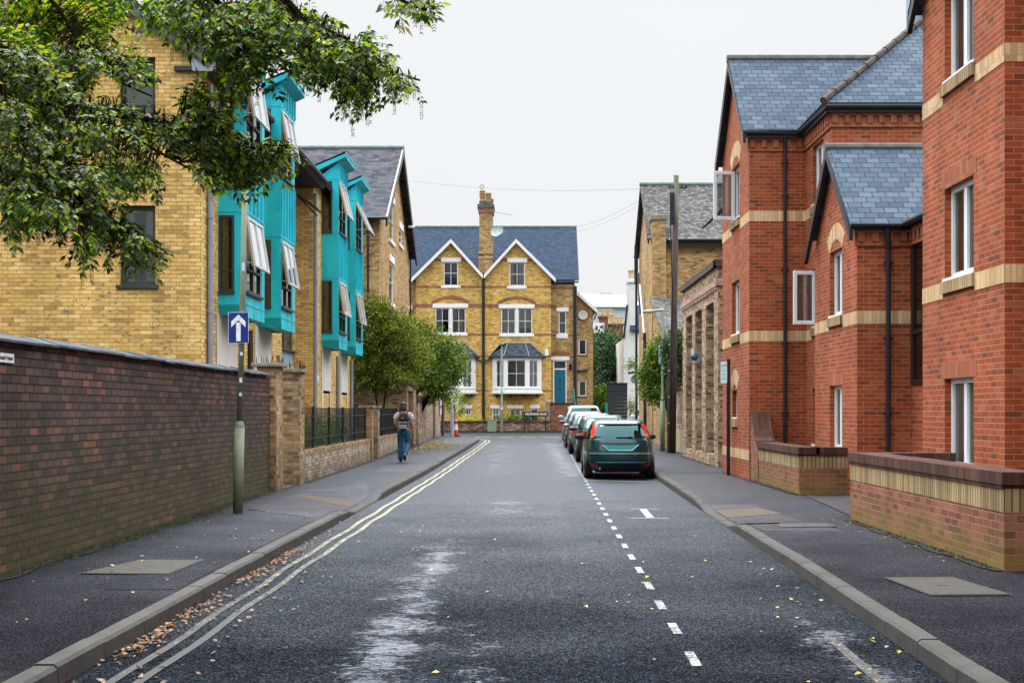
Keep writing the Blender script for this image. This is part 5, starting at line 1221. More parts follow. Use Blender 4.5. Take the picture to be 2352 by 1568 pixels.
# white rendered house
WH = thing('white_house', 'white rendered house with white chimney and buff pot beyond the junction', 'building', (9, 90, .4))
s9 = 88 / F; X9 = lambda px: (px - CX) * s9; Z9 = lambda py: EYE - (py - CY) * s9
wf = Fac((X9(1433), 88), (X9(1500), 88)); m = MB(); wf.wall(m, 0, Z9(758)); Fac((X9(1433), 96), (X9(1433), 88)).wall(m, 0, Z9(777)); 
m.quad((X9(1433), 87.98, .2), (X9(1446), 87.98, .2), (X9(1446), 87.98, Z9(694)), (X9(1441), 87.98, Z9(694)), (X9(1433), 87.98, Z9(777)))
m.box(X9(1442.5), X9(1465), 88.3, 89.3, Z9(760), Z9(640)); m.box(X9(1441.5), X9(1466), 88.2, 89.4, Z9(648), Z9(643)); m.build('wall', 'house_white', WH)
m = MB(); m.slab([(X9(1446), 87.7, Z9(758)), (X9(1500), 87.7, Z9(758)), (X9(1500), 91, Z9(692)), (X9(1445.5), 91, Z9(692))], .08); m.build('roof', 'slate_navy', WH)
m = MB(); m.tube([(X9(1440.5), 87.9, Z9(700)), (X9(1432.5), 87.9, Z9(777))], .07, 6); m.build('bargeboard', 'black_pipe', WH)
m = MB(); m.lathe((X9(1454), 88.8, Z9(641)), [(.26, 0), (.22, .55), (.27, .58), (.27, .68), (.22, .70)], 14); m.build('chimney_pot', 'pot_buff', WH)
# industrial building and far roofs
IB = thing('industrial_building', 'pale blue metal-clad building far beyond the trees', 'building', (16, 170, 1))
X17 = lambda px, y: (px - CX) * y / F
Zq = lambda py, y: EYE - (py - CY) * y / F
m = MB(); m.box(X17(1300, 170), X17(1475, 170), 170, 200, 0, Zq(704, 170)); ibo = m.build('wall', 'industrial_blue', IB)
m = MB(); m.quad((X17(1300, 170), 169.5, Zq(702, 170)), (X17(1475, 170), 169.5, Zq(702, 170)), (X17(1475, 170), 190, Zq(680, 190)), (X17(1300, 170), 190, Zq(672, 190))); m.box(X17(1300, 170), X17(1475, 170), 169.5, 169.9, Zq(706, 170), Zq(702, 170)); m.build('roof', 'white_upvc', IB)
m = MB()
for px in (1380, 1388, 1400): m.tube([(X17(px, 172), 172, Zq(695, 172)), (X17(px, 172), 172, Zq(672, 172))], .05, 5); m.tube([(X17(px - 6, 172), 172, Zq(674, 172)), (X17(px + 6, 172), 172, Zq(673, 172))], .04, 5)
m.build('aerial', 'sign_grey', IB)
for k, (a, b, yt, yb, n, lab) in enumerate(((1374, 1412, 725, 760, 6, 'dark red brick chimney stack with tall buff pots, the upper one'), (1396, 1434, 743, 790, 5, 'dark red brick chimney stack with wide buff pots, the lower one'))):
    y = 125 - 8 * k; t = thing('chimney_stack', lab, 'chimney', (X17((a + b) / 2, y), y, 3), group='chimney stacks above the dark tree')
    m = MB(); m.box(X17(a + 3, y), X17(b - 3, y), y, y + 1.4, 0, Zq(yt + 4, y)); m.box(X17(a, y), X17(b, y), y - .15, y + 1.6, Zq(yt + 4, y), Zq(yt, y)); m.build('stack', 'red_low', t)
    for i in range(n): px = a + 5 + (b - a - 10) * i / (n - 1); m = MB(); m.lathe((X17(px, y), y + .5 + .5 * (i % 2), Zq(yt, y)), [(.15, 0), (.13, .5), (.17, .55), (.17, .65), (.10, .66)], 10); m.build('chimney_pot', 'pot_buff', t)
t = thing('far_house', 'small white dormer and grey roof peeping over the dark tree', 'building', (7, 118, 1)); y = 118
m = MB(); m.box(X17(1364, y), X17(1388, y), y, y + 2, Zq(765, y), Zq(741, y)); m.build('dormer', 'white_upvc', t); m = MB(); m.box(X17(1368, y), X17(1372.5, y), y - .03, y, Zq(757, y), Zq(748, y)); m.box(X17(1378, y), X17(1385, y), y - .03, y, Zq(753, y), Zq(748, y)); m.build('window', 'slate_dark', t)
m = MB(); m.box(X17(1358, y), X17(1400, y), y + .5, y + 6, 0, Zq(757, y)); m.build('wall', 'slate_blue', t)
TS = thing('timber_screen', 'charcoal timber enclosure standing across the junction beside the teal post', 'screen', (5, 84, .4))
m = MB()
zt = EYE - (881 - CY) * 84 / F
for k in range(14): m.box(X17(1397, 84), X17(1441, 84), 84 + .004 * (k % 2), 85.2, .3 + (zt - .3) * k / 14, .3 + (zt - .3) * (k + .93) / 14)
m.build('boards', 'charcoal_timber', TS); m = MB(); m.box(X17(1396, 84), X17(1442, 84), 83.96, 85.25, zt, zt + .06); m.build('cap', 'charcoal_timber', TS)
t = thing('fence_post', 'pair of teal painted posts in front of the dark tree', 'post', (X17(1393, 84), 84, .4)); m = MB(); m.box(X17(1390.5, 84), X17(1392, 84), 84, 84.05, .3, Zq(924, 84)); m.box(X17(1393.5, 84), X17(1395.5, 84), 84, 84.05, .3, Zq(924, 84)); m.box(X17(1390.5, 84), X17(1395.5, 84), 84.05, 84.08, Zq(930, 84), Zq(927, 84)); m.build('shaft', 'teal_paint', t)

# ================================================================ STREET FURNITURE
# one-way sign on the lamp column, left pavement
LC = thing('lamp_column', 'tall tapered green lamp column rising into the leaves, left pavement', 'lamp post', (-4.27, 20, .15))
b = Vector((-4.27, 20, .12)); lean = .022
def lp_(z, k=1): return b + Vector((lean * z, 0, z))
m = MB(); m.tube([lp_(0), lp_(1.28)], .072, 14); m.tube([lp_(1.28), lp_(1.33), lp_(1.38)], [.072, .066, .044], 14, cap=False); m.build('base', 'post_green', LC, smooth=True)
m = MB(); m.tube([lp_(1.36), lp_(5.35)], .044, 12, r1=.038); m.build('shaft', 'post_green', LC, smooth=True)
m = MB(); m.lathe(lp_(5.35), [(.04, 0), (.09, .05), (.10, .10), (.05, .16), (0, .17)], 12); m.build('lantern', 'sign_grey', LC)
m = MB()
for z, h in ((2.35, .05), (1.95, .07), (3.6, .12), (1.75, .05)): q = lp_(z) + Vector((.012, -.046, 0)); m.box(q.x - .02, q.x + .02, q.y - .003, q.y + .002, q.z, q.z + h)
m.build('sticker', 'sign_plate', LC)
SG = thing('one_way_sign', 'blue square sign with white upward arrow clamped on the left lamp column', 'sign', (-4.22, 19.93, 2.87))
c = Vector((-4.245, 19.93, 2.88)); w, h = .15, .228
def rrect(cx, cz, w, h, r, y, mb):
    pts = []
    for (sx, sz, a0) in ((1, 1, 0), (-1, 1, 90), (-1, -1, 180), (1, -1, 270)):
        for k in range(5): a = radians(a0 + k * 22.5); pts.append((cx + sx * (w - r) + r * cos(a), y, cz + sz * (h - r) + r * sin(a)))
    i = len(mb.v); mb.v += [Vector(p) for p in pts] + [Vector((p[0], p[1] + .004, p[2])) for p in pts]; n = len(pts)
    mb.f.append(tuple(i + k for k in range(n))); mb.f.append(tuple(i + n + k for k in range(n - 1, -1, -1)))
    for k in range(n): k2 = (k + 1) % n; mb.f.append((i + k, i + n + k, i + n + k2, i + k2))
m = MB(); rrect(c.x, c.z, w, h, .015, c.y, m); pl = m.build('plate', 'sign_white', SG)
m = MB(); rrect(c.x, c.z, w - .006, h - .006, .012, c.y - .003, m); m.build('blue_face', 'sign_blue', pl)
m = MB(); y = c.y - .0045
for poly in ([(-.033, -.20), (.033, -.20), (.033, .075), (-.033, .075)], [(0, .195), (-.105, .09), (-.105, .005), (0, .11)], [(0, .195), (0, .11), (.105, .005), (.105, .09)]): m.quad(*[(c.x + a, y - (0 if abs(a) < .034 and len(poly) == 4 and poly[0][1] < 0 else .0006), c.z + bb) for a, bb in poly])
m.build('arrow', 'sign_white', pl)
for z in (-.12, .12): m = MB(); m.box(c.x - .06, c.x + .06, c.y + .004, c.y + .03, c.z + z - .012, c.z + z + .012); m.tube([(c.x, c.y + .05, c.z + z - .015), (c.x, c.y + .05, c.z + z + .015)], .05, 12); m.build('clamp', 'sign_grey', SG)
# parking sign post at the red flats
PS = thing('parking_sign', 'black post with tilted pale plate against the red brick gable', 'sign', (4.74, 31.6, .15))
m = MB(); m.box(4.70, 4.78, 31.56, 31.64, .1, 2.86); m.build('post', 'black_metal', PS, bevel=.006)
pc = Vector((4.70, 31.54, 2.55)); uu = Vector((.42, -.9, 0)).normalized(); nn = Vector((-.9, -.42, 0)).normalized()
m = MB(); m.obox(pc, -uu, nn, -.0, .27, -.003, .003, -.25, .25); pp = m.build('plate', 'sign_plate', PS)
m = MB()
for k, (a, b_, z, h) in enumerate(((.03, .10, .13, .07), (.13, .24, .16, .02), (.13, .22, .12, .02), (.03, .24, .06, .015), (.03, .20, .02, .015), (.03, .22, -.05, .02), (.03, .18, -.10, .015), (.03, .24, -.16, .02))): m.obox(pc, -uu, nn, a, b_, .003, .0045, z, z + h)
m.build('printing', 'sign_grey', pp)
for z in (2.30, 2.74): m = MB(); m.box(4.69, 4.79, 31.55, 31.65, z, z + .03); m.build('clamp', 'black_metal', PS)
# telegraph pole with stub
TP = thing('telegraph_pole', 'tall weathered wooden telegraph pole on the right pavement', 'pole', (5.05, 46.5, .15))
top = at(1553, 403, 46.5); m = MB(); m.tube([(5.04, 46.5, .1), (5.09, 46.5, 4), tuple(top)], [.125, .115, .09], 14); m.build('pole', 'pole_wood', TP, smooth=True)
m = MB(); m.tube([(4.89, 46.42, .1), (4.93, 46.42, 3.3)], .055, 10); m.build('stub', 'pole_wood', TP)
m = MB(); m.tube([top + Vector((-.22, -.05, -.42)), top + Vector((.35, .05, -.42))], .025, 6)
for dx in (-.22, -.1, .2, .35): m.tube([top + Vector((dx, -.03, -.46)), top + Vector((dx, -.03, -.34))], .03, 6)
m.tube([top + Vector((.15, 0, -.42)) + Vector((.15 * cos(t), 0, .13 * sin(t))) for t in [k * pi / 8 for k in range(17)]], .008, 4)
m.build('insulators', 'black_metal', TP)
m = MB(); q = at(1540, 460, 46.4); m.box(q.x - .03, q.x + .13, q.y - .1, q.y + .0, q.z - .85, q.z + .25); m.tube([q + Vector((.0, 0, -.8)), q + Vector((.06, 0, -3)), (4.93, 46.36, .5)], .02, 5); m.build('cable_box', 'black_pipe', TP)
m = MB()
for k in range(9): z = 1.2 + k * .9; m.box(4.88 + .006 * z, 4.91 + .006 * z, 46.33, 46.36, z, z + .04)
m.build('cable_clips', 'sign_white', TP)
def wire(label, a, b, sag, r=.008):
    a, b = Vector(a), Vector(b); m = MB(); pts = [a.lerp(b, k / 16) - Vector((0, 0, sag * 4 * (k / 16) * (1 - k / 16))) for k in range(17)]; m.tube(pts, r, 5)
    tag(m.build('telephone_wire', 'sign_grey', None), label, 'wire', 'overhead telephone wires')
wire('single wire spanning the street from the pole top to the left house gable', top + Vector((-.2, 0, -.4)), at(925, 412, 60), .28, .006)
wire('upper of two wires falling from the mossy roof toward the end house', at(1482, 452, 60.5), at(1285, 525, 84), .35, .006)
wire('lower of two wires falling from the mossy roof toward the end house', at(1482, 461, 60.5), at(1292, 534, 84), .35, .006)
# pale green lamp column, right
L2 = thing('lamp_column', 'pale green lamp column with flat arm beside the telegraph pole', 'lamp post', (4.85, 48, .2))
x = 4.86; m = MB(); m.tube([(x, 48, .15), (x, 48, 2.0)], .085, 12); m.tube([(x, 48, 2.0), (x, 48, 2.12)], [.085, .05], 12); m.build('base', 'post_green', L2, smooth=True)
m = MB(); m.tube([(x, 48, 2.1), (x, 48, 5.22)], .048, 10); m.tube([(x, 48, 5.2), (x - .05, 48, 5.24)], .05, 8); m.build('shaft', 'post_pale_green', L2)
m = MB(); m.tube([(x + .06, 48, 5.22), (x - .25, 48, 5.2), (x - .45, 48, 5.17), (x - .72, 48, 5.16)], [.05, .05, .07, .05], 10); m.build('lantern', 'post_pale_green', L2)
m = MB(); m.box(x - .14, x - .05, 47.9, 47.96, 3.3, 4.0); m.box(x - .05, x + .05, 47.9, 47.96, 3.1, 3.25); m.build('small_sign', 'sign_plate', L2)
# lamp column at the junction with flat head
L3 = thing('lamp_column', 'slim pale green lamp column with small flat head in front of the bay window', 'lamp post', (-1.4, 79.3, .45)); y = 79.3; X = X17(1152.5, y)
m = MB(); m.tube([(X, y, .4), (X, y, 1.7)], .085, 10); m.tube([(X, y, 1.7), (X, y, 1.8)], [.085, .05], 10); m.build('base', 'post_green', L3)
m = MB(); m.tube([(X, y, 1.78), (X, y, Zq(791, y))], .05, 10); m.build('shaft', 'post_pale_green', L3)
m = MB(); m.box(X17(1148, y), X17(1158.5, y), y - .25, y + .25, Zq(791, y), Zq(788, y)); m.build('lantern', 'post_pale_green', L3)
m = MB(); m.box(X17(1146.5, y), X17(1158, y), y - .08, y - .06, Zq(896, y), Zq(891.5, y)); m.box(X17(1150, y), X17(1155, y), y - .08, y - .06, Zq(940, y), Zq(934, y)); m.build('small_sign', 'sign_plate', L3)
# green cabinet
t = thing('utility_cabinet', 'dull green roadside utility cabinet against the front garden wall', 'cabinet', (X17(1129.5, 79.5), 79.5, .45)); y = 79.4
m = MB(); m.box(X17(1119.5, y), X17(1140, y), y, y + .4, .4, Zq(964, y)); m.build('body', 'cabinet_green', t, bevel=.01); m = MB(); m.box(X17(1118.8, y), X17(1140.7, y), y - .02, y + .42, Zq(964, y), Zq(962.5, y)); m.build('lid', 'cabinet_green', t); m = MB(); m.box(X17(1129.7, y), X17(1130, y), y - .006, y, .5, Zq(966, y)); m.build('door_seam', 'black_metal', t)
# street name sign
t = thing('street_sign', 'black street name sign on two posts reading Richmond Road', 'sign', (X17(1229, 78.8), 78.8, .45)); y = 78.8
m = MB(); zc = (Zq(955, y) + Zq(946.5, y)) / 2; rrect(X17(1229, y), zc, (X17(1259, y) - X17(1199, y)) / 2, .14, .05, y, m); pl = m.build('plate', 'plastic_black', t)
for px in (1204.5, 1253): m = MB(); m.box(X17(px, y) - .03, X17(px, y) + .03, y + .006, y + .06, .4, Zq(952, y)); m.build('post', 'black_metal', t)
text_obj('RICHMOND ROAD', .19, 'white_trim', pl, (X17(1231.5, y), y - .012, zc), Matrix(((1, 0, 0), (0, 0, -1), (0, 1, 0))), fit=1.24, bold=.018); text_obj('B', .10, 'sign_white', pl, (X17(1202.3, y), y - .012, zc), Matrix(((1, 0, 0), (0, 0, -1), (0, 1, 0))))
# sign post with round disc at the left corner, cone
t = thing('sign_post', 'grey post with round grey disc seen from behind, left corner of the junction', 'sign', (-3.5, 64.4, .45)); y = 64.4; X = X17(1038.5, y)
m = MB(); m.tube([(X, y, .35), (X, y, 1.35 + .3)], .085, 12); m.tube([(X, y, 1.6), (X, y, 1.72)], [.085, .045], 12); m.build('base', 'post_grey', t); m = MB(); m.tube([(X, y, 1.7), (X, y, Zq(858, y))], .04, 10); m.build('shaft', 'post_grey', t)
m = MB(); c = Vector((X17(1044.5, y), y - .0, Zq(872, y))); m.lathe(c, [(0, 0), (.19, 0), (.19, .01), (0, .012)], 22, Vector((-.5, -.85, 0))); m.build('disc', 'sign_grey', t)
def cone(x, y, z, h=.92):
    t = thing('traffic_cone', 'red and white traffic cone at the left corner kerb', 'cone', (x, y, z))
    m = MB(); m.box(x - .2, x + .2, y - .2, y + .2, z, z + .04); m.build('base', 'black_metal', t)
    rr = lambda k: .13 - .10 * k
    for k, (a, b_, mt) in enumerate(((.0, .28, 'cone_red'), (.28, .58, 'cone_white'), (.58, .78, 'cone_red'), (.78, .86, 'cone_white'), (.86, 1, 'cone_red'))):
        m = MB(); m.lathe((x, y, z + .04), [(rr(a), a * h), (rr(b_), b_ * h)] + ([(0, h)] if b_ == 1 else []), 18); m.build('sleeve' if mt == 'cone_white' else 'body', mt, t, smooth=True)
cone(X17(1047.5, 65.4), 65.4, gz(65.4) + PV + .02)
t = thing('sign_board', 'narrow white vertical board fixed on the pink garden wall', 'sign', (-4.15, 65.4, 1.5)); m = MB(); m.box(-4.18, -4.14, 65.6, 66.2, Zq(952, 66), Zq(915, 66)); m.build('board', 'white_upvc', t)
# right far sign post
t = thing('sign_post', 'grey post with dark round disc and lamp beside the far black downpipe', 'sign', (5.1, 63.8, .45)); y = 63.9; X = 5.02
X = X17(1463, y); m = MB(); m.tube([(X, y, .4), (X, y, Zq(856, y))], .04, 8); m.build('post', 'post_grey', t); m = MB(); m.lathe((X - .12, y, Zq(871, y)), [(0, 0), (.20, 0), (.20, .01), (0, .012)], 20, Vector((-.6, -.8, 0))); m.build('disc', 'sign_grey', t)
m = MB(); m.box(X - .07, X + .03, y - .06, y - .05, Zq(904, y), Zq(884, y)); m.build('plate', 'sign_plate', t); m = MB(); m.obox(Vector((X - .4, y, Zq(857, y))), Vector((1, 0, .12)).normalized(), Vector((0, 1, 0)), 0, .36, -.1, .1, -.04, .05); m.build('floodlight', 'black_metal', t)

# pavement covers
def cover(label, pts, mat='inspection', name='inspection_cover'):
    cx = sum(p[0] for p in pts) / 4; cy = sum(p[1] for p in pts) / 4
    t = thing(name, label, 'cover', (cx, cy, pav_z(cx, cy)), group='covers set in the pavement')
    m = MB(); top = [Vector((x, y, pav_z(x, y) + .014)) for x, y in pts]; low = [p - Vector((0, 0, .05)) for p in top]
    m.quad(*top)
    for k in range(4): k2 = (k + 1) % 4; m.quad(top[k], low[k], low[k2], top[k2])
    m.build('slab', mat, t)
    m = MB(); C_ = Vector((cx, cy, 0)); 
    for k in range(4):
        k2 = (k + 1) % 4; a, b = Vector((*pts[k], 0)), Vector((*pts[k2], 0)); ao = C_ + (a - C_) * 1.05; bo = C_ + (b - C_) * 1.05
        m.quad(*[Vector((p.x, p.y, pav_z(p.x, p.y) + .010)) for p in (a, b, bo, ao)])
    m.build('rim', 'iron_cover', t)
    m = MB(); z = pav_z(cx, cy) + .0165; m.box(cx - .05, cx + .05, cy - .02, cy + .02, z - .004, z); m.build('lifting_slot', 'iron_cover', t)
cover('concrete inspection slab in the dark left pavement near the brick wall', [(-4.14, 12.55), (-3.35, 12.6), (-3.30, 13.75), (-3.9, 13.7)])
cover('concrete inspection slab in the right pavement, nearest the camera', [(3.35, 11.15), (3.98, 11.1), (3.87, 12.25), (3.28, 12.3)])
cover('small pale concrete cover in the right pavement near the dropped kerb', [(3.0, 18.35), (3.45, 18.35), (3.42, 19.0), (3.0, 19.0)], 'door_mat_concrete')
cover('dark ribbed iron cover in the right pavement opposite the entrance path', [(3.35, 17.6), (4.05, 17.6), (4.03, 18.1), (3.34, 18.1)], 'iron_cover', 'iron_cover')

# ================================================================ CARS
def ring_shape(n, w, yr, yf, cr, ex=4.2):
    """plan outline: superellipse with n points starting at rear centre, going round to the +x side"""
    pts = []
    for k in range(n):
        t = 2 * pi * k / n - pi / 2; c, s = cos(t), sin(t)
        r = (abs(c) ** ex + abs(s) ** ex) ** (-1 / ex); pts.append((r * c * w, (yr + yf) / 2 + r * s * (yf - yr) / 2))
    return pts
def lerp_list(ks, vs, x):
    if x <= ks[0]: return vs[0]
    for i in range(len(ks) - 1):
        if x <= ks[i + 1]:
            t = (x - ks[i]) / (ks[i + 1] - ks[i]); p0 = vs[max(i - 1, 0)]; p1 = vs[i]; p2 = vs[i + 1]; p3 = vs[min(i + 2, len(vs) - 1)]
            return .5 * ((2 * p1) + (-p0 + p2) * t + (2 * p0 - 5 * p1 + 4 * p2 - p3) * t * t + (-p0 + 3 * p1 - 3 * p2 + p3) * t ** 3) if 0 < i < len(ks) - 2 else p1 + (p2 - p1) * t
    return vs[-1]
def make_car(label, paint, L=4.17, Wd=1.70, H=1.43, kind='hatch', group=None):
    C = thing('parked_car', label, 'car', (0, 0, 0), group)
    s = H / 1.43
    zk = [.20, .30, .42, .58, .74, .90, .98, 1.08, 1.18, 1.28, 1.36, 1.41, 1.43]
    if kind == 'hatch': rear = [.12, .05, .0, .0, .03, .08, .12, .20, .29, .40, .52, .70, 1.0]
    elif kind == 'suv': rear = [.12, .05, .0, .0, .02, .05, .07, .12, .18, .26, .36, .52, .9]
    else: rear = [.12, .05, .0, .0, .02, .06, .10, .22, .36, .50, .66, .86, 1.2]
    front = [4.10, 4.15, 4.17, 4.16, 4.10, 3.85, 3.30, 3.02, 2.84, 2.66, 2.50, 2.34, 2.05]
    half = [.78, .83, .85, .85, .845, .82, .80, .765, .73, .69, .645, .59, .50]
    hw = Wd / 1.70; ls = L / 4.17; NN = 96; NZ = 60
    zs = [.20 + (1.43 - .20) * (k / NZ) for k in range(NZ + 1)]; rings = []
    for z in zs:
        yr, yf, w = lerp_list(zk, rear, z), lerp_list(zk, front, z), lerp_list(zk, half, z)
        ex = 5.5 if z < .95 else 5.0 - 1.0 * (z - .95) / .48
        R = ring_shape(NN, w * hw, yr * ls, yf * ls, 0, ex)
        rings.append([Vector((x, y + .10 * ls * (x / (w * hw)) ** 2 * (1 if y < 1.2 * ls else 0) * (1 if z < 1.0 else .6), z * s)) for x, y in R])
    def region(k, j):
        z = (zs[k] + zs[k + 1]) / 2; p = (rings[k][j] + rings[k][(j + 1) % NN] + rings[k + 1][j] + rings[k + 1][(j + 1) % NN]) / 4
        x, y = abs(p.x) / hw, p.y / ls; w = lerp_list(zk, half, z)
        if z > .96 and z < 1.34:
            side = x > w * .93
            if y < 1.2 and not side:      # rear screen or lamp
                if kind == 'hatch' and x > w * .80 and z > 1.0 and z < 1.33: return 'lampo' if z < 1.10 and p.x > 0 or z < 1.04 else 'lamp'
                return 'glass_r' if (x < w * .80 and z > .985 + .03 * (x / w) ** 2) else 'body'
            if side and z < 1.31:
                if kind == 'hatch' and y < .45: return 'lamp' if z > 1.0 else 'body'
                if .55 < y < 2.75: return 'body' if abs(y - 1.62) < .035 or abs(y - 2.35) < .0 else 'glass_s'
                return 'body'
            if y > 2.0 and not side: return 'glass_f'
        if kind != 'hatch' and .74 < z < .92 and y < .35 and x > w * .70: return 'lamp'
        if .28 < z < .36 and y < .3 and .55 < x < .74: return 'refl'
        if .30 < z < .36 and y < .4 and x <= .55: return 'lower'
        if z < .28: return 'sill'
        return 'body'
    groups = {}
    for k in range(NZ):
        for j in range(NN): groups.setdefault(region(k, j), []).append((k, j))
    groups.setdefault('body', [])
    mats = {'body': (paint, 'body'), 'glass_r': ('car_glass', 'rear_window'), 'glass_s': ('car_glass', 'side_window'), 'glass_f': ('car_glass', 'windscreen'), 'lamp': ('lamp_red', 'tail_light'), 'lampo': ('lamp_orange', 'indicator'), 'refl': ('lamp_dark_red', 'reflector'), 'sill': ('plastic_black', 'sill'), 'lower': ('plastic_black', 'bumper_grille') }
    for g, cells in groups.items():
        sides = ((0, cells),) if g in ('body', 'glass_r', 'glass_f', 'sill', 'lower') else ((1, [c for c in cells if rings[c[0]][c[1]].x > 0]), (-1, [c for c in cells if rings[c[0]][c[1]].x <= 0]))
        for _, cs in sides:
            if not cs: continue
            mb = MB(); vid = {}
            def V(k, j):
                j %= NN
                if (k, j) not in vid: vid[(k, j)] = len(mb.v); mb.v.append(rings[k][j].copy())
                return vid[(k, j)]
            for k, j in cs: mb.f.append((V(k, j), V(k, j + 1), V(k + 1, j + 1), V(k + 1, j)))
            if g == 'body': mb.f.append(tuple(V(NZ, j) for j in range(NN)))
            if g == 'sill': mb.f.append(tuple(V(0, j) for j in range(NN - 1, -1, -1)))
            mb.build(mats[g][1], mats[g][0], C, smooth=True)
    # dark cabin tub so the windows look into an interior
    m = MB(); m.box(-.66 * hw, .66 * hw, .6 * ls, 3.0 * ls, .45 * s, .93 * s)
    for x in (-.36, .36):
        m.box((x - .24) * hw, (x + .24) * hw, .95 * ls, 1.10 * ls, .9 * s, 1.12 * s); m.box((x - .24) * hw, (x + .24) * hw, 2.0 * ls, 2.12 * ls, .9 * s, 1.14 * s); m.box((x - .12) * hw, (x + .12) * hw, 1.0 * ls, 1.08 * ls, 1.13 * s, 1.24 * s); m.box((x - .12) * hw, (x + .12) * hw, 2.05 * ls, 2.12 * ls, 1.15 * s, 1.27 * s)
    m.build('seats', 'plastic_black', C)
    # wheels
    for x in (-1, 1):
        for yy in (.80 * ls, 3.40 * ls):
            c = Vector((x * (.76 * hw), yy, .30)); ax = Vector((x, 0, 0)); r = .30
            m = MB(); m.lathe(c, [(r * .62, -.11), (r * .93, -.11), (r, -.08), (r, .08), (r * .93, .10), (r * .66, .10)], 28, ax); w = m.build('wheel', 'tyre', C, smooth=False)
            m = MB(); m.lathe(c, [(r * .66, .10), (r * .60, .06), (r * .2, .05), (0, .06)], 28, ax)
            for q in range(5):
                a = q * 2 * pi / 5; e = ax.orthogonal(); f = ax.cross(e); d = e * cos(a) + f * sin(a); m.tube([c + ax * .08, c + ax * .095 + d * r * .6], .022, 6)
            m.build('rim', 'alloy', w)
            m = MB(); m.lathe(Vector((x * (.80 * hw), yy, .31)), [(0, .035), (r * 1.13, .035), (r * 1.18, .047), (r * 1.18, .0)], 28, ax); m.build('wheel_arch', 'plastic_black', C)
    m = MB(); m.box(-.6 * hw, .6 * hw, .3, 3.9 * ls, .16, .26); m.build('underbody', 'plastic_black', C)
    # mirrors, wiper, plate, strips
    for x in (-1, 1):
        m = MB(); c = Vector((x * .93 * hw, 2.62 * ls, .98 * s)); m.lathe(c, [(0, -.05), (.07, -.045), (.10, 0), (.085, .06), (0, .09)], 14, Vector((0, 1, 0)))
        for i in range(len(m.v)): m.v[i] = c + Vector(((m.v[i].x - c.x) * 1.25, m.v[i].y - c.y, (m.v[i].z - c.z) * .75))
        m.tube([c, c + Vector((-x * .2, .03, -.03))], .03, 6); m.build('mirror', 'plastic_black' if kind == 'hatch' else paint, C, smooth=True)
    def yr(z, x): 
        best = min((rings[min(range(NZ + 1), key=lambda i: abs(zs[i] - z))][j] for j in range(NN)), key=lambda p: abs(p.x - x) + (10 if p.y > 1.5 * ls else 0)); return best.y
    def strip(z0, z1, x0, x1, mat, name, d=.015, par=C):
        m = MB(); n = 14
        for k in range(n):
            a, b_ = x0 + (x1 - x0) * k / n, x0 + (x1 - x0) * (k + 1) / n
            P = [Vector((a, yr(z0, a) - d, z0 * s)), Vector((b_, yr(z0, b_) - d, z0 * s)), Vector((b_, yr(z1, b_) - d, z1 * s)), Vector((a, yr(z1, a) - d, z1 * s))]
            m.quad(*P); m.quad(P[3], P[2], P[2] + Vector((0, d + .01, 0)), P[3] + Vector((0, d + .01, 0))); m.quad(P[0] + Vector((0, d + .01, 0)), P[1] + Vector((0, d + .01, 0)), P[1], P[0])
        return m.build(name, mat, par)
    if kind == 'hatch':
        strip(.605, .64, -.76, .76, 'chrome_teal', 'bumper_strip', .03); strip(.40, .418, -.60, .66, 'chrome_teal', 'lower_strip', .025); strip(.845, .875, -.48, .48, 'plastic_black', 'boot_handle', .03)
        q = MB(); zt, zb = .835, .70
        P = [(-.44, zt), (.44, zt), (.27, zb), (-.27, zb)]; q.quad(*[Vector((x, yr(z, 0) - .012, z)) for x, z in P]); pl = q.build('number_plate', 'plate_teal', C)
        q = MB(); q.tube([Vector((x, yr(z, 0) - .018, z)) for x, z in [(-.44, zt), (-.28, zb - .005), (.28, zb - .005), (.44, zt)]], .012, 6); q.build('plate_surround', 'chrome_teal', pl)
        strip(1.335, 1.365, -.50, .50, 'paint_black', 'spoiler', .05)
        w = MB(); a = Vector((.28, yr(1.0, .28) - .03, 1.0)); w.tube([a, a + Vector((-.38, -.0, .015))], .012, 5); w.tube([a + Vector((.08, .0, .0)), a + Vector((-.1, -.01, .03))], .014, 5); w.build('wiper', 'plastic_black', C)
        w = MB(); w.tube([(0, 1.05, 1.42), (.0, .98, 1.50)], .010, 5, r1=.005); w.lathe((0, 1.05, 1.42), [(.03, 0), (.015, .03)], 10); w.build('aerial', 'plastic_black', C)
        w = MB(); w.tube([(-.50, -.02, .26), (-.50, .2, .27)], .03, 8); w.tube([(-.36, .25, .28), (-.1, .25, .28)], .06, 8); w.build('exhaust', 'alloy', C)
        w = MB()
        for x in (-1, 1): w.tube([Vector((x * q_, yr(z, x * q_) - .004, z)) for q_, z in ((.66, .99), (.70, .92), (.69, .80), (.66, .66))], .006, 4)
        w.tube([Vector((x, yr(.655, x) - .004, .655)) for x in (-.66, -.4, 0, .4, .66)], .006, 4); w.build('boot_seam', 'plastic_black', C)
    else:
        strip(.76, .86, -.26, .26, 'sign_white', 'number_plate', .012); strip(.42, .46, -.6, .6, 'plastic_black', 'bumper_strip', .02)
    # door lines and handles on both flanks
    for x in (-1, 1):
        for yy in (1.10, 1.62 if kind != 'hatch' else 2.62, 2.85): m = MB(); m.box(x * .848 * hw - .002, x * .848 * hw + .006 * x, yy * ls, yy * ls + .012, .32 * s, .92 * s); m.build('door_seam', 'plastic_black', C)
        m = MB(); m.box(x * .855 * hw - .004, x * .862 * hw + .006, 1.75 * ls, 1.93 * ls, .80 * s, .825 * s); m.build('door_handle', 'plastic_black', C)
    return C
CG = 'cars parked nose to tail along the right kerb'
c1 = make_car('dark teal hatchback nearest the camera with tall red tail lights', 'paint_teal', group=CG)
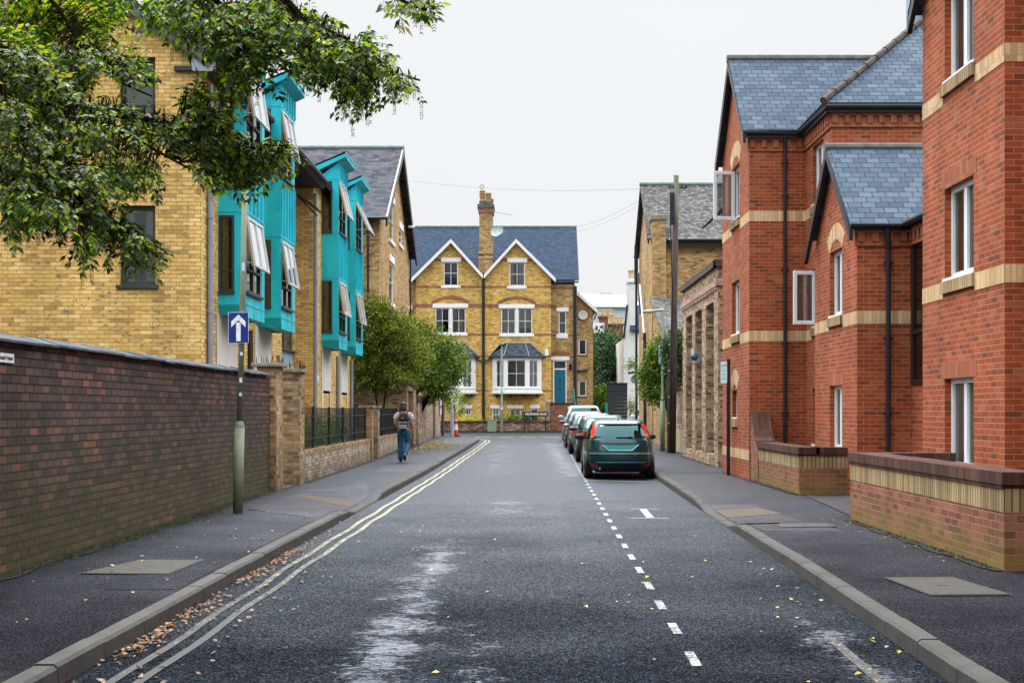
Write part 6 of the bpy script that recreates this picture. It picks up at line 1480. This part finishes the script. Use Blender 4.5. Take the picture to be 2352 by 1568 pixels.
c1.location = (2.275, 32.45, gz(33)); c1.rotation_euler = (0, 0, radians(-1.0))
c2 = make_car('black car parked directly in front of the teal hatchback', 'paint_black', 4.3, 1.75, 1.48, 'saloon', CG); c2.location = (2.46, 42.3, gz(43.5)); c2.rotation_euler.z = radians(-1)
c3 = make_car('silver car in the middle of the parked row', 'paint_silver', 4.3, 1.72, 1.46, 'saloon', CG); c3.location = (2.42, 48.4, gz(50)); c3.rotation_euler.z = radians(-1)
c4 = make_car('dark grey car between the silver car and the white one', 'paint_grey', 4.2, 1.72, 1.48, 'saloon', CG); c4.location = (2.45, 54.0, gz(55)); c4.rotation_euler.z = radians(-.5)
c5 = make_car('white tall car, farthest of the parked row', 'paint_white', 4.4, 1.8, 1.66, 'suv', CG); c5.location = (2.62, 60.4, gz(61)); c5.rotation_euler.z = radians(0)
c6 = make_car('pale car with red tail lights, half hidden beyond the junction by the white house', 'paint_white', 4.1, 1.7, 1.44, 'suv'); c6.location = (6.75, 71.5, gz(73)); c6.rotation_euler.z = radians(0)

# ================================================================ PERSON
def skin_mesh(name, verts, edges, radii, mat, parent, root=0, sub=2):
    me = bpy.data.meshes.new(name); off = Vector(parent['_root']) if parent is not None else Vector((0, 0, 0))
    me.from_pydata([tuple(Vector(v) - off) for v in verts], edges, [])
    o = bpy.data.objects.new(name, me); COL.objects.link(o); o.modifiers.new('skin', 'SKIN').use_smooth_shade = True
    for i, r in enumerate(radii):
        r = r if isinstance(r, tuple) else (r, r); me.skin_vertices[0].data[i].radius = r
    me.skin_vertices[0].data[root].use_root = True
    sm = o.modifiers.new('sub', 'SUBSURF'); sm.levels = sub; sm.render_levels = sub
    bpy.context.view_layer.update(); dg = bpy.context.evaluated_depsgraph_get(); m2 = bpy.data.meshes.new_from_object(o.evaluated_get(dg)); bpy.data.objects.remove(o)
    m2.name = name; m2.materials.clear(); m2.materials.append(MATS[mat]); m2.polygons.foreach_set('use_smooth', [True] * len(m2.polygons))
    if not m2.uv_layers: m2.uv_layers.new(name='UVMap')
    o = bpy.data.objects.new(name, m2); COL.objects.link(o)
    if parent is not None: o.parent = parent; o['_root'] = tuple(off)
    return o
px_, py_ = -3.58, 39.6; pz = pav_z(px_, py_)
PR = thing('person', 'person walking away on the left pavement, patterned short-sleeved shirt, blue jeans, black backpack', 'person', (px_, py_, pz))
P = lambda x, y, z: (px_ + x, py_ + y, pz + z)
# continuous body; walking away (+y). left foot down, right foot lifted behind
V = [P(0, 0, .93), P(0, 0, 1.05), P(0, .02, 1.20), P(0, .03, 1.38), P(0, .03, 1.47), P(-.01, .05, 1.53), P(-.02, .07, 1.62), P(-.02, .06, 1.70),  # 0-7 pelvis..head top
     P(-.10, .01, .88), P(-.10, .05, .50), P(-.10, -.02, .12), P(-.10, .05, .04), P(-.10, .14, .03),      # 8-12 left leg
     P(.10, .0, .88), P(.095, .04, .52), P(.06, -.30, .30), P(.06, -.36, .22), P(.06, -.37, .12),           # 13-17 right leg lifted
     P(-.19, .03, 1.40), P(-.27, -.02, 1.16), P(-.17, .12, .98), P(-.14, .16, .95),                          # 18-21 left arm, hand in front pocket
     P(.19, .03, 1.40), P(.26, .0, 1.13), P(.27, .06, .88), P(.27, .08, .82)]                              # 22-25 right arm
E = [(0, 1), (1, 2), (2, 3), (3, 4), (4, 5), (5, 6), (6, 7), (0, 8), (8, 9), (9, 10), (10, 11), (11, 12), (0, 13), (13, 14), (14, 15), (15, 16), (16, 17), (3, 18), (18, 19), (19, 20), (20, 21), (3, 22), (22, 23), (23, 24), (24, 25)]
Rr = [(.13, .10), (.12, .095), (.13, .10), (.15, .10), (.06, .06), (.055, .055), (.085, .095), (.06, .07), .085, .06, .042, .04, .03, .085, .06, .042, .04, .03, .06, .045, .032, .03, .06, .045, .032, .028]
for s_, (hx0, hy0, hz0), sg in ((0, (.27, .08, .82), 1),):
    base = 25
    for k, (dx, dy, dz, l) in enumerate(((-.025, .03, -.04, .07), (-.01, .018, -.045, .078), (.006, .006, -.045, .075), (.02, -.005, -.04, .062))):
        i = len(V); V += [P(hx0 + dx * .6, hy0 + dy * .6, hz0 - .03), P(hx0 + dx, hy0 + dy + .01, hz0 - .03 - l * .6), P(hx0 + dx * .9, hy0 + dy + .03, hz0 - .03 - l)]; E += [(base, i), (i, i + 1), (i + 1, i + 2)]; Rr += [.011, .010, .008]
    i = len(V); V += [P(hx0 - .03, hy0 + .03, hz0 + .0), P(hx0 - .035, hy0 + .055, hz0 - .04)]; E += [(base, i), (i, i + 1)]; Rr += [.012, .009]
    # left hand fingers, tucked in front
    base = 21
    for k in range(4):
        i = len(V); V += [P(-.13 + .0 * k, .18, .955 - .018 * k), P(-.09, .20, .95 - .018 * k), P(-.06, .19, .94 - .018 * k)]; E += [(base, i), (i, i + 1), (i + 1, i + 2)]; Rr += [.010, .009, .008]
    i = len(V); V += [P(-.13, .17, .98), P(-.10, .19, .995)]; E += [(base, i), (i, i + 1)]; Rr += [.011, .009]
skin_mesh('body', V, E, Rr, 'skin', PR)
def fz(name, verts, edges, radii, mat, root=0, par=None, sub=2): return skin_mesh(name, [P(*v) for v in verts], edges, radii, mat, par or PR, root, sub)
fz('shirt', [(0, .0, .98), (0, .01, 1.12), (0, .02, 1.28), (0, .02, 1.40), (0, .03, 1.46), (-.20, .03, 1.395), (-.27, 0, 1.22), (.20, .03, 1.395), (.27, .015, 1.20)], [(0, 1), (1, 2), (2, 3), (3, 4), (3, 5), (5, 6), (3, 7), (7, 8)], [(.165, .125), (.165, .125), (.175, .13), (.16, .115), (.075, .07), .085, .078, .085, .078], 'shirt')
fz('jeans', [(0, 0, 1.0), (0, 0, .90), (-.10, .015, .82), (-.105, .05, .50), (-.10, .0, .14), (-.10, .01, .06), (.10, .01, .82), (.10, .04, .52), (.07, -.27, .32), (.062, -.34, .21)], [(0, 1), (1, 2), (2, 3), (3, 4), (4, 5), (1, 6), (6, 7), (7, 8), (8, 9)], [(.16, .125), (.165, .13), .118, .088, .082, .086, .118, .09, .082, .080], 'denim')
fz('shoe', [(-.10, -.03, .06), (-.10, .06, .055), (-.10, .17, .045)], [(0, 1), (1, 2)], [(.05, .055), (.05, .05), (.045, .035)], 'shoe', sub=1)
fz('shoe', [(.06, -.40, .25), (.06, -.41, .16), (.06, -.37, .05)], [(0, 1), (1, 2)], [(.05, .055), (.052, .04), (.045, .032)], 'shoe', sub=1)
m = MB()
for (hx1, hy1, hz1, ra_, rb_) in ((-.02, .055, 1.665, .112, .115), (-.03, .035, 1.60, .112, .10), (-.05, .015, 1.545, .09, .06), (-.10, .0, 1.525, .055, .035), (.03, .02, 1.56, .07, .05)):
    c = Vector(P(hx1, hy1, hz1)); m.lathe(c, [(ra_ * sin(pi * k / 8) * (1 + .05 * random.uniform(-1, 1)) + .001, -rb_ * cos(pi * k / 8)) for k in range(9)], 16)
m.build('hair', 'hair', PR, smooth=True)
m = MB()      # face and ears
for dx in (-1, 1): c = Vector(P(-.02 + dx * .088, .07, 1.60)); m.lathe(c, [(0, -.01), (.022, -.008), (.028, 0), (.02, .008), (0, .01)], 10, Vector((dx, 0, 0)))
c = Vector(P(-.02, .165, 1.585)); m.tube([c + Vector((0, -.02, .04)), c + Vector((0, .012, .0)), c + Vector((0, -.02, -.012))], [.01, .016, .012], 6); m.build('face', 'skin', PR)
m = MB(); 
for dx in (-.03, .03): m.lathe(Vector(P(-.02 + dx, .148, 1.615)), [(0, .012), (.012, .008), (.014, 0)], 8, Vector((0, 1, 0)))
m.build('eyes', 'shoe', PR)
bp = MB()
for (zb, zt2, w0, w1, d0, d1) in ((1.02, 1.14, .135, .15, .13, .16), (1.14, 1.28, .15, .15, .16, .16), (1.28, 1.40, .15, .12, .16, .12), (1.40, 1.45, .12, .06, .12, .06)):
    y = -.10; a = [P(-w0, y, zb), P(w0, y, zb), P(w0 * .9, y - d0, zb), P(-w0 * .9, y - d0, zb)]; b_ = [P(-w1, y, zt2), P(w1, y, zt2), P(w1 * .9, y - d1, zt2), P(-w1 * .9, y - d1, zt2)]
    bp.quad(*a[::-1]); bp.quad(*b_)
    for k in range(4): k2 = (k + 1) % 4; bp.quad(a[k], a[k2], b_[k2], b_[k])
bo = bp.build('backpack', 'bag_black', PR, bevel=.02)
m = MB(); m.box(px_ - .125, px_ + .115, py_ - .295, py_ - .22, pz + .985, pz + 1.10); m.build('pocket', 'bag_check', bo, bevel=.01)
m = MB(); m.box(px_ - .14, px_ + .14, py_ - .275, py_ - .25, pz + 1.155, pz + 1.168); m.build('zip', 'sign_white', bo)
m = MB(); c = Vector(P(-.02, -.268, 1.29)); m.quad(c + Vector((-.035, 0, 0)), c + Vector((0, 0, -.028)), c + Vector((.035, 0, 0)), c + Vector((0, 0, .028))); m.build('badge', 'patch_pink', bo)
m = MB()
for dx in (-1, 1): m.tube([P(dx * .08, -.12, 1.42), P(dx * .12, -.02, 1.50), P(dx * .13, .10, 1.44), P(dx * .14, .16, 1.25)], .022, 6)
m.tube([P(-.03, -.15, 1.44), P(-.02, -.16, 1.48), P(.02, -.16, 1.48), P(.03, -.15, 1.44)], .008, 5); m.build('strap', 'bag_black', bo)

# ================================================================ VEGETATION
def leaf_quad(mb, c, d, n, l, w, fold=.25):
    """a pointed leaf along d, width along n x d, folded on its midrib"""
    s = d.cross(n).normalized(); up = s.cross(d).normalized()
    i = len(mb.v); mb.v += [c, c + d * l * .38 + s * w + up * w * fold, c + d * l, c + d * l * .38 - s * w + up * w * fold, c + d * l * .45]
    mb.f += [(i, i + 1, i + 4), (i + 1, i + 2, i + 4), (i + 2, i + 3, i + 4), (i + 3, i, i + 4)]
def rv(): return Vector((random.gauss(0, 1), random.gauss(0, 1), random.gauss(0, 1))).normalized()
def foliage(blobs, n, size, drop_=.4, spread=.9, clump=14):
    """leaves gathered in small sprays through the volume of ellipsoids (cx,cy,cz,rx,ry,rz)"""
    mb = MB(); vols = [b[3] * b[4] * b[5] for b in blobs]; tot = sum(v ** .75 for v in vols)
    for b, v in zip(blobs, vols):
        k = int(n * v ** .75 / tot / clump)
        for _ in range(k):
            dirn = rv(); r = random.random() ** .33 * random.uniform(.66, 1.26)
            c = Vector((b[0] + dirn.x * b[3] * r, b[1] + dirn.y * b[4] * r, b[2] + dirn.z * b[5] * r))
            grow = (dirn + Vector((0, 0, random.uniform(-.3, .6)))).normalized()
            for q in range(clump):
                p = c + grow * random.uniform(-.5, 1) * size * 3.2 + rv() * size * spread * 1.4
                d = (grow + rv() * .8 + Vector((0, 0, -drop_))).normalized(); leaf_quad(mb, p, d, rv(), size * random.uniform(.7, 1.3), size * random.uniform(.26, .4))
    return mb
def limbs(mb, base, tips, r0, r1=.01, wob=.15, seg=7):
    for t in tips:
        a, b_ = Vector(base), Vector(t); pts = []
        for k in range(6):
            f = k / 5; p = a.lerp(b_, f) + Vector((random.uniform(-wob, wob), random.uniform(-wob, wob), random.uniform(-wob, wob))) * (f * (1 - f) * 4) * .5; p.z += (b_ - a).length * .06 * sin(pi * f); pts.append(p)
        mb.tube(pts, r0, seg, r1=r1)
def shrub(name, label, cat, root, blobs, n, size, mat, trunk_r=.06, group=None, tips=None, **k):
    t = thing(name, label, cat, root, group); m = MB(); limbs(m, root, tips or [(b[0], b[1], b[2] + b[5] * .4) for b in blobs], trunk_r); m.build('trunk', 'bark', t); foliage(blobs, n, size, **k).build('crown', mat, t); return t
def blob(px, py, y, rx, ry, ryy=None): c = at(px, py, y); return (c.x, y, c.z, rx * y / F, (ryy if ryy else (rx + ry) / 2 * y / F), ry * y / F)
shrub('tree', 'bushy green tree spilling over the brick store between oriels and end house', 'tree', (-5.3, 49.2, .3),
      [blob(868, 775, 49.1, 58, 60, .9), blob(842, 850, 49.0, 34, 44, .8), blob(900, 765, 49.6, 50, 50, .9), blob(925, 820, 50.5, 58, 56), blob(866, 722, 49.2, 40, 32, .7), blob(885, 862, 49.2, 50, 24, .8), blob(945, 770, 52, 36, 34)], 38000, .085, 'leaf_shrub', .05, tips=[(-5.5, 49.2, 3.4), (-5.0, 49.4, 3.6)])
shrub('tree', 'lighter leaning small tree over the buff garden wall, in front of the left bay', 'tree', (-4.9, 56, .3),
      [blob(985, 800, 57, 52, 48), blob(1015, 855, 57, 48, 42), blob(1042, 828, 58, 30, 28), blob(975, 860, 56, 45, 40), blob(1052, 802, 59, 16, 14), blob(1000, 895, 57, 34, 22), blob(955, 760, 57, 26, 20)], 17000, .10, 'leaf_bright', .08)
shrub('hydrangea', 'bush with cream flower heads at the left street corner', 'shrub', (-4.2, 78.6, .4), [blob(1048, 925, 79, 16, 24), blob(1036, 900, 79, 12, 16)], 1500, .11, 'leaf_bright', .03)
t = None
m = MB()
for (a, b_) in ((1041, 893), (1053, 917), (1047, 925), (1040, 912), (1056, 905), (1058, 929), (1050, 940), (1044, 905)):
    c = at(a, b_, 78.1); f = foliage([(c.x, c.y, c.z, .16, .16, .12)], 120, .05, clump=6); i = len(m.v); m.v += f.v; m.f += [tuple(i + k for k in q) for q in f.f]
hy = [o for o in bpy.data.objects if o.name == 'hydrangea'][0]; m.build('flower_head', 'petal', hy)
shrub('climbing_shrub', 'rounded green shrub bulging over the wall by the pale lamp column', 'shrub', (5.5, 50.5, 1.2),
      [blob(1502, 878, 51, 31, 38), blob(1515, 830, 51, 30, 36), blob(1535, 800, 50.5, 30, 26), blob(1520, 905, 50.5, 24, 20)], 16000, .09, 'leaf_bright', .06)
shrub('climbing_shrub', 'darker leafy shrub hanging over the wall between pole and slot-windowed building', 'shrub', (5.8, 47.5, 1.2), [blob(1556, 830, 47.5, 22, 55), blob(1552, 795, 47.5, 24, 26)], 6000, .09, 'leaf_dark', .05)
shrub('vine_tuft', 'small bright leafy tuft sticking out from the white house wall', 'plant', tuple(at(1462, 842, 66)), [blob(1449, 838, 66, 14, 9)], 500, .07, 'leaf_bright', .015)
shrub('shrub', 'low shrub at the foot of the white house', 'shrub', (7.1, 84, .4), [blob(1451, 935, 84, 9, 14)], 500, .09, 'leaf_shrub', .02)
shrub('tree', 'dense dark green tree behind the wing of the end house', 'tree', (5.6, 98, .4),
      [blob(1402, 815, 97, 46, 48), blob(1380, 860, 96, 40, 50), blob(1415, 850, 97, 34, 45), blob(1395, 785, 98, 30, 26), blob(1372, 910, 93, 22, 40)], 15000, .16, 'leaf_dark', .16)
shrub('palm_plant', 'spiky yellow-green plant under the dark tree beside the teal posts', 'plant', (4.9, 88, .4), [blob(1386, 920, 88, 10, 18), blob(1380, 900, 88, 10, 9)], 700, .2, 'leaf_bright', .03)
# hedge behind the railings
hd = MB()
for k in range(24):
    y = 28.2 + k * .5; f = foliage([(-5.35, y, .95, .35, .4, .55)], 420, .045, clump=10); i = len(hd.v); hd.v += f.v; hd.f += [tuple(i + q for q in z) for z in f.f]
tag(hd.build('hedge', 'leaf_hedge', None), 'dark clipped hedge behind the black railings', 'hedge')
m = MB(); m.box(-5.6, -5.05, 28.2, 40.1, .1, 1.30); 
# front garden plants of the end house
shrub('garden_plant', 'mound of yellow flowers behind the front garden wall', 'plant', (-3.3, 81, .8), [blob(1078, 966, 81, 22, 6, .4)], 900, .09, 'leaf_yellow', .02)
shrub('garden_plant', 'low green mound behind the front garden wall by the lamp column', 'plant', (-.6, 81, .8), [blob(1178, 964, 81, 34, 8, .4)], 1500, .09, 'leaf_bright', .02)
shrub('garden_plant', 'dark green spiky plant below the street name sign', 'plant', (.5, 81, .8), [blob(1225, 964, 81, 18, 8, .4)], 700, .1, 'leaf_dark', .02)
# ---------------- near tree, trunk outside the picture, limbs reaching over the pavement
NT = thing('tree', 'large overhanging maple-like tree with hanging seed tassels, top left', 'tree', (-7.0, 6.5, .2))
def A(px, py, y): return at(px, py, y)
T0 = Vector((-7.0, 6.5, .2)); tm = MB()
tm.tube([T0, (-6.9, 6.6, 2.0), (-6.6, 6.9, 3.4), (-6.3, 7.0, 5.0), (-5.8, 7.0, 7.0), (-5.2, 7.0, 9.0)], [.26, .22, .19, .16, .12, .06], 12)
main = {
 'a': ([Vector((-6.5, 6.9, 3.2)), A(-260, 60, 7.8), A(0, 157, 7.9), A(83, 213, 8.0), A(187, 247, 8.1), A(283, 263, 8.3), A(400, 290, 8.5), A(477, 303, 8.6), A(560, 340, 8.8), A(660, 365, 9.0)], .055),
 'b': ([A(83, 213, 8.0), A(140, 253, 7.9), A(187, 283, 7.8), A(247, 293, 7.8), A(330, 330, 7.8), A(430, 385, 7.8)], .03),
 'c': ([Vector((-6.55, 6.9, 3.1)), A(-200, 150, 7.2), A(0, 187, 7.2), A(33, 277, 7.2), A(67, 340, 7.2), A(133, 400, 7.3), A(193, 467, 7.4), A(290, 545, 7.5), A(385, 600, 7.6)], .035),
 'd': ([Vector((-6.3, 7.0, 5.0)), A(0, -120, 9), A(133, 17, 9), A(173, 83, 9), A(217, 150, 9), A(283, 193, 9.1), A(350, 222, 9.2)], .017),
 'e': ([Vector((-6.0, 7.0, 6.0)), A(200, -330, 8.4), A(495, 0, 8.4), A(541, 52, 8.4), A(562, 104, 8.4), A(600, 190, 8.4)], .03),
 'f': ([Vector((-5.9, 7.0, 6.6)), A(400, -330, 8.6), A(600, -60, 8.6), A(686, 34, 8.6), A(756, 75, 8.6), A(795, 91, 8.6), A(834, 124, 8.7), A(900, 165, 8.7), A(965, 185, 8.8)], .035),
 'g': ([Vector((-5.5, 7.0, 7.8)), A(600, -260, 7.0), A(850, -35, 7.0), A(930, 5, 7.0), A(1000, 32, 7.0)], .018),
 'h': ([Vector((-6.5, 6.8, 3.0)), A(-150, 330, 7.0), A(30, 430, 7.0), A(120, 470, 7.0), A(210, 500, 7.05)], .02),
}
for k, (pts, r) in main.items(): tm.tube(pts, r, 8, r1=.006)
allpts = []
for k, (pts, r) in main.items():
    for p, q in zip(pts[1:], pts[2:]):
        for s in range(5): allpts.append(p.lerp(q, s / 5))
lm = MB(); sd_ = MB()
def spray(c, out, n=9, L=.34, leaf=.075, tassel=1):
    """a drooping twig with opposite leaves and a hanging seed tassel"""
    d = (out + Vector((0, 0, -.25)) + rv() * .45).normalized(); p = c.copy(); pts = [p.copy()]
    for k in range(n):
        d = (d + Vector((0, 0, -.10)) + rv() * .10).normalized(); p = p + d * (L / n); pts.append(p.copy())
        for s in (-1, 1):
            side = d.cross(Vector((0, 0, 1)));  side = (side.normalized() if side.length > .1 else rv()) * s
            ld = (d * .6 + side * .9 + Vector((0, 0, -.45)) + rv() * .35).normalized(); leaf_quad(lm, p + ld * .01, ld, (Vector((0, 0, 1)) + rv() * .7).normalized(), leaf * random.uniform(.65, 1.25), leaf * random.uniform(.20, .30))
    leaf_quad(lm, p, d, (Vector((0, 0, 1)) + rv() * .5).normalized(), leaf * 1.15, leaf * .27)
    tm.tube(pts, .0022, 3, r1=.001)
    for _ in range(tassel):
        if random.random() < .6:
            q = random.choice(pts[2:]).copy(); l = random.uniform(.05, .12); k = 0
            while k < l:
                for s in (-1, 1): w = Vector((random.uniform(.5, 1) * s, random.uniform(-.6, .6), -.9)).normalized(); leaf_quad(sd_, q - Vector((0, 0, k)), w, rv(), .021, .0035, .1)
                k += .013
clusters = [(60, 50, 95, 70), (180, 40, 90, 60), (255, 15, 45, 30), (40, 150, 70, 70), (140, 160, 90, 70), (240, 130, 60, 50), (310, 165, 40, 38),
 (50, 270, 70, 80), (150, 285, 85, 75), (250, 280, 75, 55), (340, 300, 65, 48), (420, 315, 60, 45), (500, 340, 65, 50), (575, 360, 60, 50), (635, 365, 45, 42), (448, 235, 38, 42), (480, 270, 40, 40), (560, 415, 45, 28), (500, 400, 50, 30),
 (50, 400, 65, 75), (150, 400, 80, 65), (245, 410, 60, 50), (320, 400, 45, 35), (35, 490, 45, 45), (130, 480, 60, 42), (215, 500, 60, 48), (290, 545, 50, 45), (345, 585, 38, 28), (205, 565, 36, 36),
 (370, 25, 55, 42), (440, 35, 60, 48), (500, 70, 60, 65), (560, 60, 70, 70), (620, 40, 55, 55), (548, 140, 45, 45), (612, 120, 50, 40), (545, 195, 26, 30), (590, 185, 24, 20), (670, 60, 50, 50), (425, 90, 18, 26), (690, 135, 34, 28),
 (730, 75, 50, 40), (740, 140, 55, 48), (800, 130, 55, 40), (800, 190, 45, 35), (830, 215, 28, 30), (865, 150, 42, 30), (900, 185, 30, 22), (935, 195, 20, 14), (805, 240, 20, 22), (720, 190, 30, 18), (840, 100, 30, 22),
 (900, 0, 30, 10), (955, 12, 30, 14), (995, 22, 20, 14)]
for (cx, cy, rx, ry) in clusters:
    n = max(3, int(rx * ry / 44))
    for _ in range(n):
        a = random.uniform(0, 2 * pi); r = sqrt(random.random()); px, py = cx + rx * r * cos(a) * .86, cy + ry * r * sin(a) * .84 - 16
        near = min(allpts, key=lambda p: (at(px, py, p.y) - p).length); yy = near.y + random.uniform(-.55, .65)
        if cx < 320 and cy < 60: yy += .7
        c = at(px, py, yy); out = c - near; dist = out.length; out = out.normalized() if dist > .02 else rv()
        if .08 < dist < .55:
            mid = near.lerp(c, .5) + Vector((0, 0, .04)) + rv() * .02; tm.tube([near, mid, c], .0045, 4, r1=.002)
        spray(c - out * .1, out, n=random.randint(4, 6), L=random.uniform(.12, .22), leaf=random.uniform(.034, .060) if cy < 230 or cx > 350 else random.uniform(.030, .050))
# the rest of the crown above and beside the picture, which shades the near pavement and wall
for _ in range(1500):
    c = Vector((random.uniform(-9.5, -1.0), random.uniform(-3, 6.5), random.uniform(5.2, 8.4)))
    yq = max(c.y, .3); q = CY - F * (c.z - EYE) / yq; qx = CX + F * c.x / yq
    if (c.x + 5.6) ** 2 / 22 + (c.y - 3) ** 2 / 30 > 1: continue
    if qx > -120 and q > -160: continue
    spray(c, rv(), n=5, L=.4, leaf=.17, tassel=0)
tm.build('branches', 'bark', NT); lm.build('crown', 'leaf_maple', NT); sd_.build('seed_tassels', 'leaf_seed', NT)

# ================================================================ LITTER, MOSS
gut = MB()
def road_leaves(n, xf, yf, s, mb, zf=gz, dz=.008):
    for _ in range(n):
        y = yf(); x = xf(y); l = s * random.uniform(.5, 1.3); a = random.uniform(0, 6.28); c = Vector((x, y, (zf(y) if zf is gz else pav_z(x, y)) + dz + random.uniform(.002, .02)))
        u = Vector((cos(a), sin(a), random.uniform(-.35, .35))) * l; leaf_quad(mb, c, u.normalized(), (Vector((0, 0, 1)) + rv() * .4).normalized(), l, l * random.uniform(.25, .45), random.uniform(-.5, .6))
road_leaves(800, lambda y: interp(KL, y) + abs(random.gauss(0, .10)) + .02, lambda: random.choice([random.gauss(13.6, .5), random.gauss(15.3, .5), random.uniform(8, 22), random.gauss(11.0, .5), random.gauss(9.6, .35)]), .042, gut)
road_leaves(90, lambda y: interp(KL, y) + random.uniform(.1, .9), lambda: random.uniform(7.4, 14), .05, gut)
tag(gut.build('fallen_leaves', 'litter_orange', None), 'rusty orange fallen leaves gathered in the left gutter', 'leaves', kind='stuff')
sc_ = MB(); road_leaves(75, lambda y: random.uniform(-2.2, 2.3), lambda: random.uniform(7, 20), .045, sc_); road_leaves(60, lambda y: -random.uniform(3.0, 4.5), lambda: random.uniform(9, 20), .05, sc_, pav_z, .012); road_leaves(30, lambda y: interp(KR, y) - random.uniform(.05, .7), lambda: random.uniform(8, 16), .045, sc_)
road_leaves(45, lambda y: 4.35 - random.uniform(0, .25), lambda: random.uniform(13, 19), .03, sc_, pav_z, .012)
tag(sc_.build('fallen_leaves', 'litter_yellow', None), 'scattered yellow leaves on road and pavements', 'leaves', kind='stuff')
pl_ = MB(); road_leaves(1500, lambda y: random.triangular(-4.2, -2.5, -3.9), lambda: random.gauss(52.5, 2.6), .05, pl_, pav_z, .012)
tag(pl_.build('fallen_leaves', 'litter_yellow', None), 'drift of yellow leaves by the buff garden wall', 'leaves', kind='stuff')
ms = MB(); 
for _ in range(14000):
    y = random.triangular(9, 24.8, 19.5); x = -4.78 + abs(random.gauss(0, .12)) * (1.5 if 17.5 < y < 20.5 else .8)
    if x > -4.05: continue
    a = random.uniform(0, 6.28); l = random.uniform(.006, .016); c = Vector((x, y, pav_z(x, y) + .012 + random.uniform(0, .008))); u = Vector((cos(a), sin(a), random.uniform(0, .5))) * l; v = Vector((-sin(a), cos(a), 0)) * l * .5; ms.quad(c - u, c - v, c + u, c + v)
for _ in range(1200):
    y = random.uniform(12.8, 29); x = (4.48 if y < 18.7 else (4.86 if y > 24 else 9)) - abs(random.gauss(0, .05)); 
    if x > 6: continue
    a = random.uniform(0, 6.28); l = random.uniform(.01, .025); c = Vector((x, y, pav_z(x, y) + .014 + random.uniform(0, .012))); u = Vector((cos(a), sin(a), random.uniform(0, .8))) * l; v = Vector((-sin(a), cos(a), 0)) * l * .5; ms.quad(c - u, c - v, c + u, c + v)
tag(ms.build('moss', 'moss', None), 'moss along the foot of the pavement walls', 'moss', kind='stuff')
